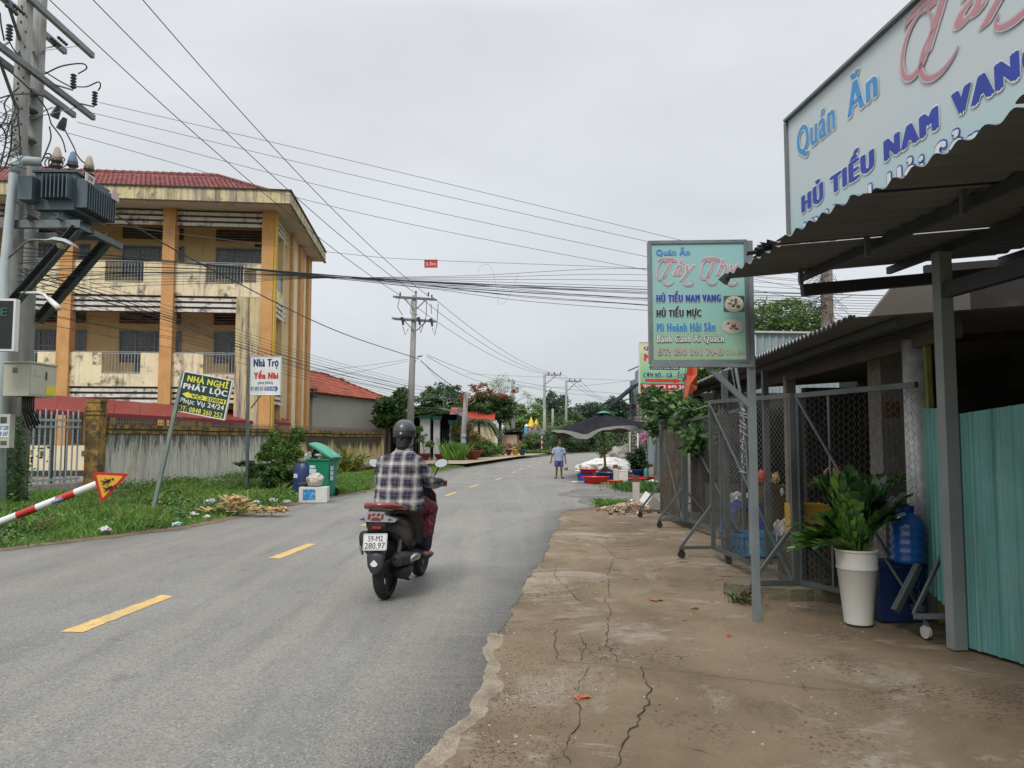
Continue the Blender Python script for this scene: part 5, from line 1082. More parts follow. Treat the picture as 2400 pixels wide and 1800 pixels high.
# warning post, back of a triangular sign
wsb = thing('warning_sign', 'grey back of a triangular sign on a red and white banded post at the bend', 'road sign', AT(1270, 1062, 73)); b0 = AT(1270, 1066, 73); b0.z = 0; t0 = AT(1270, 1003, 73); q = MB()
for k in range(10): q.tube([b0.lerp(t0, k/10), b0.lerp(t0, (k+1)/10)], .06, 10, mi=k % 2)
q.build('banded_post', [white_paint, red_paint], wsb); q = MB(); a, b, c = AT(1262, 1018, 72.9), AT(1279, 1018, 72.9), AT(1270.5, 1003, 72.9); q.add([a, b, c, a+Vector((0, .03, 0)), b+Vector((0, .03, 0)), c+Vector((0, .03, 0))], [(0, 1, 2), (5, 4, 3), (0, 3, 4, 1), (1, 4, 5, 2), (2, 5, 3, 0)]); q.build('sign_plate', M('sign_back', (.25, .30, .34), .5, .3), wsb)
# ---------------------------------------------------------------- poles
def simple_pole(label, base, top, r0, r1, name='utility_pole', cat='utility pole', n=12):
    t = thing(name, label, cat, base); MB().tube([base, Vector(base).lerp(Vector(top), .5), top], [r0, (r0+r1)/2, r1], n).build('shaft', concrete_pole, t, smooth=True); return t
t2 = simple_pole('tall concrete pole with two crossarms rising behind the motorcyclist', (AT(958, 1080, 38).x, 38, .1), AT(972, 692, 38), .20, .12)
D = 38
for y, x0, x1, dz in ((696, 921, 1024, 0), (747, 918, 1022, 0)):
    for k, (a, b) in enumerate(((x0, x1-6), (x0+6, x1))):
        q = MB(); q.beam(AT(a, y+2*k+(-1), D-.16+.32*k), AT(b, y+2*k+5, D-.16+.32*k), .07, .09); q.build('crossarm', galv, t2)
    q = MB(); q.beam(AT(947, y+4, D-.2), AT(968, y+26, D-.2), .05, .05); q.beam(AT(999, y+6, D-.2), AT(976, y+28, D-.2), .05, .05); q.build('arm_brace', galv, t2)
for px, py in ((938, 694), (975, 690), (1004, 694), (1012, 700)): insulator(t2, AT(px, py, D)-EZ*.02, .22, .05, m=dark_ins, n=3)
for px, py in ((944, 752), (983, 752), (1012, 755)): 
    q = MB().tube([AT(px-3, py-8, D-.4), AT(px, py, D-.4), AT(px+1, py+10, D-.4)], [.09, .07, .05], 8); q.build('cut_out_fuse', dark_ins, t2)
for pts_ in (((936, 700), (932, 720), (943, 738)), ((965, 702), (962, 735), (980, 738)), ((1000, 705), (999, 740), (986, 780), (983, 770)), ((1010, 712), (1011, 735)), ((1027, 712), (1024, 760), (1019, 786), (1013, 768)), ((944, 765), (950, 785), (957, 770))):
    MB().tube([AT(a, b, D-.5) for a, b in pts_], .016, 4).build('jumper_wire', wire_m, t2)
for px, py in ((990, 834), (975, 846)): MB().tube([AT(px-12, py+2, D), AT(px, py, D)], .04, 6).build('wire_clamp', galv_dk, t2)
for k in range(7): MB().box(AT(958+1.5*(k % 2), 1035-9*k, D-.215+.003*k), (.17, .02, .13)).build('paper_label', M('label_paper2', (.30, .40, .55), .7, var=.4, vs_=14), t2) if k < 3 else None
t3 = simple_pole('short round concrete pole with stuck notices beside the large red bowl', (AT(1082, 1080, 47).x, 47, .15), AT(1093, 918, 47), .17, .14)
for k in range(5): MB().lathe([(.172, 0), (.172, .22)], AT(1085+k*.8, 1052-k*14, 47), 12, cap=False).build('notice', M('notice_blue', (.33, .42, .56), .7, var=.4, vs_=9), t3) if k < 3 else None
MB().tube([AT(1094, 950, 46.8), AT(1105, 945, 46.8), AT(1113, 940, 46.8)], [.02, .02, .05], 6).build('lamp_arm', galv, t3)
MB().tube([AT(1040, 962, 56), AT(1040.5, 920, 56)], .04, 6).build('steel_tube', galv, thing('antenna_post', 'thin steel antenna tube standing above the awning house', 'antenna', AT(1040, 962, 56)))
t4 = simple_pole('plain concrete pole beside the bare tree', (AT(1205, 1030, 74).x, 74, 0), AT(1201, 890, 74), .22, .15); MB().box(AT(1205.5, 897, 74), (.12, .12, .3)).build('bracket', galv, t4)
for px, y0, x1, yb, D, lb, r0 in ((1276, 878, 1314, 902, 85, 'tall pole with one sided crossarm nearer the castle', .2), (1327, 893, 1360, 919, 97, 'tall pole with one sided crossarm behind the walking man', .2), (1434, 939, 1448, 945, 150, 'thin distant pole with small crossarm above the umbrella', .16)):
    t = simple_pole(lb, (AT(px, 1040, D).x, D, 0), AT(px, y0, D), r0, r0*.7)
    q = MB(); q.beam(AT(px-1, y0+1, D), AT(x1+1, y0+1, D), .1, .12); q.build('crossarm', galv, t); MB().beam(AT(px, yb, D), AT(px+(x1-px)*.75, y0+2, D), .08, .08).build('arm_brace', galv, t)
    for f in (.25, .62, 1.0): insulator(t, AT(px+(x1-px)*f, y0, D), .3, .08, m=dark_ins, n=3)
for px, y0, y1, D, lb in ((1276, 960, 1040, 84.4, 'short concrete stub pole set against the tall castle side pole'), (1295, 958, 1030, 100, 'short grey stub pole before the dark round tree'),): simple_pole(lb, (AT(px, 1030, D).x, D, 0), AT(px+.5, y0, D), .2, .15)
for i, (px, D, lb) in enumerate(((1289, 80, 'short white post by the hedge under the dark bush'), (1217, 68, 'small concrete garden post by the pinkish wall'))):
    p = AT(px, 1050, D); o = MB().box((p.x, D, .6), (.3, .2, 1.3)); q = o.box((p.x, D, 1.3), (.24, .15, .1)).build('marker_post', M('pale_concrete', (.42, .42, .38), .8), None); tag(q, lb, 'post')
# ================================================================ eatery at the near right
E_ = Vector((-.0906, .9959, 0)); R_v = Vector((.9959, .0906, 0)); EP = Vector((1.76, 6.4, 2.9))
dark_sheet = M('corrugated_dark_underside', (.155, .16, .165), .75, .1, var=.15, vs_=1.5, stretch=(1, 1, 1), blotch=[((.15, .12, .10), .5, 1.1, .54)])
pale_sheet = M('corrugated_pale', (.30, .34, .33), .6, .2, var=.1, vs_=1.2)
dk_steel = M('dark_steel_beam', (.055, .06, .065), .55, .3, var=.15, blotch=[((.1, .06, .04), .5, 4, .64)])
can = thing('shop_canopy', 'dark corrugated sheet canopy over the forecourt held by a square steel post', 'canopy', (3.3, 5.7, 0))
up_r = (R_v+EZ*.105).normalized()
for k in range(8):
    o_ = EP-E_*(1.14*k)+EZ*(.006*(k % 2)); ln = 1.9+.0*k
    r_ = random.Random(k); jut = r_.uniform(-.05, .03)
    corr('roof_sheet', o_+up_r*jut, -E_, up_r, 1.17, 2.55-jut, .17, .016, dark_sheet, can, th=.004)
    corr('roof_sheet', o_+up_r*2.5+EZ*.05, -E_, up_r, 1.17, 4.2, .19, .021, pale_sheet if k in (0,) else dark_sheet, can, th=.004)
for s_ in (.74, 1.55, 2.6, 4.0): 
    a = EP+up_r*s_-EZ*.075; MB().beam(a+E_*.02+EZ*.02, a-E_*9+EZ*.02, .04, .06).build('purlin', dk_steel, can)
for t_ in (.05, 3.0, 6.0): MB().beam(EP-E_*t_+up_r*.72-EZ*.17, EP-E_*t_+up_r*5.5-EZ*.17, .06, .10).build('rafter', dk_steel, can)
sp_ = Vector((3.28, 5.72, 0)); MB().box(sp_+EZ*1.48, (.10, .095, 2.96), (R_v, E_, EZ)).build('post', M('post_pale_steel', (.26, .28, .28), .5, .3, var=.1, vs_=3), can)
MB().beam(sp_+EZ*2.66, sp_-E_*3.6+EZ*2.66, .07, .11).build('tie_beam', dk_steel, can)
for t_ in (.9, 1.8): MB().box(sp_-E_*t_+EZ*2.86, (.07, .07, .4), (R_v, E_, EZ)).build('stub_post', dk_steel, can)
q = MB(); tc_ = [AT(1683, 655, 6.3), AT(1700, 640, 6.28), AT(1716, 645, 6.27), AT(1704, 668, 6.3), AT(1697, 666, 6.3)]; q.add(tc_+[v+Vector((.003, .008, 0)) for v in tc_], [(0, 1, 2, 3, 4), (9, 8, 7, 6, 5)]+[(i, (i+1) % 5, (i+1) % 5+5, i+5) for i in range(5)]); q.build('torn_corner', dk_steel, can)
# crushed cloth scrap on the sheet end
tag(blob(EP+up_r*.25-E_*.55+EZ*.10, (.13, .16, .05), 4, .5, 3, 3.2).build('cloth_scrap', M('cloth_dark', (.03, .035, .04), .9, var=.5, vs_=20), None), 'dark crumpled rag lying on the tip of the corrugated canopy', 'rag')
# ---- billboard on the canopy
bb = thing('billboard', 'large pale banner billboard with blue and pink lettering standing on the corrugated canopy', 'billboard', (2.34, 6.3, 2.9))
bo = Vector((2.34, 6.3, 2.98)); bex = -E_; 
def grad_mat(name, c0, c1, z0, z1, axis=2, rough=.5, c2=None):
    m = bpy.data.materials.new(name); m.use_nodes = True; N = m.node_tree.nodes; L = m.node_tree.links; b = N['Principled BSDF']; tc = N.new('ShaderNodeTexCoord'); sp = N.new('ShaderNodeSeparateXYZ'); L.new(tc.outputs['Object'], sp.inputs[0])
    r = N.new('ShaderNodeMapRange'); r.inputs['From Min'].default_value = z0; r.inputs['From Max'].default_value = z1; L.new(sp.outputs[axis], r.inputs['Value'])
    n = N.new('ShaderNodeTexNoise'); n.inputs['Scale'].default_value = 1.2; L.new(tc.outputs['Object'], n.inputs['Vector'])
    a = N.new('ShaderNodeMath'); a.operation = 'ADD'; L.new(r.outputs[0], a.inputs[0]); s = N.new('ShaderNodeMath'); s.operation = 'MULTIPLY_ADD'; s.inputs[1].default_value = .5; s.inputs[2].default_value = -.25; L.new(n.outputs['Fac'], s.inputs[0]); L.new(s.outputs[0], a.inputs[1])
    cr = N.new('ShaderNodeValToRGB'); cr.color_ramp.elements[0].color = (*c0, 1); cr.color_ramp.elements[1].color = (*c1, 1); L.new(a.outputs[0], cr.inputs[0])
    if c2: x = cr.color_ramp.elements.new(.5); x.color = (*c2, 1)
    L.new(cr.outputs[0], b.inputs['Base Color']); b.inputs['Roughness'].default_value = rough; return m
MB().box(bo+bex*4+EZ*.655-R_v*(-.03), (8, .05, 1.19), (bex, R_v, EZ)).build('banner_face', grad_mat('banner_print', (.30, .58, .60), (.55, .60, .63), -.1, .75), bb)
for k in range(9): MB().box(bo+bex*(.02+k)+R_v*.08+EZ*.5, (.03, .03, 1.3), (bex, R_v, EZ)).build('support', galv, bb)
MB().beam(bo+EZ*1.262, bo+bex*8+EZ*1.262, .06, .02).build('edge_trim', galv, bb); MB().beam(bo-bex*.012+EZ*-.03, bo-bex*.012+EZ*1.26, .06, .02).build('edge_trim', galv, bb)
for k in range(14): MB().box(bo+bex*(.3+k*.55)+EZ*1.28, (.015, .02, .02), (bex, R_v, EZ)).build('clip', black_rub, bb)
fo = bo+R_v*.004
def bt_(s, s0, s1, z0, z1, m, **k): return lettering(s, fo, bex, EZ, s0, z0-2.98, s1-s0, z1-z0, m, bb, **k)
sky_b = M('letter_sky_blue', (.05, .27, .60), .5); royal = M('letter_royal_blue', (.022, .05, .36), .5); halo_w = M('letter_white', (.66, .70, .70), .5); pinkl = M('letter_pink', (.50, .22, .26), .5); pinkw = M('letter_pale_pink', (.50, .46, .47), .5)
bt_('Quán', .17, .80, 3.80, 4.10, sky_b, off=.035, shear=.0, halo=halo_w, halo_w=.035); bt_('Ăn', .95, 1.36, 3.84, 4.16, sky_b, off=.05, halo=halo_w, halo_w=.035)
bt_('HỦ TIẾU NAM', .22, 1.96, 3.36, 3.60, royal, off=.105, halo=halo_w, halo_w=.03); bt_('VANG', 2.06, 2.78, 3.36, 3.53, royal, off=.105, halo=halo_w, halo_w=.03)
bt_('Mì Hoành Hải Sản', .24, 2.30, 3.08, 3.31, halo_w, off=.05, halo=royal, halo_w=.03)
def script(txt_s, o, ex, ey, x, y, w_, h_, par, m0, m1, sc=1.0):
    """slanted script word with swashes round its capital"""
    lettering(txt_s, o, ex, ey, x+w_*.16, y+h_*.12, w_*.84, h_*.80, m0, par, off=.0, shear=.45, halo=m1, halo_w=.035)
    n = Vector(ex).cross(Vector(ey)); ex, ey, o = Vector(ex), Vector(ey), Vector(o)
    def stroke(pts, wd, m, lift):
        q = MB(); V = []; k = len(pts)
        for i, (a, b) in enumerate(pts):
            a2, b2 = pts[min(i+1, k-1)]; a1, b1 = pts[max(i-1, 0)]; d = Vector((a2-a1, b2-b1)).normalized(); s_ = wd*(.25+.75*sin(pi*i/(k-1)))*sc; V += [o+ex*(a-d.y*s_)+ey*(b+d.x*s_)+n*lift, o+ex*(a+d.y*s_)+ey*(b-d.x*s_)+n*lift]
        q.add(V, [(2*i, 2*i+1, 2*i+3, 2*i+2) for i in range(k-1)]); q.build('lettering', m, par)
    for cx, cy, rx, ry, a0, a1 in ((.13, .52, .12, .34, 60, 420), (.32, .28, .16, .30, 110, 330), (.26, .86, .22, .10, 200, 20), (.80, .08, .12, .12, 150, 420)):
        pts = [(x+w_*(cx+rx*cos(radians(a0+(a1-a0)*t/28))+.12*ry*sin(radians(a0+(a1-a0)*t/28))), y+h_*(cy+ry*sin(radians(a0+(a1-a0)*t/28)))) for t in range(29)]
        stroke(pts, .022*h_/.3*.75, m1, .0075); stroke(pts, .012*h_/.3*.75, m0, .0085)
script('Tây', fo, bex, EZ, 1.62, 3.70-2.98, 1.2, .52, bb, pinkl, pinkw)
# ---- pole sign
SD = 6.6
sg_m = grad_mat('sign_print_teal', (.32, .44, .20), (.28, .50, .50), -.1, .8, c2=(.26, .50, .43))
P = panel('pole_sign', 'green teal eatery menu board in a steel frame with two noodle bowl pictures', AT(1519, 564, 6.62), AT(1751, 561, 6.58), AT(1526, 851, 6.62), .09, steel_sign, sg_m, .028)
t, o, ex, ey, n, w_, h_ = P
fx = lambda v: .03+.94*v
def T_(s, x0, x1, y0, y1, m, **k): return txt(P, s, fx(x0), fx(x1), .03+.94*y0, .03+.94*y1, m, **k)
hl = M('halo_white', (.62, .66, .66), .5)
T_('Quán Ăn', .05, .42, .895, .975, sky_b, off=.04, halo=M('halo_pale_blue', (.35, .5, .58), .5), halo_w=.03)
for sx, wd_ in (('Tây', (.06, .48)), ('Thy', (.53, .95))): script(sx, o, ex, ey, fx(wd_[0])*w_, .64*h_, (wd_[1]-wd_[0])*.94*w_, .225*h_, t, pinkl, hl, .8)
T_('HỦ TIẾU NAM VANG', .046, .742, .49, .60, royal, off=.10, halo=hl, halo_w=.025); T_('HỦ TIẾU MỰC', .046, .53, .347, .468, pr_black, off=.085, halo=hl, halo_w=.025)
T_('Mì Hoành Hải Sản', .046, .674, .24, .325, M('letter_mid_blue', (.02, .22, .50), .5), off=.07, halo=hl, halo_w=.025); T_('Bánh Canh Xí Quách', .046, .767, .131, .215, M('letter_stone', (.55, .56, .52), .5), off=.06, halo=pr_black, halo_w=.03)
T_('ĐT: 090 391 7943', .046, .757, .032, .10, M('letter_faded_pink', (.42, .33, .35), .5), off=.06, halo=M('letter_fade', (.36, .36, .34), .5), halo_w=.02); T_('Châu Bình', .78, .985, .035, .085, M('letter_fade2', (.40, .40, .38), .5), off=.02, shear=.4)
def bowl_picture(x0, x1, y0, y1, oval):
    cx, cy, rx, ry = (x0+x1)/2, (y0+y1)/2, (x1-x0)/2, (y1-y0)/2; mk = lambda k, dx=0, dy=0, a=1: [(fx(cx+dx+rx*k*cos(2*pi*i/28)), .03+.94*(cy+dy+ry*k*a*sin(2*pi*i/28))) for i in range(28)]
    if not oval: shape(P, [(fx(x0), .03+.94*y0), (fx(x1), .03+.94*y0), (fx(x1), .03+.94*y1), (fx(x0), .03+.94*y1)], M('photo_dark', (.05, .09, .09), .5, var=.6, vs_=18), .003, 'dish_print')
    shape(P, mk(1.0 if oval else .93, 0, -.008), M('bowl_rim', (.03, .03, .03) if oval else (.5, .47, .44), .5), .004, 'dish_print'); shape(P, mk(.88 if oval else .85, 0, .008), M('broth_pale', (.55, .50, .44), .5, var=.3, vs_=30), .005, 'dish_print')
    r = random.Random(int(cx*100))
    for k in range(14):
        a, b = cx+r.uniform(-.5, .5)*rx, cy+r.uniform(-.4, .5)*ry; s_ = r.uniform(.08, .22)*rx; shape(P, [(fx(a+s_*cos(i)), .03+.94*(b+s_*.7*sin(i))) for i in (0, 1, 2.2, 3.4, 4.6, 5.5)], M(('noodle_green' if k % 3 == 0 else ('noodle_brown' if k % 3 == 1 else 'noodle_pale')), ((.05, .14, .05) if k % 3 == 0 else ((.22, .12, .08) if k % 3 == 1 else (.6, .55, .5))), .5), .006+.0002*k, 'dish_print')
bowl_picture(.77, .992, .407, .545, False); bowl_picture(.745, .98, .225, .345, True)
pst = M('sign_post_steel', (.22, .26, .27), .45, .45, var=.15, vs_=4, grain=.06, blotch=[((.25, .22, .18), .4, 3, .62)])
pb = Vector((AT(1763, 900, 6.62).x, 6.64, 0)); MB().box(pb+EZ*1.64, (.058, .058, 3.3)).build('post', pst, t)
MB().box(pb+Vector((-.068, -.0, 2.9)), (.045, .06, .8)).build('post_clamp', pst, t)
MB().beam(AT(1655, 855, 6.64), AT(1762, 955, 6.64), .045, .045).build('brace', pst, t); MB().beam(AT(1526, 853, 6.62), AT(1765, 853, 6.62), .06, .06).build('bottom_rail', pst, t)
# second thin post and cord
lp_ = thing('leaning_pipe', 'thin leaning steel pipe tied with wire behind the menu board post', 'pipe', AT(1745, 1100, 7.6)); MB().tube([AT(1722, 850, 7.9), AT(1742, 960, 7.8), AT(1757, 1150, 7.6), AT(1760, 1300, 7.5)], .018, 8).build('pipe', galv, lp_)
q = MB(); rr = random.Random(3)
for k in range(26):
    y = 955+k*6; q.tube([AT(1738+rr.uniform(-7, 7), y, 7.72), AT(1745+rr.uniform(-9, 9), y+rr.uniform(2, 12), 7.7)], .004, 4)
q.build('tie_wire', white_paint, lp_)
tag(MB().tube([AT(1712, 850, 7.2), AT(1722, 905, 7.2), AT(1745, 985, 7.3)], .005, 4).build('cord', M('cord_blue_white', (.4, .5, .6), .6), None), 'thin pale blue cord hanging beneath the menu board', 'cord')
# ---- neighbour lean-to roof
A_v = Vector((.0716, .9974, 0)); B_v = Vector((.9974, -.0716, 0)); L0 = Vector((2.72, 6.0, 2.5))
lr = thing('lean_to_roof', 'low corrugated lean-to roof on a round steel column behind the wire mesh screens', 'roof', (3.6, 6.7, 0))
upb = (B_v+EZ*.06).normalized(); edge_m = M('corrugated_edge_pale', (.28, .29, .28), .6, .2, var=.2, vs_=6)
for k in range(9):
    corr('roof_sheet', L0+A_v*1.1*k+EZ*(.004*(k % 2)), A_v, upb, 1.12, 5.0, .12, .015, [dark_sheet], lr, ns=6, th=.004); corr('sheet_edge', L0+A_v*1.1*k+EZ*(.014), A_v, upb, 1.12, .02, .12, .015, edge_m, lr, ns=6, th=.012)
for s_ in (.35, .8): MB().beam(L0+upb*s_-EZ*.06, L0+upb*s_-EZ*.06+A_v*9.8, .05, .07).build('purlin', dk_steel, lr)
MB().beam(L0+upb*.8-EZ*.15, L0+upb*.8-EZ*.15+A_v*9.8, .07, .12).build('edge_beam', M('timber_dark', (.10, .08, .07), .8, var=.2), lr)
MB().lathe([(.105, -.02), (.105, 2.42)], (3.60, 6.75, 0), 22).build('column', M('column_mottled_steel', (.60, .61, .60), .5, .3, var=.2, vs_=14, grain=.15, gs=60), lr, smooth=True)
for y_, m_ in ((10.6, M('post_weathered', (.30, .28, .24), .9, var=.2)), (12.8, None), (15.2, None)): MB().box((3.0+.0716*(y_-6)+.55, y_, 1.2), (.13, .13, 2.45)).build('post', m_ or M('post_weathered', (.3, .28, .24)), lr)
# dark rooms: walls behind
dkw = M('shade_dark_wall', (.028, .026, .023), .9, var=.3, vs_=1.5, blotch=[((.08, .07, .055), .6, 1.5, .55)]); tanp = M('tan_board_dark', (.12, .105, .09), .9, var=.12, vs_=1, grain=.06)  # near-black walls: the unlit room's shade is put into their colour
hw = thing('shop_house', 'dark open fronted shop house with mottled pillar behind the mesh screens', 'house', (6, 9, 0))
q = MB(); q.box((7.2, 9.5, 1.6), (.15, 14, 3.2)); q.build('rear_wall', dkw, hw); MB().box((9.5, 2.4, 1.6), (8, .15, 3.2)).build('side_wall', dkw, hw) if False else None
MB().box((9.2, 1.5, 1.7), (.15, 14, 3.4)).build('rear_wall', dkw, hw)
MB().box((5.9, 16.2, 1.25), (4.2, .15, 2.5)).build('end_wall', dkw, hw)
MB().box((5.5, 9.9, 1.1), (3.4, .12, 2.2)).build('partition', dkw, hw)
q = MB(); q.prism([(-.55, .0), (.6, .08), (.6, .55), (-.1, .55)], (3.85, 7.3, 2.52), (1, 0, 0), (0, 0, 1), .06); q.build('gable_or_shade_board', tanp, hw)
q = MB(); q.prism([(0, 0), (2.6, .12), (2.6, 1.0), (0, .8)], (4.2, 7.6, 2.5), (1, 0, 0), (0, 0, 1), .06); q.build('gable_or_shade_board', dkw, hw)  # dark panel added where the unlit room behind shows black
plr = M('mottled_pillar', (.22, .20, .175), .9, var=.2, vs_=10, grain=.2, gs=40)
pc = AT(2088, 1000, 8.4); MB().box((pc.x, 8.4, 1.25), (.34, .3, 2.5)).build('pillar', plr, hw)
MB().box((AT(2093, 960, 8.2).x, 8.24, AT(2093, 960, 8.2).z), (.17, .01, .17)).build('poster', M('poster_red_brown', (.16, .07, .045), .7, var=.4, vs_=14), hw)
for px in (1700, 1795): p = AT(px, 1000, 9.6); MB().box((p.x, 9.6, 1.2), (.07, .07, 2.4)).build('inner_post', galv_dk, hw)
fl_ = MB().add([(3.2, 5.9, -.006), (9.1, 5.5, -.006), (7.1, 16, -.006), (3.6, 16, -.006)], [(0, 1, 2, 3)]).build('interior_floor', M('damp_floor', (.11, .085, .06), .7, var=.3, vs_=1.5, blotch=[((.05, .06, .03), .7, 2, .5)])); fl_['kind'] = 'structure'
# mossy slab at the foot of the screens
q = MB(); rr = random.Random(5); c = G(1868, 1392); out_ = [(.72*cos(2*pi*i/18)*(1+.12*rr.uniform(-1, 1)), .30*sin(2*pi*i/18)*(1+.2*rr.uniform(-1, 1))) for i in range(18)]
q.prism(out_, (c.x, c.y, .10), (.97, -.2, 0), (.2, .97, 0), .14); tag(q.build('mossy_slab', M('mossy_concrete', (.14, .12, .08), .95, var=.4, vs_=5, bump=1, bs=18, blotch=[((.06, .075, .03), .8, 5, .5), ((.3, .27, .2), .6, 7, .58)])), 'mossy broken concrete slab on the ground beside the sign post foot', 'slab')
blade_clump('weed_tuft', 'ragged weed tuft growing at the foot of the menu board post', tuple(G(1740, 1410, .0)), .14, 90, .07, [leaf_dark, M('leaf_dry', (.14, .08, .05), .8)], 91, lean=1.6, wd=.008)

# ---- wheeled wire mesh screens
mesh_m = M('mesh_wire', (.22, .22, .205), .55, .4, var=.2, vs_=9, blotch=[((.1, .07, .05), .5, 6, .6)])
net_m = M('brown_netting', (.075, .06, .042), .95, var=.4, vs_=8, blotch=[((.20, .19, .13), .6, 5, .54)], alpha=.8)
frame_s = M('screen_frame_steel', (.105, .122, .122), .5, .4, var=.2, vs_=4, grain=.08, blotch=[((.13, .08, .05), .5, 6, .66)])
def screen(label, a, b, za, zb, zt_a, zt_b, cell=.05, feet=(0, 1), foot=.55, diag=True, mesh_n=None, wr=.0024, mids=(), dense=False, skip_b=False):
    a, b = Vector((*a, 0)), Vector((*b, 0)); d = (b-a).normalized(); n = Vector((d.y, -d.x, 0)); w_ = (b-a).length
    t = thing('mesh_screen', label, 'mesh screen', a, 'wheeled wire mesh screens')
    P00, P10, P01, P11 = a+EZ*za, b+EZ*zb, a+EZ*zt_a, b+EZ*zt_b
    for p, q_ in (((P00, P01),) if skip_b else ((P00, P01), (P10, P11))): MB().beam(p, q_, .05, .05, up=d).build('upright', frame_s, t)
    for p, q_ in ((P00, P10), (P01, P11)): MB().beam(p-d*.025, q_+d*.025, .048, .048).build('rail', frame_s, t)
    for f in mids: MB().beam(P00.lerp(P10, f), P01.lerp(P11, f), .025, .025, up=d).build('mid_bar', frame_s, t)
    if diag: MB().beam(P01+n*.03, P10+n*.03, .022, .022).build('diagonal_bar', frame_s, t)
    V = []; Fc = []; k = int(w_/cell); hmax = max(zt_a-za, zt_b-zb); m_ = int(hmax/(cell*.62)); tri = [(0, 1), (.87, -.5), (-.87, -.5)]
    for i in range(k+1):
        for j in range(m_+1):
            x = i*cell+((j % 2)*2-1)*cell*.5*(1 if i % 2 == 0 else -1)*.5; x = min(max(x, .01), w_-.01); f = x/w_; z0 = za+(zb-za)*f; z1 = zt_a+(zt_b-zt_a)*f; p = a+d*x+EZ*(z0+(z1-z0)*j/m_)+n*(.004*(-1)**(i+j)+.012*sin(x*6+j*.13))
            for u_, v_ in tri: V.append(tuple(p+d*u_*wr+n*v_*wr))
        for j in range(m_):
            b0 = (i*(m_+1)+j)*3
            for s_ in range(3): Fc.append((b0+s_, b0+(s_+1) % 3, b0+3+(s_+1) % 3, b0+3+s_))
    npmesh('wire_mesh', V, Fc, mesh_m, t)
    if dense: MB().add([P00+n*.02, P10+n*.02, P11+n*.02, P01+n*.02], [(0, 1, 2, 3)]).build('netting', net_m, t)
    for ft in feet:
        p, z_ = (a, za) if ft == 0 else (b, zb); q = MB(); q.beam(p-n*foot+EZ*z_, p+n*foot*.9+EZ*z_, .04, .04); q.beam(p-n*foot*.95+EZ*(z_+.02), p+EZ*(z_+.55), .035, .035); q.beam(p+n*foot*.85+EZ*(z_+.02), p+EZ*(z_+.55), .035, .035); q.build('foot_brace', frame_s, t)
        for s_ in (-1, .85):
            c = p+n*foot*s_; q = MB(); q.box(c+EZ*(z_-.03), (.06, .06, .015)); q.beam(c+EZ*(z_-.03), c+EZ*.05+n*.02, .045, .01); q.lathe([(.015, -.016), (.05, -.014), (.05, .014), (.015, .016)], c+EZ*.045, 14, d); q.build('caster', galv_dk if s_ < 0 else black_rub, t)
    return t
screen('tall wire mesh screen with a caster foot just behind the menu board post', (2.62, 10.0), (2.80, 7.62), .13, .13, 2.02, 1.97, .05, mids=(.14,), foot=.5, wr=.0026)
screen('wire mesh screen standing behind the white flower pot and reaching the round column', (2.86, 7.60), (3.42, 6.45), .13, .13, 1.97, 2.0, .055, feet=(), mids=(.3,), wr=.003, skip_b=True)
screen('farthest wire mesh screen with dense black mesh beside the bollard', (2.93, 15.0), (2.98, 13.3), .13, .13, 1.86, 1.98, .045, foot=.5, wr=.0034, mids=(.6,), dense=True)
screen('wire mesh screen set back between the dense screen and the tall one', (3.02, 13.3), (3.3, 10.9), .13, .13, 1.84, 1.95, .05, feet=(), wr=.003)
# dense dark netting and a leaning trunk behind the farthest screen
tk = thing('tree_trunk', 'mossy tree trunk standing behind the farthest mesh screen', 'tree trunk', (3.5, 15.6, 0)); MB().tube([(3.30, 15.7, 0), (3.32, 15.7, 1.0), (3.42, 15.7, 2.1)], [.24, .2, .17], 12).build('trunk', M('mossy_bark', (.07, .065, .04), .9, var=.4, vs_=5, bump=.8, bs=14), tk, smooth=True)
# extra near-bottom right props of a third, folded screen by the column
q = MB(); q.beam(AT(2098, 1432, 6.2), AT(2152, 1325, 6.3), .05, .05); q.beam(AT(2142, 1440, 6.0), AT(2208, 1300, 6.1), .022, .03); q.beam(AT(2140, 1444, 6.0), AT(2225, 1444, 5.9), .03, .04); q.beam(AT(2075, 1310, 6.5), AT(2130, 1395, 6.4), .02, .02)
# clutter in the dark room
for i, (x, y, z, sx, sy, sz, nm_, m_, lb, ct) in enumerate(((4.6, 9.4, .3, .5, .4, .6, 'carton', M('cardboard', (.22, .15, .08), .9, var=.2), 'brown cardboard carton on the floor deep in the dark shop', 'box'), (5.1, 9.3, .45, .45, .4, .9, 'cabinet', M('cabinet_brown', (.12, .07, .04), .7), 'brown wooden cabinet deep in the dark shop', 'cabinet'), (3.9, 9.5, .22, .4, .35, .44, 'crate', M('crate_red', (.32, .05, .03), .5), 'red plastic crate on the floor deep in the dark shop', 'crate'), (4.3, 12.0, .4, .8, .5, .8, 'bench', M('bench_wood', (.16, .10, .06), .8), 'old wooden chest in the dark behind the far screens', 'chest'), (3.9, 14.2, .35, .5, .5, .7, 'concrete_block', M('block_grey', (.25, .24, .22), .9, var=.2), 'grey concrete block behind the screen set back', 'block'))):
    q2 = MB(); q2.box((x, y, z), (sx, sy, sz)); q2.box((x, y, z+sz/2-.02), (sx+.03, sy+.03, .04)); q2.box((x, y-sy/2-.004, z), (sx*.8, .008, sz*.6)); t2_ = thing(nm_, lb, ct, (x, y, 0)); q2.build('body', m_, t2_)
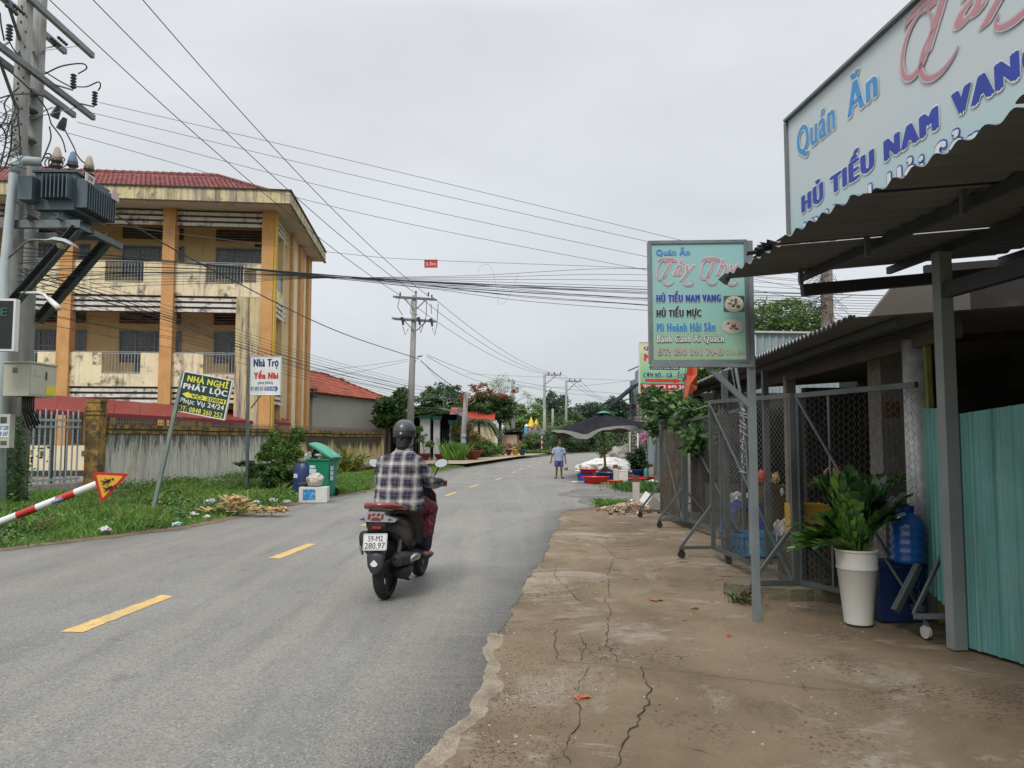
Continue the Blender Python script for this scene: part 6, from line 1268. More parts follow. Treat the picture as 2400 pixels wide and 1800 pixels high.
rt = thing('screen_stand', 'folded steel screen stand with a caster leaning by the round column', 'stand', (3.4, 6.1, 0)); q.build('frame', frame_s, rt); c = AT(2170, 1468, 6.0); MB().lathe([(.015, -.016), (.05, -.014), (.05, .014), (.015, .016)], (c.x, c.y, .05), 14, (1, .2, 0)).build('caster', M('caster_pale', (.4, .4, .38), .5), rt); MB().beam((c.x, c.y, .05), (c.x, c.y, .14), .04, .02).build('caster_fork', galv, rt)
# ---- teal sheets
teal_m = M('teal_sheet', (.12, .31, .285), .5, .1, var=.15, vs_=2, streak=[((.20, .40, .37), .6, 5, .50), ((.06, .15, .14), .6, 3, .52)], blotch=[((.22, .20, .15), .5, 6, .58)], top=None)
def tealsheet(label, a, b, z0, za, zb, name='metal_sheet'):
    a, b = Vector(a), Vector(b); d = (b-a); w_ = d.length; d.normalize(); n = Vector((d.y, -d.x, 0)); k = int(w_/.012); V = []; 
    for i in range(k+1):
        x = w_*i/k; ph = (x % .16)/.16; off = .018 if ph < .12 else (.018*(1-(ph-.12)/.06) if ph < .18 else (.004 if .5 < ph < .56 else (0 if ph < .94 else .018*(ph-.94)/.06)))
        p = a+d*x+n*off; zt = za+(zb-za)*x/w_; V += [p+EZ*z0, p+EZ*zt]
    q = MB(); q.add(V, [(2*i, 2*i+2, 2*i+3, 2*i+1) for i in range(k)]); o = q.build(name, teal_m); return tag(o, label, 'metal sheet')
tealsheet('teal ribbed metal sheet standing in front of the dark room past the square post', (3.325, 5.76, 0), (3.95, 3.9, 0), .015, 1.72, 1.93)
tealsheet('narrow teal metal sheet strip between round column and square post', (AT(2176, 1200, 6.5).x, 6.5, 0), (AT(2212, 1200, 5.95).x, 5.95, 0), .25, 1.80, 1.78)
q = MB().beam((3.60, 6.5, 0), (3.57, 6.5, 2.35), .045, .045); tag(q.build('bamboo_pole', M('bamboo_green', (.16, .17, .03), .6, var=.3, vs_=5, streak=[((.3, .25, .06), .6, 9)])), 'mossy green bamboo pole upright behind the narrow teal strip', 'pole')
# ---- white pot with plant
wpot = thing('flower_pot', 'tall tapered white flower pot with bushy glossy green plant before the mesh screen', 'potted plant', G(2026, 1463)); c = G(2028, 1470); c.y += .12
pw = M('pot_white_plastic', (.62, .61, .57), .45, var=.03, streak=[((.45, .42, .35), .25, 4, .62)])
MB().lathe([(.10, 0), (.112, .01), (.155, .45), (.165, .46), (.166, .475), (.160, .485), (.168, .60), (.176, .605), (.176, .62), (.158, .62), (.15, .55), (0, .55)], c, 30).build('pot', pw, wpot, auto=40)
rg_ = np.random.default_rng(17); zz_m = M('glossy_leaf', (.026, .078, .018), .38, var=.35, vs_=3, transl=.15, isl=.5, coat=.1); zz_l = M('glossy_leaf_light', (.10, .22, .03), .3, var=.2, transl=.2, isl=.3)
q = MB(); lf = MB(); rr = random.Random(31)
for k in range(64):
    a = rr.uniform(0, 2*pi); reach = rr.uniform(.1, .42); hgt = rr.uniform(.26, .60)*(1.1-reach*.7); if_l = cos(a) < -.2
    if if_l: reach *= 1.35
    o_ = c+EZ*.58+Vector((cos(a)*.06, sin(a)*.06, 0)); e_ = c+EZ*(.62+hgt-(.22 if (if_l and reach > .4) else 0))+Vector((cos(a)*reach, sin(a)*reach*.7, 0)); m_ = o_.lerp(e_, .5)+EZ*.14
    pts = [(o_*(1-t)**2+m_*2*t*(1-t)+e_*t*t) for t in [i/11 for i in range(12)]]; q.tube(pts, [.009-.0005*i for i in range(12)], 5)
    for i in range(2, 12):
        d = (pts[i]-pts[i-1]).normalized(); s_ = d.cross(EZ); s_ = s_.normalized() if s_.length > .1 else Vector((1, 0, 0)); u = s_.cross(d)
        for sg in ((-1, 1) if i < 11 else (-1, 1, 0)):
            L_ = rr.uniform(.065, .135); W_ = L_*rr.uniform(.32, .46); ld = (s_*sg*.85+d*.6+u*rr.uniform(.1, .45)).normalized() if sg else d; sd = ld.cross(u).normalized(); b0 = pts[i]; 
            V = [b0, b0+ld*L_*.3+sd*W_*.8, b0+ld*L_*.65+sd*W_*.85, b0+ld*L_, b0+ld*L_*.65-sd*W_*.85, b0+ld*L_*.3-sd*W_*.8, b0+ld*L_*.5-u*.008]
            lf.add(V, [(0, 6, 1), (1, 6, 2), (2, 6, 3), (3, 6, 4), (4, 6, 5), (5, 6, 0)], 1 if rr.random() < (.5 if if_l else .2) else 0)
q.build('stem', leaf_mid, wpot); lf.build('foliage', [zz_m, zz_l], wpot, smooth=True)
# ---- things behind the screens
def stool(label, c, w_, d_, h_, m, name='plastic_stool', cat='stool', rot=0.0):
    t = thing(name, label, cat, c); c = Vector(c); X = Vector((cos(rot), sin(rot), 0)); Y = Vector((-sin(rot), cos(rot), 0)); q = MB(); q.box(c+EZ*(h_-.015), (w_, d_, .03), (X, Y, EZ)); q.box(c+EZ*(h_-.05), (w_*.96, d_*.96, .06), (X, Y, EZ)); q.build('top', m, t)
    for sx in (-1, 1):
        for sy in (-1, 1):
            p = c+X*sx*w_*.42+Y*sy*d_*.42; p2 = c+X*sx*w_*.5+Y*sy*d_*.5; MB().beam(p+EZ*(h_-.05), p2, .05, .03).build('leg', m, t)
    return t
p = G(1735, 1262); stool('bright blue plastic table with white plastic bags behind the tall mesh screen', (p.x+.02, p.y, 0), .52, .42, .56, M('stool_blue', (.03, .10, .52), .35, var=.08), 'plastic_table', 'table', .1)
for i, (dx, s_) in enumerate(((-.12, .10), (.03, .12), (.17, .11))): tag(blob((p.x+dx, p.y, .62), (s_, .1, .065), 60+i, .5, 3, 3).build('plastic_bag', M('bag_white', (.62, .63, .64), .4, var=.2, vs_=12, transl=.2), None, auto=50), ('white plastic bag at the road end of the blue table', 'middle white plastic bag on the blue table', 'white plastic bag at the house end of the blue table')[i], 'bag')
bk = thing('basket', 'faded blue slatted plastic basket on the floor behind the tall mesh screen', 'basket', (3.2, 8.6, 0)); p = G(1762, 1305); q = MB(); bkm = M('basket_blue', (.05, .20, .34), .6, var=.3, vs_=8)
c = Vector((p.x+.05, p.y+.1, 0)); q.box(c+EZ*.03, (.6, .38, .04)); q.build('bottom', bkm, bk)
for sx in (-1, 1):
    for k in range(9): MB().box(c+Vector((-.28+.07*k, sx*.2, .15)), (.045, .015, .26)).build('slat', bkm, bk)
    for k in range(5): MB().box(c+Vector((sx*.31, -.15+.075*k, .15)), (.015, .045, .26)).build('slat', bkm, bk)
q = MB(); q.box(c+Vector((0, .205, .285)), (.66, .03, .04)); q.box(c+Vector((0, -.205, .285)), (.66, .03, .04)); q.box(c+Vector((.32, 0, .285)), (.03, .38, .04)); q.box(c+Vector((-.32, 0, .285)), (.03, .38, .04)); q.build('rim', bkm, bk)
yc = thing('crate', 'yellow plastic crate stacked behind the bushy potted plant', 'crate', AT(1890, 1220, 7.9)); ycm = M('crate_yellow', (.62, .36, .02), .45, var=.1); c = AT(1893, 1220, 7.9)
q = MB(); 
for sy in (-1, 1): q.box(c+Vector((0, sy*.16, 0)), (.34, .015, .34))
for sx in (-1, 1): q.box(c+Vector((sx*.17, 0, 0)), (.015, .32, .34))
for k in (-.17, -.05, .12, .17): q.box(c+Vector((0, -.172, k)), (.36, .012, .025))
q.box(c+Vector((0, 0, -.17)), (.34, .32, .015)); q.build('body', ycm, yc); MB().box(c+Vector((-.03, -.185, -.06)), (.2, .004, .12)).build('label', M('label_faded', (.55, .45, .2), .6), yc)
MB().box((c.x, c.y, (c.z-.18)/2), (.5, .4, c.z-.18)).build('cabinet', M('cab_dark', (.07, .06, .04), .8), thing('cabinet', 'dark low cabinet under the yellow crate', 'cabinet', (c.x, c.y, 0)))
hm = thing('helmet', 'glossy red motorcycle helmet lying on the shelf behind the mesh screen', 'helmet', AT(1955, 1115, 7.6)); c = AT(1957, 1118, 7.6)
MB().lathe([(.10, -.04), (.115, 0), (.105, .05), (.07, .095), (.03, .112), (0, .115)], c, 20, (.3, -.2, 1)).build('shell', M('helmet_red', (.55, .015, .015), .15, var=.05, coat=1), hm, smooth=True); MB().tube([c+Vector((-.1, -.05, .03)), c+Vector((-.04, -.11, .06)), c+Vector((.06, -.1, .05))], .008, 6).build('trim', white_paint, hm)
sh = thing('shelf', 'dark shelf table with leafy scraps behind the mesh screen', 'shelf', (4.2, 7.8, 0)); q = MB(); q.box((4.05, 7.9, AT(1955, 1128, 7.6).z-.06), (1.5, .5, .04)); 
for x in (3.4, 4.7): q.box((x, 7.9, .5), (.05, .05, 1.0))
q.build('frame', galv_dk, sh); P_ = rg_.normal(size=(420, 3))*np.array([.5, .16, .025])+np.array([4.0, 7.85, AT(1955, 1128, 7.6).z-.0]); V, Fc = leaf_cloud(P_, .07, rg_); o = npmesh('leaf_scraps', V, Fc, [leaf_dark, leaf_mid], mi=rg_.integers(0, 2, len(Fc))); tag(o, 'green leafy scraps strewn on the dark shelf by the red helmet', 'leaves')
jg = thing('water_jug', 'large ribbed translucent blue water bottle beside the round column', 'bottle', AT(2122, 1260, 6.95)); c = AT(2128, 1318, 6.55); prof = [(.0, 0), (.13, 0), (.14, .02)]
for k in range(4): prof += [(.150, .04+k*.07), (.134, .065+k*.07), (.150, .09+k*.07)]
prof += [(.135, .34), (.10, .39), (.06, .41), (.055, .44)]
MB().lathe(prof, c, 22).build('bottle', M('jug_blue', (.02, .12, .42), .12, var=.15, coat=.6), jg, smooth=True); MB().lathe([(.062, 0), (.065, .05), (0, .055)], c+EZ*.43, 16).build('cap', M('cap_blue_dark', (.01, .05, .3), .4), jg); MB().tube([c+Vector((-.1, -.05, .36)), c+Vector((-.14, -.08, .40)), c+Vector((-.06, -.1, .42))], .015, 6).build('grip', M('jug_label', (.4, .55, .75), .3), jg)
cr2 = thing('crate', 'dark royal blue plastic crate under the water bottle by the column', 'crate', (3.6, 7.1, 0)); zc = c.z; q = MB(); q.box((c.x-.06, c.y+.12, zc/2), (.40, .3, zc-.01)); q.box((c.x-.06, c.y+.12, zc-.03), (.43, .34, .04)); q.box((c.x-.06, c.y+.12, zc*.5), (.42, .32, .03)); q.build('body', M('crate_navy', (.006, .022, .09), .4, var=.2), cr2)
for i, (px, py, m, s_, lb) in enumerate(((1785, 1115, M('red_packet', (.5, .08, .04), .5), .06, 'red packet hanging in the dark shop behind the post'), (1818, 1120, M('ochre_packet', (.4, .25, .08), .5), .05, 'ochre packet hanging next to the red packet'), (1858, 1085, M('pink_packet', (.35, .12, .14), .5), .06, 'dull pink bag hanging behind the tall screen upright'), (1858, 1132, M('cream_packet', (.5, .42, .3), .5), .035, 'small cream bag hanging under the pink bag'), (1833, 1152, M('pale_thing', (.5, .47, .4), .5), .03, 'pale gloves hooked on the mesh near its upright'), (1835, 1250, M('white_red_bag', (.55, .5, .5), .5, var=.3, vs_=20, blotch=[((.4, .05, .15), .8, 20, .6)]), .12, 'white and magenta rubbish bag beside the blue basket'))):
    p = AT(px, py, 8.8 if i != 5 else 8.6); tag(blob(p, (s_*.7, s_*.5, s_*1.2), 70+i, .35, 2, 2.5).build('hanging_bag' if i < 5 else 'rubbish_bag', m, None, auto=50), lb, 'bag')
# orange flag
fgm = M('flag_orange', (.60, .13, .06), .7, var=.1, transl=.2); q = MB(); V = []
fp = [[AT(1612, 852, 9), AT(1634, 853, 9.15), AT(1652, 856, 9.05)], [AT(1607, 885, 9), AT(1632, 892, 9.1), AT(1653, 890, 8.98)], [AT(1602, 908, 9), AT(1628, 905, 8.92), AT(1654, 913, 9.05)], [AT(1599, 938, 9), AT(1622, 924, 8.95), AT(1652, 917, 9.0)]]
fp = [[AT(1611, 852, 9), AT(1622, 852, 9.12), AT(1633, 853, 9.03)], [AT(1609, 878, 9), AT(1621, 880, 9.08), AT(1634, 878, 8.95)], [AT(1606, 902, 9), AT(1618, 900, 8.93), AT(1634, 905, 9.05)], [AT(1603, 934, 9), AT(1612, 926, 8.96), AT(1632, 913, 9.0)]]
for rw_ in fp: V += rw_
q.add(V, [(i*3+j, i*3+j+1, i*3+j+4, i*3+j+3) for i in range(3) for j in range(2)]); q.add([v+Vector((.003, .006, 0)) for v in V], [(i*3+j+3, i*3+j+4, i*3+j+1, i*3+j) for i in range(3) for j in range(2)])
ff = thing('flag', 'hanging orange cloth flag under the menu board', 'flag', AT(1611, 852, 9)); q.build('cloth', fgm, ff); MB().tube([AT(1608, 852, 9.02), AT(1601, 940, 9.02), AT(1625, 962, 9.0), AT(1660, 950, 9.0)], .006, 5).build('cord', galv, ff)
# ---- green/yellow rice shop sign on its post
P = panel('rice_shop_sign', 'yellow green menu board with red arrow half hidden behind the teal board', AT(1498, 801, 19), AT(1618, 803, 19), AT(1504, 922, 19), .08, white_paint, M('sign_cream', (.62, .60, .38), .5), .012)
gm = grad_mat('sign_green_print', (.08, .42, .20), (.50, .62, .40), 0, 1.2); shape(P, [(.03, .20), (.97, .20), (.97, .80), (.03, .80)], gm, .003)
shape(P, [(.03, .03), (.97, .03), (.97, .195), (.03, .195)], M('sign_band_red', (.42, .03, .04), .5), .003)
txt(P, 'QUÁN', .09, .45, .83, .93, pr_navy, off=.05); txt(P, 'Mi', .09, .32, .62, .78, pr_red, off=.08, halo=hl, halo_w=.03, lift=.005); shape(P, [(.20, .51), (.22, .555), (.78, .555), (.80, .51), (.78, .465), (.22, .465)], M('pill_navy', (.02, .05, .13), .5), .005); txt(P, 'CHUYÊN CÁC MÓN', .24, .76, .485, .54, pr_white, off=.04, lift=.007)
txt(P, 'CƠM BÒ - GÀ - ẾCH', .08, .93, .305, .455, pr_navy, off=.05, lift=.005, halo=hl, halo_w=.02); shape(P, [(.12, .225), (.68, .225), (.68, .205), (.86, .255), (.68, .305), (.68, .285), (.12, .285)], pr_red, .006, 'arrow'); txt(P, 'ĐT: 0382 445 244', .07, .95, .105, .175, pr_white, off=.06, lift=.006)
txt(P, '302 DƯƠNG VĂN NGA, KP PHÚ AN, TRẢNG BÀNG', .07, .95, .05, .08, pr_white, off=.01, lift=.006)
pp = AT(1606, 870, 19.1); MB().box((pp.x, 19.12, 1.45), (.07, .07, 2.9)).build('post', galv, P[0]); MB().beam(AT(1540, 925, 19.1), AT(1604, 960, 19.1), .04, .04).build('brace', galv, P[0])
# ================================================================ mid distance right: sheet clad house, stone columns, umbrella stall
sheet_bl = M('bluegrey_sheet', (.24, .30, .33), .5, .2, var=.08, vs_=1, streak=[((.17, .2, .22), .4, 5, .55)])
cl_ = thing('sheet_clad_house', 'blue grey corrugated sheet house with dark awning and rubble stone columns', 'house', (8, 38, 0))
def ribwall(a, b, z0, za, zb, m, par, pitch=.18, amp=.018):
    a, b = Vector(a), Vector(b); d = b-a; w_ = d.length; d.normalize(); n = Vector((d.y, -d.x, 0)); k = int(w_/pitch*4); V = []
    for i in range(k+1):
        x = w_*i/k; p = a+d*x+n*amp*(1 if i % 4 in (0, 1) else -1); V += [p+EZ*z0, p+EZ*(za+(zb-za)*i/k)]
    q = MB(); q.add(V, [(2*i, 2*i+2, 2*i+3, 2*i+1) for i in range(k)]); return q.build('sheet_wall', m, par)
w0, w1 = Vector((AT(1516, 1030, 38).x, 38, 0)), Vector((AT(1560, 1030, 27).x, 27, 0))
ribwall(w0, w1, .0, 3.0, 3.0, sheet_bl, cl_)
ribwall((AT(1488, 900, 40).x, 40, 0), (AT(1520, 900, 40).x+.0, 40, 0), 3.0, 5.0, 5.7, sheet_bl, cl_); ribwall((AT(1476, 900, 41).x, 41, 0), (AT(1476, 900, 41).x+6, 41.2, 0), 2.8, 4.6, 7.2, sheet_bl, cl_)
ribwall((AT(1510, 900, 38).x, 38, 0), (8.5, 24, 0), 2.9, 5.2, 4.2, sheet_bl, cl_)
q = MB(); a0 = AT(1473, 869, 40.9); q.beam(a0, a0+Vector((5.5, 0, 2.4)), .4, .06); q.build('verge_board', M('slate_edge', (.10, .13, .15), .6), cl_)
q = MB(); a, b = AT(1440, 950, 38), AT(1501, 899, 38); q.hexa([a, b, b+Vector((0, 3, 0)), a+Vector((0, 3, 0)), a+EZ*.1, b+EZ*.1, b+Vector((0, 3, .1)), a+Vector((0, 3, .1))]); q.build('awning', blk, cl_)
q = MB(); p = AT(1477, 930, 38.3); q.beam((p.x, 38.3, 2.6), (p.x, 38.3, 4.0), .09, .09); q.beam((p.x, 38.3, 3.3), (p.x+.8, 38.3, 3.3), .06, .06); q.beam((p.x, 38.3, 2.95), (p.x+.8, 38.3, 2.95), .06, .06); q.beam(AT(1450, 944, 38.2), AT(1500, 925, 38.2), .05, .05); q.build('awning_frame', M('frame_dark_teal', (.03, .06, .06), .6), cl_)
stone_m = M('river_stone', (.25, .23, .20), .85, var=.3, vs_=3, isl=.4, blotch=[((.10, .09, .08), .6, 6, .55)]); mort = M('mortar_dark', (.12, .11, .10), .95, var=.2)
def stonecol(px0, px1, D, z1, seed, sd=.5):
    x0, x1 = AT(px0, 1050, D).x, AT(px1, 1050, D).x; c = (x0+x1)/2; col_ = MB().box((c, D+sd/2, z1/2), (x1-x0, sd, z1)).build('stone_column', mort, cl_); r = random.Random(seed); q = MB(); z = .05
    while z < z1-.05:
        h = r.uniform(.13, .22); x = x0+.03
        while x < x1-.04:
            w_ = min(r.uniform(.13, .25), x1-x); bx0 = (x+w_/2, D-.0, z+h/2); n = 7; pts = []
            top = []; bot = []
            for i in range(n): a = 2*pi*i/n+r.uniform(-.2, .2); top.append(Vector((bx0[0]+w_*.40*cos(a), D-.045, bx0[2]+h*.40*sin(a)))); bot.append(Vector((bx0[0]+w_*.48*cos(a), D+.01, bx0[2]+h*.48*sin(a))))
            b0 = len(q.v); q.add(top+bot, [tuple(range(n))]+[(i, i+n, (i+1) % n+n, (i+1) % n) for i in range(n)]); x += w_
        zz = z; 
        for k in range(2):
            a_ = D+.08+k*.24; q.add([Vector((x0-.04, a_, z+.02)), Vector((x0-.04, a_+.18, z+.02)), Vector((x0-.04, a_+.18, z+h-.02)), Vector((x0-.04, a_, z+h-.02)), Vector((x0+.01, a_-.01, z+.01)), Vector((x0+.01, a_+.19, z+.01)), Vector((x0+.01, a_+.19, z+h-.01)), Vector((x0+.01, a_-.01, z+h-.01))], [(3, 2, 1, 0), (0, 1, 5, 4), (1, 2, 6, 5), (2, 3, 7, 6), (3, 0, 4, 7)])
        z += h
    o = q.build('stone', stone_m, col_, auto=30); o['kind'] = 'stuff'; return col_
stonecol(1477, 1495, 38.6, 2.75, 1); stonecol(1498, 1514, 37.6, 3.3, 2)
MB().box((AT(1485, 950, 38.6).x, 38.9, 2.85), (.75, .8, .12)).build('column_cap', M('cap_green', (.03, .09, .06), .7), cl_); MB().box((AT(1486, 950, 38.6).x, 38.9, 3.0), (.5, .5, .5)).build('chimney_base', M('dark_brick', (.10, .06, .05), .9, var=.4, vs_=9), cl_)
MB().tube([AT(1495.5, 1070, 37.5), AT(1495.5, 1015, 37.5)], .05, 8).build('drain_pipe', white_paint, cl_); MB().tube([AT(1476.5, 1095, 38.4), AT(1476.5, 1012, 38.4)], .05, 8).build('drain_pipe', M('pipe_pale', (.5, .5, .45), .6), cl_)
tag(blob(AT(1508, 1022, 36.5), (.2, .15, .3), 33, .3, 3).build('hanging_bag', M('bag_pink', (.50, .22, .32), .5, var=.2, transl=.2), None), 'pink plastic bag hanging on the stone column', 'bag')
# upper right shed beyond, seen over the lean-to roof
us = thing('sheet_shed', 'pale corrugated sheet shed rising over the lean-to roof behind the menu board post', 'shed', (9, 24, 0)); ribwall((AT(1770, 800, 20).x, 20, 0), (AT(2010, 800, 20).x, 20, 0), 1.5, AT(1770, 779, 20).z, AT(2010, 782, 20).z, M('sheet_pale_blue', (.27, .33, .35), .5, .2, var=.1), us); MB().beam(AT(1765, 778, 19.95), AT(2010, 781, 19.95), .1, .05).build('ridge_strip', M('ridge_light', (.45, .45, .42), .5), us)
# bushy mangosteen-like foliage over the screens
shrub('leafy_bush', 'large glossy leaved bush hanging over the far mesh screens', [(tuple(AT(1560, 955, 16.4)), (.50, .5, .36)), (tuple(AT(1630, 985, 13.2)), (.42, .5, .34)), (tuple(AT(1530, 938, 17.5)), (.34, .4, .28)), (tuple(AT(1530, 1000, 16)), (.18, .3, .26)), (tuple(AT(1590, 960, 14.4)), (.42, .4, .36)), (tuple(AT(1635, 1030, 12.6)), (.22, .3, .25)), (tuple(AT(1670, 885, 18.5)), (.6, .5, .35))], 4600, .15, [leaf_dark, leaf_dark, leaf_mid], 92, stems=0, flat=.6, aspect=2.1, clumps=60)
_lb = [o for o in COL.objects if o.name.startswith('leafy_bush')][0]
for e_ in (AT(1560, 955, 16.4), AT(1630, 985, 13.2), AT(1590, 960, 14.4), AT(1670, 885, 18.5)): MB().tube([(3.75, 15.0, 0), (3.7, 15.0, 1.3), (e_.x*.5+1.9, e_.y*.5+7.5, 1.9), e_], [.06, .05, .03, .012], 7).build('trunk', bark, _lb, smooth=True)
# umbrella
um = thing('market_umbrella', 'wide sagging black and grey cloth umbrella on a bamboo pole over the basins', 'umbrella', AT(1418, 1115, 30.5)); um_m = M('umbrella_black', (.022, .024, .028), .95, spec=.05, var=.2, vs_=3); um_g = M('umbrella_grey_lining', (.25, .24, .23), .9, var=.12); D = 30.5
apex = AT(1415, 970, D); cn_ = [AT(1307, 1002, 31.2), AT(1525, 985, 30.2), AT(1428, 985, 32.9), AT(1345, 1003, 28.9)]
cx_ = apex.x; hub = apex
NU = 48; rings = []; r_ = random.Random(2)
def rimpt(a):
    # four long ribs at 20,110,200,290 deg, cloth sagging between them
    k = abs(cos(2*(a-radians(12)))); R0 = 1.6+.50*k**2; z = apex.z-.52-.17*(1-k)**1.3*1.6+.12*cos(a-radians(5)); return Vector((cx_+R0*cos(a)*1.0, D+R0*sin(a)*.95, z))
V = []; K = 7
for j in range(K):
    f = (j+.02)/(K-1)
    for i in range(NU):
        a = 2*pi*i/NU; rp_ = rimpt(a); sag = .10*sin(pi*f)*(1-.55*abs(cos(2*(a-radians(12))))); p = hub.lerp(rp_, min(f, 1)); V.append(p-EZ*sag+EZ*(.05*(1-f)))
q = MB(); q.add(V, [(j*NU+i, j*NU+(i+1) % NU, (j+1)*NU+(i+1) % NU, (j+1)*NU+i) for j in range(K-1) for i in range(NU)]); q.build('canopy', um_m, um, smooth=True)
q = MB(); V2 = [v-EZ*.02 for v in V[NU:]]; q.add(V2, [(j*NU+(i+1) % NU, j*NU+i, (j+1)*NU+i, (j+1)*NU+(i+1) % NU) for j in range(K-2) for i in range(NU)]); q.build('lining', um_g, um, smooth=True)
V = []
for i in range(NU+1):
    a = 2*pi*i/NU; p = rimpt(a); V += [p, p-EZ*(.13+.06*sin(5*a)+.05*(i % 3 == 0))+Vector((cos(a), sin(a), 0))*.02]
q = MB(); q.add(V, [(2*i, 2*i+1, 2*i+3, 2*i+2) for i in range(NU)]); q.build('valance', um_g, um)
bam = M('bamboo', (.26, .18, .09), .7, var=.25, vs_=5); MB().tube([AT(1420, 1118, D), AT(1416, 1050, D), AT(1411, 1000, D), apex], [.05, .045, .04, .035], 9).build('pole', bam, um)
for k in range(4): MB().tube([AT(1419, 1092, D), AT(1419, 1092, D)+Vector((.62*cos(k*1.57+.5), .5*sin(k*1.57+.5), -.56))], .035, 7).build('leg', bam, um)
for k in range(8): a = k*pi/4+radians(12); MB().tube([apex-EZ*.12, (apex-EZ*.1).lerp(rimpt(a), .98)-EZ*.05], .018, 5).build('rib', bam, um)
MB().lathe([(.3, 0), (.12, .07), (0, .1)], apex+EZ*.03, 8).build('top_patch', M('patch_green', (.04, .25, .15), .7), um)
# basins
def basin(label, px, py, D, r, h, m, name='basin', z=0.0):
    c = AT(px, py, D); c.z = z; t = thing(name, label, 'basin', c, 'plastic basins under the umbrella'); MB().lathe([(r*.72, 0), (r*.80, h*.2), (r*.97, h*.92), (r*1.05, h*.93), (r*1.05, h), (r*.92, h), (r*.86, h*.75), (0, h*.7)], c, 22).build('bowl', m, t, auto=40); return t
Y = lambda py: 1.55*F/(py-1026)*.985
basin('royal blue basin standing under the stacked red one', 1371, 1130, 27.3, .30, .26, blue_plastic); basin('red basin resting on top of the blue basin', 1379, 1115, 27.5, .34, .16, red_plastic, z=.27)
basin('widest red basin in the front row of basins', 1389, 1132, 26.3, .37, .22, red_plastic); basin('smaller red basin just beyond the widest one', 1411, 1131, 27.3, .26, .17, red_plastic); basin('low navy tub at the foot of the bamboo umbrella pole', 1424, 1131, 28.3, .46, .27, M('tub_navy', (.01, .04, .16), .4), name='tub')
basin('small bright red tray basin before the white box', 1443, 1135, 26.0, .27, .11, M('red_bright', (.62, .07, .03), .4)); basin('flat red basin beyond the second bollard', 1515, 1120, 28.5, .3, .1, red_plastic); basin('flat red basin lying behind the near bollard', 1490, 1126, 27.5, .4, .1, red_plastic)
st = thing('styrofoam_box', 'upright white styrofoam box beside the small red basin', 'box', AT(1462, 1133, 26.5)); c = AT(1462, 1133, 26.3); MB().box((c.x, 26.5, .2), (.30, .3, .40)).build('box_body', styro, st); MB().box((c.x, 26.5, .405), (.32, .32, .03)).build('rim', styro, st)
tag(blob((AT(1360, 1131, 27).x, 27, .0), (.35, .3, .02), 3, .2, 3).build('plastic_sheet', plast_w, None), 'flat pale plastic sheet on the wet ground next to the basins', 'sheet')
tag(blob(AT(1528, 1134, 24.5), (.26, .22, .12), 4, .15, 3).build('white_sack', M('sack_white', (.55, .56, .52), .6), None, smooth=True), 'rounded white sack lying in the grass by the screens', 'sack')
tag(blob((AT(1380, 1106, 29).x, 29.2, .1), (.35, .3, .12), 14, .4, 3).build('greens', leaf_dark, None), 'bundle of dark leafy greens behind the red basins', 'vegetables')
# bollards
bol_w = M('bollard_white', (.52, .50, .45), .85, var=.1, vs_=5, blotch=[((.3, .27, .22), .6, 7, .6)]); bol_r = M('bollard_red', (.20, .045, .035), .8, var=.2)
for px, yb, yt, w_, lb in ((1491, 1177, 1115, 14, 'nearest white bollard with dark red top standing in rubble'), (1443, 1126, 1089, 10, 'white bollard with dark red top beside the umbrella pole'), (1525, 1117, 1088, 9, 'farthest white bollard with dark red top before the sheet wall')):
    D = 1.55*F/(yb-1026)*.99; c = AT(px, yb, D); h = AT(px, yt, D).z; ww = w_*D/F; t = thing('bollard', lb, 'bollard', (c.x, D, 0), 'concrete kerb bollards'); MB().box((c.x, D, h*.39), (ww, ww, h*.78)).build('shaft', bol_w, t); q = MB(); q.box((c.x, D, h*.89), (ww+.002, ww+.002, h*.22)); q.build('painted_top', bol_r, t)
# white tarp heap, boulder
def heap(c, rad, seed, amp, n=5, freq=2.0):
    bm = bmesh.new(); bmesh.ops.create_icosphere(bm, subdivisions=n, radius=1); from mathutils import noise as mn; V = []
    for v in bm.verts:
        p = v.co.normalized(); k = 1+amp*mn.noise(p*freq+Vector((seed, 0, 0)))+amp*.5*abs(mn.noise(p*freq*3+Vector((seed, 2, 0))))+amp*.25*mn.noise(p*freq*8); V.append((c[0]+p.x*rad[0]*k, c[1]+p.y*rad[1]*k, max(-.1, c[2]+p.z*rad[2]*k)))
    Fc = [tuple(v.index for v in f.verts) for f in bm.faces]; bm.free(); q = MB(); q.add(V, Fc); return q
p = AT(1425, 1100, 35); tag(heap((p.x, 36, -.05), (1.45, 1.4, .60), 3, .3).build('tarpaulin_heap', M('tarp_white', (.62, .62, .60), .6, var=.1, vs_=3, bump=.5, bs=6, blotch=[((.4, .4, .38), .4, 5, .58)]), None, auto=60), 'crumpled white tarpaulin heap behind the umbrella pole', 'tarpaulin')
p = AT(1462, 1095, 33); tag(heap((p.x-.1, 34, -.05), (1.0, .9, .40), 8, .35).build('white_sack_heap', M('tarp_white2', (.52, .52, .50), .6, var=.15, vs_=5, bump=.5, bs=6), None, auto=60), 'lower crumpled part of white plastic sacks beside the blue bucket', 'sacks')
p = AT(1458, 1065, 42); tag(heap((p.x, 42, .3), (.9, .7, .75), 11, .35).build('boulder', M('boulder_grey', (.33, .31, .28), .9, var=.2, vs_=4, bump=.6), None, auto=60), 'grey boulder beyond the white tarpaulin', 'boulder')
t = potted('dark conifer like bush in a blue bucket before the stone columns', (AT(1497, 1113, 29).x, 29, 0), .28, .36, M('bucket_blue', (.01, .06, .26), .4), [((0, 0, .8), (.36, .3, .42)), ((.05, 0, .55), (.32, .3, .25))], 2600, .09, [leaf_dark, M('leaf_blackgreen', (.012, .035, .014), .6, isl=.4)], 95, trunk=False)
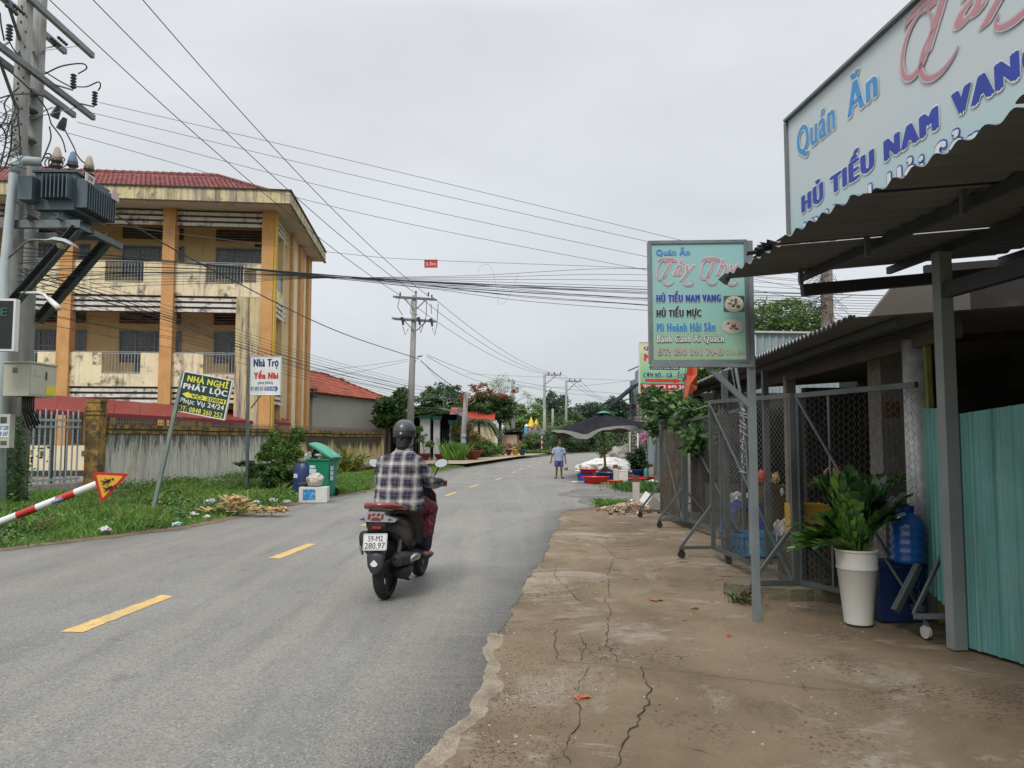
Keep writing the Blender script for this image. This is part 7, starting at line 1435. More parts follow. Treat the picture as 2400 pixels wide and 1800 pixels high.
tag(MB().lathe([(.09, 0), (.09, .35), (.03, .42), (0, .44)], (AT(1514, 1112, 28.6).x, 28.6, 0), 12).build('bottle', M('green_teal', (.02, .2, .17), .4), None, auto=40), 'dark teal container next to the blue bucket', 'container')
# grass clumps near the bollard, rubble heap, broken styrofoam box
blade_clump('grass_clump', 'thick green grass clump between near bollard and mesh screen', (AT(1520, 1150, 22.3).x, 22.3, 0), .75, 1900, .22, [leaf_dark, mats_g[0]], 96, wd=.007, lean=.4); blade_clump('grass_clump', 'green grass clump spilling behind the near bollard', (AT(1470, 1145, 23.5).x, 23.5, 0), .45, 800, .18, [leaf_dark, mats_g[0]], 97, wd=.007, lean=.4); blade_clump('weed_tuft', 'small flat weed tuft on the ground before the near bollard', (AT(1424, 1186, 17.3).x, 17.3, 0), .28, 260, .14, mats_g[:1], 98, lean=1.4, wd=.008)
rr = random.Random(9); q = MB(); rbm = [M('rubble_tan', (.36, .27, .18), .9, var=.3, isl=.4), M('rubble_red', (.22, .09, .06), .9, isl=.4), M('rubble_pale', (.42, .41, .38), .7, isl=.3)]
for k in range(170):
    c = AT(1490+rr.gauss(0, 38), 1190, 16.6+rr.gauss(0, .5)); c.z = .01+.14*math.exp(-((c.x-2.65)**2)*6)*rr.random(); s_ = rr.uniform(.02, .09); e_ = Euler((rr.uniform(-.5, .5), rr.uniform(-.5, .5), rr.uniform(0, 3))).to_matrix(); q.box(c, (s_*rr.uniform(1, 2.2), s_, s_*rr.uniform(.2, .6)), (e_.col[0], e_.col[1], e_.col[2]), rr.choice((0, 0, 1, 2)))
o = q.build('rubble', rbm); tag(o, 'scattered broken rubble and wood scraps round the nearest bollard', 'rubble'); o['kind'] = 'stuff'
tag(heap((2.62, 16.9, 0), (.42, .32, .10), 5, .3, 4).build('sand_heap', M('sandy', (.36, .28, .18), .95, var=.2, grain=.3), None), 'small tan sand heap at the foot of the nearest bollard', 'sand heap')
bs = thing('broken_box', 'tipped open styrofoam box behind the screen foot next to the rubble', 'box', AT(1532, 1180, 16.8)); c = AT(1530, 1178, 16.6); e_ = Euler((.35, .5, .5)).to_matrix(); ax = (e_.col[0], e_.col[1], e_.col[2]); q = MB()
for off, sz in (((0, 0, -.12), (.42, .3, .03)), ((.2, 0, 0), (.03, .3, .24)), ((-.2, 0, 0), (.03, .3, .24)), ((0, .14, 0), (.42, .03, .24)), ((0, -.14, 0), (.42, .03, .24))): q.box(c+ax[0]*off[0]+ax[1]*off[1]+ax[2]*off[2], sz, ax)
q.build('box_body', styro, bs)
pp = thing('utility_pole', 'weathered pole draped with dry vines seen under the canopy edge', 'utility pole', (AT(1938, 700, 22).x, 22, 0)); MB().tube([(AT(1938, 700, 22).x, 22, 0), AT(1938, 700, 22), AT(1936, 560, 22), AT(1934, 480, 22)], [.2, .17, .16, .15], 12).build('shaft', M('pole_brownish', (.27, .22, .18), .9, var=.2, vs_=4), pp, smooth=True)
q = MB()
for k in range(60): 
    a = AT(1938+rr.gauss(0, 5), rr.uniform(640, 740), 21.7); d = Vector((rr.gauss(-.1, .35), 0, rr.gauss(-.1, .3))); q.tube([a, a+d*.5+EZ*.1, a+d], .008, 3)
q.build('dry_vine', wire_m, pp)
# ================================================================ motorcyclist
def elring(c, ax, ay, rx, ry, n=20): c, ax, ay = Vector(c), Vector(ax), Vector(ay); return [c+ax*rx*cos(2*pi*i/n)+ay*ry*sin(2*pi*i/n) for i in range(n)]
XX, YY, ZZ = Vector((1, 0, 0)), Vector((0, 1, 0)), Vector((0, 0, 1))
def limbm(mb, pts, rs, n=14): mb.tube(pts, rs, n); [mb.lathe([(0.001, -r), (r*.7, -r*.7), (r, 0), (r*.7, r*.7), (0.001, r)], p, 12) for p, r in zip(pts, rs)]; return mb
def ball(mb, c, r, n=16):
    prof = [(max(.001, sin(pi*i/10)), -cos(pi*i/10)) for i in range(11)]; c = Vector(c)
    mb.loft([[c+Vector((r[0]*a*cos(2*pi*j/n), r[1]*a*sin(2*pi*j/n), r[2]*b)) for j in range(n)] for a, b in prof]); return mb
def wrinkle(q, amp, f, stretch=(1, 1, .35), seed=0, zlim=None):
    from mathutils import noise as mn
    me = bpy.data.meshes.new('t'); me.from_pydata(q.v, [], q.f); me.update(); N_ = [v.normal.copy() for v in me.vertices]; bpy.data.meshes.remove(me)
    q.v = [tuple(Vector(v)+n*amp*(mn.noise(Vector((v[0]*f*stretch[0]+seed, v[1]*f*stretch[1], v[2]*f*stretch[2])))+.6*mn.noise(Vector((v[0]*f*2.2+v[2]*f*1.3, v[1]*f*2, v[2]*f*1.1+seed))))) for v, n in zip(q.v, N_)]; return q
skin_m = M('skin', (.30, .15, .09), .55, var=.08, vs_=14); hair_m = M('hair_black', (.012, .010, .010), .5, var=.3, vs_=40)
AZ = radians(8); c0 = G(904, 1402)
sct = thing('motor_scooter', 'black and dark red motor scooter with white licence plate ridden along the road', 'scooter', (0, 0, 0)); sct.location = c0; sct.rotation_euler = (0, 0, -AZ)
blkp = M('scooter_black', (.010, .010, .011), .35, var=.1, coat=.15); blkm = M('scooter_matt_black', (.022, .022, .023), .6, var=.15); dred = M('scooter_dark_red', (.20, .015, .012), .25, var=.1, coat=.5); chrome = M('satin_silver', (.42, .42, .43), .28, .85, var=.08); greyp = M('fender_grey', (.035, .038, .042), .45, var=.1)
def wheel(y, par, name='rear_wheel', R=.285, wd=.055):
    prof = [(R-.075, -wd*.8), (R-.03, -wd), (R-.01, -wd*.65), (R, 0), (R-.01, wd*.65), (R-.03, wd), (R-.075, wd*.8)]
    t_ = MB().lathe(prof+[prof[0]], (0, y, R), 40, (1, 0, 0), cap=False).build(name, M('tyre', (.020, .020, .021), .8, var=.2, vs_=20, bump=.4, bs=60), par, auto=30)
    q = MB().lathe([(R-.073, -.03), (R-.09, -.025), (R-.09, .025), (R-.073, .03)], (0, y, R), 32, (1, 0, 0), cap=False); q.lathe([(.0, -.05), (.05, -.05), (.05, .05), (0, .05)], (0, y, R), 16, (1, 0, 0))
    for k in range(5): a = 2*pi*k/5; q.beam((0, y+.04*cos(a), R+.04*sin(a)), (0, y+(R-.085)*cos(a), R+(R-.085)*sin(a)), .03, .03)
    q.build('rim', blkm, t_)
    tr_ = MB()
    for k in range(44):
        a = 2*pi*k/44
        for s_ in (-1, 1): c = Vector((s_*wd*.45, y+(R-.0035)*cos(a+s_*.03), R+(R-.0035)*sin(a+s_*.03))); tr_.box(c, (.028, .010, .006), (Vector((1, 0, 0)), Vector((0, -sin(a), cos(a))), Vector((0, cos(a), sin(a)))))
    tr_.build('tread', black_rub, t_)
wheel(0, sct); wheel(1.26, sct, 'front_wheel')
def rr_(y, z, hw, hh, n=20, p=2.6):
    o_ = []
    for i in range(n): a = 2*pi*i/n; cx, cz = cos(a), sin(a); o_.append(Vector((hw*(abs(cx)**(2/p))*(1 if cx >= 0 else -1), y, z+hh*(abs(cz)**(2/p))*(1 if cz >= 0 else -1))))
    return o_
MB().loft([rr_(-.30, .72, .07, .05), rr_(-.26, .74, .12, .085), rr_(-.12, .72, .155, .11), rr_(.1, .66, .165, .15), rr_(.35, .60, .17, .18), rr_(.55, .52, .15, .16), rr_(.62, .46, .10, .10)]).build('body', blkp, sct, smooth=True)
MB().loft([rr_(-.22, .60, .06, .07), rr_(-.1, .56, .10, .10), rr_(.15, .48, .11, .14), rr_(.4, .40, .14, .14), rr_(.75, .33, .16, .05), rr_(1.0, .33, .15, .05)]).build('underbody', blkm, sct, smooth=True)
MB().loft([rr_(-.22, .83, .09, .03), rr_(-.15, .845, .135, .04), rr_(.1, .84, .15, .045), rr_(.3, .80, .15, .05), rr_(.6, .80, .11, .045), rr_(.68, .79, .06, .03)]).build('seat', M('seat_black', (.02, .018, .018), .6, var=.1), sct, smooth=True)
gr = [(-.165, .22, .83), (-.17, .05, .86), (-.165, -.12, .885), (-.13, -.22, .905), (0, -.26, .915), (.13, -.22, .905), (.165, -.12, .885), (.17, .05, .86), (.165, .22, .83)]
MB().tube(gr, [.018, .022, .026, .028, .030, .028, .026, .022, .018], 12).build('grab_rail', dred, sct, smooth=True)
# tail lamp with silver wings
def plate_(pts, y0, y1, m, name, par=None, lean=.12):
    V0 = [Vector((x, y0+(z-.80)*lean, z)) for x, z in pts]; V1 = [v+Vector((0, y1-y0, 0)) for v in V0]; k = len(pts); q = MB(); q.add(V0+V1, [tuple(range(k)), tuple(reversed(range(k, 2*k)))]+[(i+k, (i+1) % k+k, (i+1) % k, i) for i in range(k)]); return q.build(name, m, par or sct)
wing = [(-.185, .79), (-.105, .815), (-.09, .855), (.07, .855), (.085, .825), (.19, .79), (.175, .765), (.09, .765), (-.10, .765), (-.15, .755)]
tl = plate_(wing, -.315, -.24, chrome, 'tail_lamp', lean=.1)
rl = M('lens_dark_red', (.16, .008, .008), .12, var=.15, coat=.6)
for k, (x0, x1, z0, z1) in enumerate(((-.085, -.055, .785, .84), (-.047, -.012, .815, .845), (.0, .035, .815, .845), (.043, .07, .785, .84))): plate_([(x0, z0), (x1-.006, z0+.004), (x1, z1), (x0+.008, z1)], -.322, -.30, rl, 'lens', tl, .1)
plate_([(-.055, .775), (.045, .775), (.035, .80), (.01, .808), (-.02, .808), (-.045, .80)], -.322, -.30, rl, 'lens', tl, .1)
for sx, of in ((-1, 0), (1, .005)): plate_([(sx*.11, .775), (sx*.165+of, .785), (sx*.12, .805)][::sx], -.322, -.30, M('indicator_dark', (.04, .04, .045), .15, coat=.8), 'indicator', tl, .1)
plate_([(-.14, .80), (.15, .80), (.10, .70), (.07, .655), (-.07, .655), (-.09, .70)], -.29, -.16, blkm, 'tail_cover', lean=-.25)
plate_([(-.045, .70), (.04, .70), (.04, .725), (-.045, .725)], -.325, -.29, M('reflector_red', (.40, .02, .015), .25, coat=.5), 'reflector', lean=-.2)
# licence plate, tilted
pt = thing('x', 'x x x x', 'x'); bpy.data.objects.remove(pt)
po, pex, pey = Vector((-.115, -.365, .505)), Vector((1, 0, .03)).normalized(), Vector((0, .20, 1)).normalized(); pn = pex.cross(pey)
q = MB(); out_ = []
for cx, cy, a0 in ((.23-.012, .155-.012, 0), (.012, .155-.012, 90), (.012, .012, 180), (.23-.012, .012, 270)):
    for k in range(4): a = radians(a0+30*k); out_.append((cx+.012*cos(a), cy+.012*sin(a)))
q.prism(out_, po, pex, pey, .004); pl = q.build('licence_plate', M('plate_enamel', (.66, .66, .64), .4, var=.04), sct)
ink = M('plate_ink', (.04, .04, .045), .5)
q = MB(); o2 = po+pn*.001
for a, b, c, d in ((.006, .224, .006, .0085), (.006, .224, .1465, .149), (.006, .0085, .0085, .1465), (.2215, .224, .0085, .1465)): q.add([o2+pex*a+pey*c, o2+pex*b+pey*c, o2+pex*b+pey*d, o2+pex*a+pey*d], [(0, 1, 2, 3)])
q.build('plate_border', ink, pl)
lettering('59-M2', po, pex, pey, .045, .083, .145, .052, ink, pl, off=.012, lift=.0015); lettering('280.97', po, pex, pey, .018, .016, .195, .056, ink, pl, off=.012, lift=.0015)
plate_([(-.05, .65), (.05, .65), (.045, .52), (-.045, .52)], -.28, -.25, blkm, 'plate_bracket', lean=.15)
q = MB(); q.loft([[Vector((x*w_, y-(1-abs(x))*.02*1.0, z)) for x in (-1, -.6, 0, .6, 1)]+[Vector((x*w_, y+.02, z)) for x in (1, .6, 0, -.6, -1)] for w_, y, z in ((.085, -.31, .52), (.085, -.325, .44), (.075, -.335, .36), (.045, -.335, .30), (.02, -.33, .285))]); q.build('rear_fender', greyp, sct, smooth=True)
q = MB(); q.add([Vector((.035*cos(t)*(1 if sin(t) < .3 else .8)-.005, -.362, .385+.028*sin(t)+(.010 if abs(cos(t)) < .3 and sin(t) > 0 else 0))) for t in [2*pi*i/16 for i in range(16)]], [tuple(range(16))]); q.build('fender_sticker', white_paint, sct)
# muffler, guards, engine
muf = MB().tube([(.16, -.20, .40), (.165, -.16, .40), (.165, .1, .37), (.15, .3, .34), (.12, .45, .28), (.05, .7, .24)], [.058, .068, .07, .062, .03, .022], 18).build('muffler', blkm, sct, auto=40); MB().lathe([(.045, 0), (.03, .012), (.018, .012), (.018, -.01)], (.16, -.205, .40), 16, (0, -1, 0)).build('exhaust_tip', blkm, muf)
q = MB(); q.tube([(.225, .04, .36), (.235, .12, .38), (.235, .26, .37), (.225, .34, .33)], [.02, .04, .04, .015], 10); q.build('heat_shield', chrome, muf, smooth=True); MB().tube([(.15, -.05, .25), (.15, .1, .24), (.14, .3, .24)], [.05, .075, .05], 12).build('engine_cover', blkm, sct, smooth=True)
MB().loft([rr_(-.16, .47, .035, .08), rr_(-.1, .49, .05, .10), rr_(.15, .46, .05, .10), rr_(.25, .42, .03, .06)]).build('air_filter_box', blkm, sct, smooth=True); ab = list(sct.children)[-1]; ab.location.x = -.17
MB().tube([(-.20, -.10, .56), (-.215, -.12, .50), (-.205, -.10, .43)], [.012, .022, .012], 8).build('side_guard', chrome, sct, smooth=True)
MB().loft([rr_(-.1, .30, .03, .06), rr_(.0, .29, .05, .09), rr_(.3, .27, .06, .09), rr_(.4, .28, .03, .05)]).build('transmission_case', blkm, sct, smooth=True); list(sct.children)[-1].location.x = -.14
q = MB(); q.beam((.0, .1, .22), (-.02, .16, .20), .3, .02); q.tube([(.08, .1, .2), (.16, .12, .17), (.2, .14, .16)], .012, 8); q.build('centre_stand', blkm, sct)
for sx in (-1, 1): MB().tube([(sx*.11, .0, .3), (sx*.11, .12, .62)], .022, 10).build('shock_absorber', chrome, sct)
# leg shield, floor, front
MB().loft([[Vector((hw*x, y+ (1-abs(x))*.05, z)) for x in (-1, -.7, 0, .7, 1)]+[Vector((hw*x*.98, y+.07+(1-abs(x))*.06, z)) for x in (1, .7, 0, -.7, -1)] for hw, y, z in ((.16, .92, .30), (.20, .96, .42), (.215, 1.0, .60), (.225, 1.0, .78), (.235, .99, .90), (.20, .97, .99), (.10, .95, 1.05))]).build('leg_shield', blkp, sct, smooth=True)
for sx in (-1, 1): MB().tube([(sx*.228, 1.03, .62), (sx*.24, 1.03, .80), (sx*.235, 1.0, .93), (sx*.19, .98, 1.01)], [.006, .014, .014, .006], 10).build('shield_trim', dred, sct, smooth=True)
MB().loft([rr_(.55, .31, .17, .03), rr_(.75, .30, .18, .03), rr_(.98, .31, .17, .03)]).build('floorboard', blkm, sct, smooth=True)
MB().loft([rr_(1.0, 1.02, .07, .06), rr_(1.06, 1.0, .13, .09), rr_(1.2, .95, .13, .12), rr_(1.28, .90, .06, .07)]).build('front_cowl', dred, sct, smooth=True); MB().loft([rr_(.93, 1.07, .05, .03), rr_(1.0, 1.08, .11, .05), rr_(1.08, 1.06, .09, .05)]).build('handlebar_cover', blkp, sct, smooth=True)
MB().tube([(-.36, .84, 1.05), (-.25, .88, 1.06), (-.1, .95, 1.07), (.1, .95, 1.07), (.25, .88, 1.06), (.36, .84, 1.05)], .014, 10).build('handlebar', blkm, sct, smooth=True)
for sx in (-1, 1):
    MB().tube([(sx*.27, .87, 1.06), (sx*.375, .835, 1.047)], .02, 12).build('grip', black_rub, sct); MB().tube([(sx*.22, .93, 1.05), (sx*.30, .95, 1.04), (sx*.39, .92, 1.025)], .007, 8).build('brake_lever', chrome, sct)
    c = Vector((sx*.345 if sx > 0 else -.40, .83, 1.275)); MB().tube([(sx*.23, .90, 1.08), (sx*.27, .88, 1.16), (sx*.31, .85, 1.22), c+Vector((0, .02, 0))], .008, 8).build('mirror_stalk', blkm, sct)
    ah_ = Vector((1, .15*sx, .22*sx)).normalized(); av = Vector((-.22*sx, 0, 1)).normalized(); nn = ah_.cross(av)
    mh = MB(); mh.loft([elring(c+nn*d_, ah_, av, .078*k, .048*k, 20) for d_, k in ((.0, 1), (-.015, .98), (-.04, .6), (-.045, .1))]); mm_ = mh.build('mirror', blkp, sct, smooth=True); q = MB(); q.add(elring(c+nn*.0015, ah_, av, .070, .042, 24), [tuple(range(24))]); q.build('mirror_glass', M('mirror_glass', (.75, .78, .8), .04, 1, var=.01), mm_)
# ---- rider: one continuous body, clothes and helmet as children
rd = thing('person', 'motorcyclist in a navy and white checked shirt and grey helmet seen from behind', 'person', (0, 0, 0)); rd.location = c0+Vector((cos(AZ), -sin(AZ), 0))*.03; rd.rotation_euler = (0, 0, -AZ)
b = MB()
hd = Vector((.02, .42, 1.575)); ball(b, hd, (.078, .095, .112)); ball(b, hd+Vector((0, .05, -.055)), (.055, .06, .055)); ball(b, hd+Vector((0, .105, -.02)), (.014, .02, .02)); b.box(hd+Vector((0, .092, -.06)), (.045, .02, .012))
for sx in (-1, 1): ball(b, hd+Vector((sx*.08, 0, -.01)), (.014, .022, .032)); ball(b, hd+Vector((sx*.03, .088, .005)), (.013, .012, .008))
b.tube([(.02, .40, 1.36), (.02, .40, 1.45), hd], [.07, .055, .05], 14)
b.loft([elring((0, .34, .82), XX, YY, .15, .11), elring((0, .34, .95), XX, YY, .15, .11), elring((0, .36, 1.15), XX, YY, .16, .11), elring((.01, .37, 1.30), XX, YY, .12, .08), elring((.02, .39, 1.40), XX, YY, .06, .06)])
hands = {}
for sx in (-1, 1):
    sh_, el, wr = Vector((sx*.155, .38, 1.30)), Vector((sx*.26, .50, 1.10)), Vector((sx*.315, .775, 1.075)); limbm(b, [sh_, el, wr], [.05, .040, .027], 12)
    pl0 = wr; pl1 = Vector((sx*.325, .845, 1.078)); b.tube([pl0, pl0.lerp(pl1, .5)+ZZ*.008, pl1], [.026, .034, .034], 10)
    for k in range(4):
        x_ = sx*(.290+.024*k); f = 1-.08*abs(k-1.3); b.tube([Vector((x_, .845, 1.088)), Vector((x_, .885*1, 1.082)), Vector((x_, .90, 1.055)), Vector((x_, .878, 1.030)), Vector((x_, .855, 1.027))], [.011, .0105, .010, .0095, .008], 8)
    b.tube([Vector((sx*.295, .80, 1.068)), Vector((sx*.272, .825, 1.045)), Vector((sx*.275, .855, 1.022))], [.014, .011, .009], 8)
    hp_, kn, an_ = Vector((sx*.10, .34, .86)), Vector((sx*.20, .78, .80)), Vector((sx*.20, .66, .40)); limbm(b, [hp_, kn, an_], [.085, .062, .038], 14)
    b.loft([elring(an_+Vector((0, -.05+d_, -.075+.0)), XX, ZZ, w_, h_) for d_, w_, h_ in ((-.02, .01, .02), (.0, .032, .035), (.06, .036, .04), (.14, .042, .03), (.20, .038, .02), (.225, .01, .01))])
fuse(b, .0085, 2).build('body', skin_m, rd, smooth=True)
# checked shirt
def plaid(name, p=.125, light=(.48, .46, .42), dark=(.030, .032, .062), mid=(.17, .17, .19), line=(.42, .18, .12), ax=('X', 'Z')):
    m = bpy.data.materials.new(name); m.use_nodes = True; N = m.node_tree.nodes; L = m.node_tree.links; b = N['Principled BSDF']; tc = N.new('ShaderNodeTexCoord'); nz = N.new('ShaderNodeTexNoise'); nz.inputs['Scale'].default_value = 5; L.new(tc.outputs['Object'], nz.inputs['Vector'])
    vm = N.new('ShaderNodeVectorMath'); vm.operation = 'SCALE'; vm.inputs['Scale'].default_value = .035; L.new(nz.outputs['Color'], vm.inputs[0]); va = N.new('ShaderNodeVectorMath'); L.new(tc.outputs['Object'], va.inputs[0]); L.new(vm.outputs[0], va.inputs[1]); sp = N.new('ShaderNodeSeparateXYZ'); L.new(va.outputs[0], sp.inputs[0])
    def ramp(axis, off):
        a = N.new('ShaderNodeMath'); a.operation = 'MULTIPLY_ADD'; a.inputs[1].default_value = 1/p; a.inputs[2].default_value = off; L.new(sp.outputs[axis], a.inputs[0]); f = N.new('ShaderNodeMath'); f.operation = 'FRACT'; L.new(a.outputs[0], f.inputs[0]); cr = N.new('ShaderNodeValToRGB'); cr.color_ramp.interpolation = 'CONSTANT'; e = cr.color_ramp.elements
        cols = [(0, dark), (.25, line), (.27, dark), (.50, mid), (.65, light), (.87, mid)]
        e[0].position = 0; e[0].color = (*cols[0][1], 1); e[1].position = cols[1][0]; e[1].color = (*cols[1][1], 1)
        for pz, c in cols[2:]: x = e.new(pz); x.color = (*c, 1)
        L.new(f.outputs[0], cr.inputs[0]); return cr.outputs[0]
    mx = N.new('ShaderNodeMixRGB'); mx.inputs[0].default_value = .5; L.new(ramp(ax[0], 100.15), mx.inputs[1]); L.new(ramp(ax[1], 100.3), mx.inputs[2])
    n2 = N.new('ShaderNodeTexNoise'); n2.inputs['Scale'].default_value = 160; L.new(tc.outputs['Object'], n2.inputs['Vector']); r = N.new('ShaderNodeMapRange'); r.inputs['To Min'].default_value = .75; r.inputs['To Max'].default_value = 1.25; L.new(n2.outputs['Fac'], r.inputs['Value']); s = N.new('ShaderNodeVectorMath'); s.operation = 'SCALE'; L.new(mx.outputs[0], s.inputs[0]); L.new(r.outputs[0], s.inputs['Scale'])
    L.new(s.outputs[0], b.inputs['Base Color']); b.inputs['Roughness'].default_value = .9; b.inputs['Specular IOR Level'].default_value = .15; return m
s = MB()
s.loft([elring((.0, .30, z), XX, YY, a_, b_, 24) if z < .8 else elring((x_, y_, z), XX, YY, a_, b_, 24) for x_, y_, z, a_, b_ in ((0, .31, .815, .245, .185), (0, .32, .92, .245, .18), (0, .33, 1.03, .238, .165), (.0, .35, 1.15, .225, .155), (.005, .365, 1.26, .215, .145), (.01, .38, 1.33, .19, .125), (.015, .385, 1.385, .14, .10), (.02, .39, 1.42, .085, .075), (.02, .395, 1.455, .068, .066))])
for sx in (-1, 1): s.tube([Vector((sx*.08, .375, 1.34)), Vector((sx*.155, .38, 1.305)), Vector((sx*.215, .43, 1.20)), Vector((sx*.255, .51, 1.10)), Vector((sx*.295, .64, 1.08)), Vector((sx*.315, .775, 1.075))], [.07, .088, .082, .078, .068, .055], 18)
s = wrinkle(wrinkle(fuse(s, .0085, 3), .026, 8, (1, 1, .35), 3), .010, 20, (1, .6, .8), 9); s.build('shirt', plaid('checked_shirt'), rd, smooth=True)
col_ = MB(); col_.loft([elring((.02, .395, 1.425), XX, YY, .088, .082), elring((.02, .397, 1.455), XX, YY, .074, .072), elring((.02, .40, 1.475), XX, YY, .068, .068), elring((.02, .40, 1.455), XX, YY, .06, .06)], cap=False); col_.build('collar', MATS.setdefault('checked_shirt_c', bpy.data.materials['checked_shirt']), rd, smooth=True)
tr = MB(); tr.loft([elring((0, .33, z), XX, YY, a_, c_) for z, a_, c_ in ((.79, .15, .12), (.84, .19, .14), (.92, .19, .14), (.97, .16, .12))])
for sx in (-1, 1): limbm(tr, [Vector((sx*.09, .34, .87)), Vector((sx*.15, .56, .85)), Vector((sx*.205, .79, .80)), Vector((sx*.205, .74, .66)), Vector((sx*.205, .70, .54))], [.10, .10, .080, .075, .070], 16)
trouser = M('maroon_trousers', (.13, .018, .035), .8, var=.25, vs_=10, blotch=[((.38, .14, .17), .75, 26, .52)])
wrinkle(fuse(tr, .012, 3), .014, 10, (1, 1, .6), 5).build('trousers', trouser, rd, smooth=True)
for sx in (-1, 1):
    an_ = Vector((sx*.20, .66, .40)); q = MB(); q.loft([elring(an_+Vector((0, -.05+d_, -.088)), XX, ZZ, w_, h_) for d_, w_, h_ in ((-.03, .02, .02), (.0, .042, .034), (.06, .044, .038), (.14, .05, .03), (.215, .042, .02), (.235, .015, .01))]); q.build('shoe', M('sandal_dark', (.03, .028, .028), .6), rd, smooth=True)
q = MB()
for sx in (-1, 1): limbm(q, [Vector((sx*.205, .73, .62)), Vector((sx*.203, .665, .40))], [.062, .050], 14)
fuse(q, .012, 2).build('lower_trousers', M('navy_trousers', (.012, .014, .03), .8, var=.2), rd, smooth=True)
# hair and helmet
q = MB(); ball(q, hd+Vector((0, -.015, -.02)), (.090, .095, .105)); q.tube([hd+Vector((0, -.05, -.05)), hd+Vector((0, -.06, -.12)), hd+Vector((.0, -.05, -.165))], [.07, .068, .045], 14); fuse(q, .008, 2).build('hair', hair_m, rd, smooth=True)
hel = M('helmet_dark_grey', (.055, .055, .058), .38, .3, var=.1, vs_=9, coat=.3); prof = [(.001, .145), (.05, .137), (.085, .113), (.108, .075), (.117, .03), (.118, -.005), (.112, -.035), (.103, -.036), (.108, -.005), (.1, .04), (.001, .12)]
hc = hd+Vector((0, -.0, .02)); hm2 = MB().loft([[hc+Vector((r*cos(2*pi*j/32), r*1.16*sin(2*pi*j/32), z)) for j in range(32)] for r, z in prof], cap=False).build('helmet', hel, rd, smooth=True)
MB().loft([[hc+Vector((.1195*cos(2*pi*j/32), .1385*sin(2*pi*j/32), z)) for j in range(32)] for z in (.018, .023)], cap=False).build('rim_line', black_rub, hm2)
MB().box(hc+Vector((.0, -.1375, .002)), (.018, .006, .022)).build('tag', M('tag_silver', (.5, .5, .48), .4), hm2)
MB().tube([hc+Vector((.112, -.02, -.03)), hc+Vector((.105, .01, -.10)), hc+Vector((.06, .05, -.155)), hc+Vector((0, .06, -.16)), hc+Vector((-.06, .05, -.155)), hc+Vector((-.105, .01, -.10)), hc+Vector((-.112, -.02, -.03))], .006, 6).build('strap', black_rub, hm2); MB().tube([hc+Vector((.0, -.135, -.03)), hc+Vector((.0, -.13, -.05))], .018, 8).build('neck_buckle', black_rub, hm2)

# ================================================================ walking man
mn_ = thing('person', 'old man in a pale blue checked shirt and blue shorts walking with a small bag', 'person', (0, 0, 0)); mb0 = G(1310, 1121); mn_.location = mb0; mn_.rotation_euler = (0, 0, radians(4))
# local: x right in view, -y towards the camera
b = MB(); hdm = Vector((.03, -.07, 1.37)); ball(b, hdm, (.072, .09, .105)); ball(b, hdm+Vector((0, -.05, -.06)), (.05, .05, .05)); ball(b, hdm+Vector((0, -.095, -.02)), (.014, .02, .022)); b.tube([(.0, .0, 1.16), (.01, -.02, 1.24), hdm], [.06, .05, .045], 12)
for sx in (-1, 1): ball(b, hdm+Vector((sx*.074, 0, -.01)), (.014, .02, .03)); ball(b, hdm+Vector((sx*.03, -.084, .0)), (.012, .012, .008))
b.box(hdm+Vector((0, -.09, -.062)), (.045, .015, .01))
b.loft([elring((0, .02, .66), XX, YY, .13, .095), elring((0, .02, .8), XX, YY, .135, .09), elring((0, .01, 1.0), XX, YY, .15, .09), elring((0, 0, 1.13), XX, YY, .15, .075), elring((0, 0, 1.19), XX, YY, .06, .05)])
for sx, el, wr in ((-1, Vector((-.25, .0, .90)), Vector((-.31, -.06, .68))), (1, Vector((.235, .02, .90)), Vector((.25, -.05, .68)))):
    limbm(b, [Vector((sx*.165, 0, 1.13)), el, wr], [.045, .034, .023], 12); d = (wr-el).normalized(); p1 = wr+d*.07; b.tube([wr, wr+d*.04, p1], [.022, .032, .028], 10)
    for k in range(4): o_ = Vector(((k-1.5)*.018*1, -.004*k, 0)); b.tube([p1+o_*.9, p1+o_+d*.04+Vector((0, -.012, 0)), p1+o_+d*(.062-.006*abs(k-1.2))+Vector((0, -.028, 0))], [.0105, .0095, .008], 7)
    b.tube([wr+d*.02+Vector((-sx*.02, -.01, 0)), wr+d*.055+Vector((-sx*.042, -.028, 0)), wr+d*.08+Vector((-sx*.04, -.04, 0))], [.012, .010, .008], 7)
for sx, kn, an_ in ((-1, Vector((-.085, -.05, .40)), Vector((-.095, .02, .07))), (1, Vector((.085, -.06, .40)), Vector((.10, -.02, .07)))):
    limbm(b, [Vector((sx*.075, .02, .68)), kn, an_], [.078, .047, .030], 12); b.loft([elring(an_+Vector((sx*.012*i, .05-.045*i, -.035)), XX, ZZ, w_, h_) for i, (w_, h_) in enumerate(((.015, .015), (.03, .03), (.034, .032), (.042, .024), (.04, .018), (.015, .01)))])
fuse(b, .010, 2).build('body', M('skin_tanned', (.15, .065, .04), .55, var=.1, vs_=12), mn_, smooth=True)
s = MB(); s.loft([elring((x_, y_, z), XX, YY, a_, c_, 22) for x_, y_, z, a_, c_ in ((0, .02, .655, .185, .125), (0, .02, .75, .18, .12), (0, .015, .92, .175, .115), (0, .01, 1.05, .182, .11), (0, 0, 1.13, .175, .09), (0, 0, 1.185, .09, .07), (0, 0, 1.215, .062, .055))])
for sx, el in ((-1, Vector((-.235, .0, .94))), (1, Vector((.225, .01, .94)))): s.tube([Vector((sx*.11, 0, 1.13)), Vector((sx*.175, 0, 1.10)), el], [.06, .075, .070], 16)
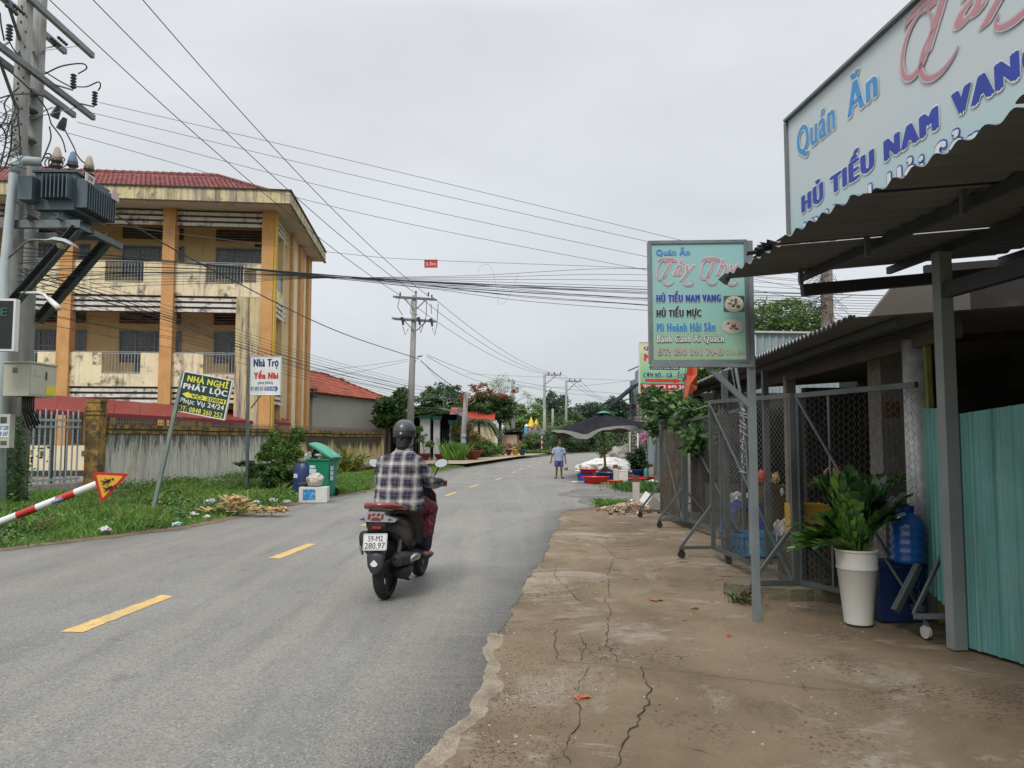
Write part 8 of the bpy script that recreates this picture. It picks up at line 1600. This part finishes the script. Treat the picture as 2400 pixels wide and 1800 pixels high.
wrinkle(fuse(s, .012, 3), .016, 9, (1, 1, .5), 8).build('shirt', plaid('pale_checked_shirt', .07, (.42, .46, .58), (.22, .27, .42), (.32, .36, .48), (.5, .5, .55)), mn_, smooth=True)
s = MB(); s.loft([elring((0, .02, z), XX, YY, a_, c_, 20) for z, a_, c_ in ((.72, .135, .10), (.62, .155, .115), (.58, .16, .12))])
for sx in (-1, 1): s.tube([Vector((sx*.075, .02, .66)), Vector((sx*.085, -.01, .55)), Vector((sx*.09, -.03, .45))], [.085, .088, .086], 16)
wrinkle(fuse(s, .012, 3), .012, 10, (1, 1, .5), 4).build('shorts', M('shorts_blue', (.03, .055, .20), .8, var=.15, vs_=12), mn_, smooth=True)
q = MB(); ball(q, hdm+Vector((0, .015, .045)), (.084, .098, .082)); fuse(q, .009, 1).build('hair', M('hair_grey_black', (.03, .028, .026), .7, var=.5, vs_=30), mn_, smooth=True)
for sx, an_ in ((-1, Vector((-.095, .02, 0))), (1, Vector((.10, -.02, 0)))): q = MB(); q.loft([elring(an_+Vector((sx*.01*i, .07-.05*i, .012)), XX, ZZ, w_, .010) for i, w_ in enumerate((.02, .035, .036, .045, .048, .03))]); q.build('flip_flop', M('flipflop_dark', (.02, .02, .025), .7), mn_)
hp = mb0+Vector((.262, -.10, .585)); bgp = thing('carrier_bag', 'thin plastic carrier bag with brown goods held by the walking man', 'bag', (0, 0, 0)); bgp.location = hp; 
q = MB(); q.tube([(0, 0, .03), (-.035, 0, -.08), (-.05, 0, -.16)], .006, 5); q.tube([(0, 0, .03), (.035, 0, -.08), (.06, 0, -.16)], .006, 5); q.build('handles', clear_b, bgp); blob((0.005, 0, -.22), (.075, .06, .05), 6, .3, 2).build('goods', M('goods_brown', (.28, .12, .05), .5, var=.4, vs_=20), bgp, smooth=True); blob((0.0, 0, -.17), (.07, .05, .05), 8, .3, 2).build('bag_top', clear_b, bgp)
# ================================================================ overhead wires
def catmull(P, n):
    P = [Vector(p) for p in P]; Q = [P[0]*2-P[1]]+P+[P[-1]*2-P[-2]]; o_ = []
    for i in range(1, len(Q)-2):
        for k in range(n):
            t = k/n; a, b, c, d = Q[i-1], Q[i], Q[i+1], Q[i+2]; o_.append(.5*((2*b)+(c-a)*t+(2*a-5*b+4*c-d)*t*t+(3*b-3*c+d-a)*t**3))
    o_.append(P[-1]); return o_
def wire(label, pts, r=.010, sag=0.0, m=None, n=14, group=None, name='overhead_wire', cat='wire'):
    P = [Vector(p) if len(p) == 3 and isinstance(p, Vector) else AT(*p) for p in pts]
    C = catmull(P, n) if len(P) > 2 else [P[0].lerp(P[1], i/24)-EZ*sag*4*(i/24)*(1-i/24) for i in range(25)]
    o = MB().tube(C, r, 5).build(name, m or wire_m, None, smooth=True); return tag(o, label, cat, group)
V_ = Vector
tops = [(938, 692), (975, 688), (1004, 694)]
for i, (x, px) in enumerate(((-12.0, 0), (-10.9, 1), (-9.6, 2))):
    wire(('high voltage line from the transformer pole to the road side end of the second pole', 'high voltage line from the transformer pole to the top centre of the second pole', 'high voltage line from the transformer pole to the far end of the second pole arm')[i] if False else ('high voltage wire running from the frame top to the second pole, lowest of three', 'high voltage wire running from the frame top to the second pole, middle of three', 'high voltage wire running from the frame top to the second pole, highest of three')[i], [V_((x, 16.5, 12.9)), AT(tops[i][0], tops[i][1], 38)], .013, .55, wire_m)
e5 = [(1285, 876), (1300, 876), (1314, 876)]; e6 = [(1335, 892), (1348, 892), (1360, 892)]; e7 = [(1437, 938), (1443, 938), (1448, 938)]
nm = ('inner', 'middle', 'outer')
for i in range(3):
    wire(f'{nm[i]} wire of three between the second pole and the first one sided pole', [AT((944, 983, 1014)[i], 696, 38), AT(*e5[i], 85)], .014, .9, wire_g); wire(f'{nm[i]} wire of three between the two one sided poles', [AT(*e5[i], 85), AT(*e6[i], 97)], .016, .2, wire_g); wire(f'{nm[i]} wire of three falling from the second one sided pole to the thin distant pole', [AT(*e6[i], 97), AT(*e7[i], 150)], .02, 1.0, wire_g)
for i, (a, mid, b) in enumerate((((232, 240, 18.2), (900, 395, 20), (1938, 646, 22)), ((205, 262, 18), (900, 427, 20), (1938, 660, 22)), ((180, 286, 17.6), (900, 470, 20), (1938, 690, 22)), ((160, 312, 17.4), (900, 512, 20), (1938, 712, 22)))):
    wire(('topmost', 'second highest', 'third highest', 'lowest')[i]+' of four thin wires crossing the sky towards the shop side', [AT(*a), AT(*mid), AT(*b)], .007, m=wire_g)
# crossing cable bundle
rr = random.Random(21)
for i in range(11):
    f = i/10; a = (-80, 575+f*120+rr.uniform(-8, 8), 15.8); m1 = (300, 600+f*50+rr.uniform(-6, 6), 17.3); m2 = (690, 638+f*9, 19); m3 = (1000, 660+f*14+rr.uniform(-2, 2), 20); m4 = (1300, 672+f*34+rr.uniform(-7, 7), 21); b = (1938, 690+f*62, 22); c = (2400, 700+f*60, 23)
    wire('black cable in the thick bundle crossing over the road' if i else 'thickest black cable at the top of the bundle crossing over the road', [a, m1, m2, m3, m4, b, c], .007 if i else .013, group='cable bundle crossing the road')
for i in range(6):
    f = i/5; wire('thin black cable slung loosely under the crossing bundle', [(-80, 610+f*90, 15.8), (250, 628+f*45, 17), (560, 640+f*22, 18.4), (720, 647+f*6, 19.2), (1100, 668-f*22, 20.4), (1500, 700-f*70, 21.4), (1938, 705-f*40, 22)], .006, group='cable bundle crossing the road')
for i, (k) in enumerate((0, .12, .24)): 
    a = AT(-30, 580+i*10, 15.8); wire(f'{("upper", "middle", "lower")[i]} strand of the twisted group falling towards the corner column', [(-60, 590+i*14, 15.8), (180, 670+i*9, 18), (400, 742+i*6, 21), (560, 800+i*7, 24), (760, 860+i*9, 30), (958, 905+i*9, 38)], .012)
for i in range(10):
    f = i/9; wire('thin service wire fanning down from the transformer pole to the second pole', [(-60, 600+f*130, 15.8), (200, 655+f*120+rr.uniform(-6, 6), 19), (480, 742+f*85+rr.uniform(-5, 5), 24), (730, 832+f*60, 30), (960, 895+f*52, 38)], .007, group='service wires fanning down past the school')
for i in range(5):
    f = i/4; wire('thin service wire continuing from the second pole to the short round pole', [(960, 900+f*40, 38), (1030, 915+f*18, 42), (1091, 922+f*14, 47)], .009, m=wire_g, group='service wires past the second pole')
wire('thick black cable slanting from the transformer across the school front to the second pole', [(256, 495, 16.9), (478, 622, 20.5), (780, 772, 30), (982, 842, 38)], .018); wire('continuation of the thick cable falling from the second pole to the short round pole', [AT(986, 845, 38), AT(1092, 922, 47)], .02, .15)
wire('upper thin wire from the second pole clamp to the plain pole by the bare tree', [AT(1000, 831, 38), AT(1202, 893, 74)], .013, .3, wire_g); wire('lower thin wire from the second pole clamp to the plain pole by the bare tree', [AT(1000, 835, 38), AT(1202, 905, 74)], .013, .5, wire_g)
wire('wire carrying on from the plain pole to the right behind the umbrella', [(1202, 893, 74), (1330, 912, 80), (1480, 925, 85)], .016, m=wire_g); wire('lower wire carrying on from the plain pole under the one sided poles', [(1202, 899, 74), (1300, 918, 80), (1480, 937, 85)], .016, m=wire_g); wire('thin horizontal wire behind the one sided poles above the far trees', [(1090, 876, 80), (1300, 885, 84), (1500, 893, 88)], .014, m=wire_g); wire('thin wire rising to the right behind the second one sided pole', [(1205, 906, 74), (1340, 906, 80), (1500, 890, 84)], .014, m=wire_g)
wire('wire bearing the small red height limit plate across the sky', [(-60, 480, 15.8), (420, 548, 17.5), (820, 596, 19.5), (1010, 610, 20), (1520, 630, 21.4), (1938, 660, 22)], .006, m=wire_g); wire('faint loose wire dipping and looping below the height limit plate', [(1120, 640, 20.2), (1128, 622, 20.2), (1150, 625, 20.2), (1165, 680, 20.2), (1170, 712, 20.2), (1190, 700, 20.2), (1215, 640, 20.2)], .003, m=wire_g)
for i, px in enumerate((905, 930, 948)): wire('thin drop wire hanging between the second pole and the house roofs', [(955, 842+i*4, 38), (700+i*20, 870+i*18, 40)] if i < 2 else [(1000, 860, 38), (1075, 930, 46)], .008, .1, wire_g, group='drop wires at the second pole')
# height plate
hp_ = thing('height_plate', 'small red plate with white figures hanging from a wire over the road', 'sign', AT(1010, 618, 20)); c = AT(1010, 618, 20); MB().box(c, (.35, .02, .20)).build('plate', M('plate_red', (.50, .03, .02), .5), hp_); lettering('5.5m', c+V_((-.13, -.012, -.05)), (1, 0, 0), (0, 0, 1), 0, 0, .26, .09, pr_white, hp_); MB().box(c+V_((0, -.0, .105)), (.36, .03, .012)).build('edge', M('plate_edge', (.55, .3, .15), .5), hp_); MB().box(c+V_((0, -.0, -.105)), (.36, .03, .012)).build('edge', MATS['plate_edge'], hp_)
# jumpers and tangles at the transformer pole
jm = [[(105, 173, 17), (145, 155, 17), (192, 149, 17), (203, 160, 17.2), (183, 173, 17.2)], [(105, 168, 17.3), (140, 190, 17.3), (165, 203, 17.3)], [(174, 203, 17.3), (203, 203, 17.8), (231, 192, 18), (235, 203, 18.2), (230, 212, 18.3)], [(152, 304, 17.4), (174, 347, 17), (180, 362, 16.8), (195, 380, 16.6), (208, 380, 16.5)], [(119, 289, 17), (145, 325, 16.8), (154, 356, 16.5)], [(116, 297, 17), (119, 325, 16.8), (105, 362, 16.5)], [(98, 378, 16), (106, 362, 16), (118, 362, 16.1), (122, 380, 16.1), (112, 392, 16.1)],
      [(0, 30, 15), (3, 60, 15), (10, 95, 15.2)], [(22, 98, 15.3), (35, 120, 15.6), (50, 132, 16)], [(45, 205, 15.8), (22, 225, 15.6), (10, 245, 15.5), (15, 270, 15.5), (0, 300, 15.3)], [(40, 245, 15.8), (20, 300, 15.4), (10, 350, 15.2), (0, 380, 15)], [(42, 255, 15.8), (46, 320, 15.8), (50, 365, 15.8)], [(0, 230, 15.2), (30, 222, 15.6), (80, 220, 16.2), (110, 228, 16.6)], [(0, 148, 15), (60, 200, 16), (105, 250, 16.6), (120, 290, 17)], [(0, 290, 15), (14, 320, 15.2), (8, 360, 15.2), (0, 395, 15)], [(28, 290, 15.3), (26, 340, 15.3), (14, 385, 15.3), (0, 402, 15.2)]]
tj = thing('jumper_wires', 'tangle of black jumper wires looping round the transformer pole', 'wires', (-10.5, 16, 7))
for P in jm: MB().tube(catmull([AT(*p) for p in P], 8), .016, 6).build('jumper_wire', wire_m, tj, smooth=True)
q = MB()
for k in range(5): c = AT(103+k*9, 378, 15.9); MB().tube([c+V_((.10*cos(t), .05*sin(t)+.02*t, .12*sin(t))) for t in [i*2*pi/20 for i in range(21)]], .014, 6).build('coil_loop', wire_m, tj, smooth=True)
for k in range(24):
    a = AT(rr.uniform(-5, 42), rr.uniform(230, 360), 15.2); P = [a]+[a+V_((rr.uniform(-.25, .25), rr.uniform(-.1, .1), -.12*(i+1)+rr.uniform(-.08, .08))) for i in range(3)]; MB().tube(catmull(P, 6), .008, 5).build('loose_wire', wire_m, tj, smooth=True)
# ================================================================ grit and crumbs on the ground
rgc = np.random.default_rng(77)
def crumbs(name, label, n, area, smin, smax, mats_, cat='grit'):
    V = []; Fc = []; k = 0; mi = []
    for _ in range(n):
        x, y = area(); s = smin+(smax-smin)*rgc.random()**3; a = rgc.random()*6.28; h = s*(.3+.5*rgc.random()); z = -.0115 if x > edgeX(RE, y) else .0005
        p = [(x+s*cos(a+t)*(.7+.5*rgc.random()), y+s*sin(a+t)*(.7+.5*rgc.random()), z) for t in (0, 1.57, 3.14, 4.71)]; V += p+[(x+.1*s, y, z+h)]; Fc += [(k, k+1, k+4), (k+1, k+2, k+4), (k+2, k+3, k+4), (k+3, k, k+4)]; mi += [int(rgc.integers(0, len(mats_)))]*4; k += 5
    o = npmesh(name, V, Fc, mats_, mi=mi); tag(o, label, cat); o['kind'] = 'stuff'
cm_ = [M('crumb_dark', (.06, .04, .028), .95), M('crumb_brown', (.15, .10, .065), .95), M('crumb_pale', (.38, .34, .28), .9)]
def a1():
    y = 3.2+2.6*rgc.random(); return edgeX(RE, y)+.12+abs(rgc.normal())*.32, y
crumbs('grit', 'dark granular dirt crumbs strewn on the forecourt along the road edge', 5200, a1, .0015, .007, cm_[:2]+cm_[:1])
def a2():
    y = 4+12*rgc.random()**1.2; return edgeX(RE, y)+rgc.random()**1.6*3.0, y
crumbs('grit', 'sparse crumbs and tiny stones over the whole forecourt', 2600, a2, .002, .012, cm_)
def a3():
    y = 3.4+16*rgc.random(); return edgeX(RE, y)-rgc.random()**2.2*3.2, y
crumbs('grit', 'loose pale chippings on the asphalt near its broken edge', 1400, a3, .0015, .007, cm_[1:]+cm_[2:])
def a4():
    y = 16+9*rgc.random(); return 1.0+rgc.normal()*1.1+.1*(y-16), y
crumbs('grit', 'scattered dark gravel on the road before the basins', 2200, a4, .004, .016, cm_[:2])
# twigs and dry leaves near the pavement edge
tw = MB(); r5 = random.Random(15)
for k in range(70):
    y = r5.uniform(6.5, 14.5); x = edgeX(RE, y)+r5.uniform(.2, 2.2); a = r5.uniform(0, 3.14); l = r5.uniform(.02, .09); tw.beam((x-l*cos(a), y-l*sin(a)*.5, -.007), (x+l*cos(a), y+l*sin(a)*.5, -.006), .004, .004)
o = tw.build('twigs', cm_[1]); tag(o, 'small dry twigs scattered over the forecourt', 'twigs'); o['kind'] = 'stuff'
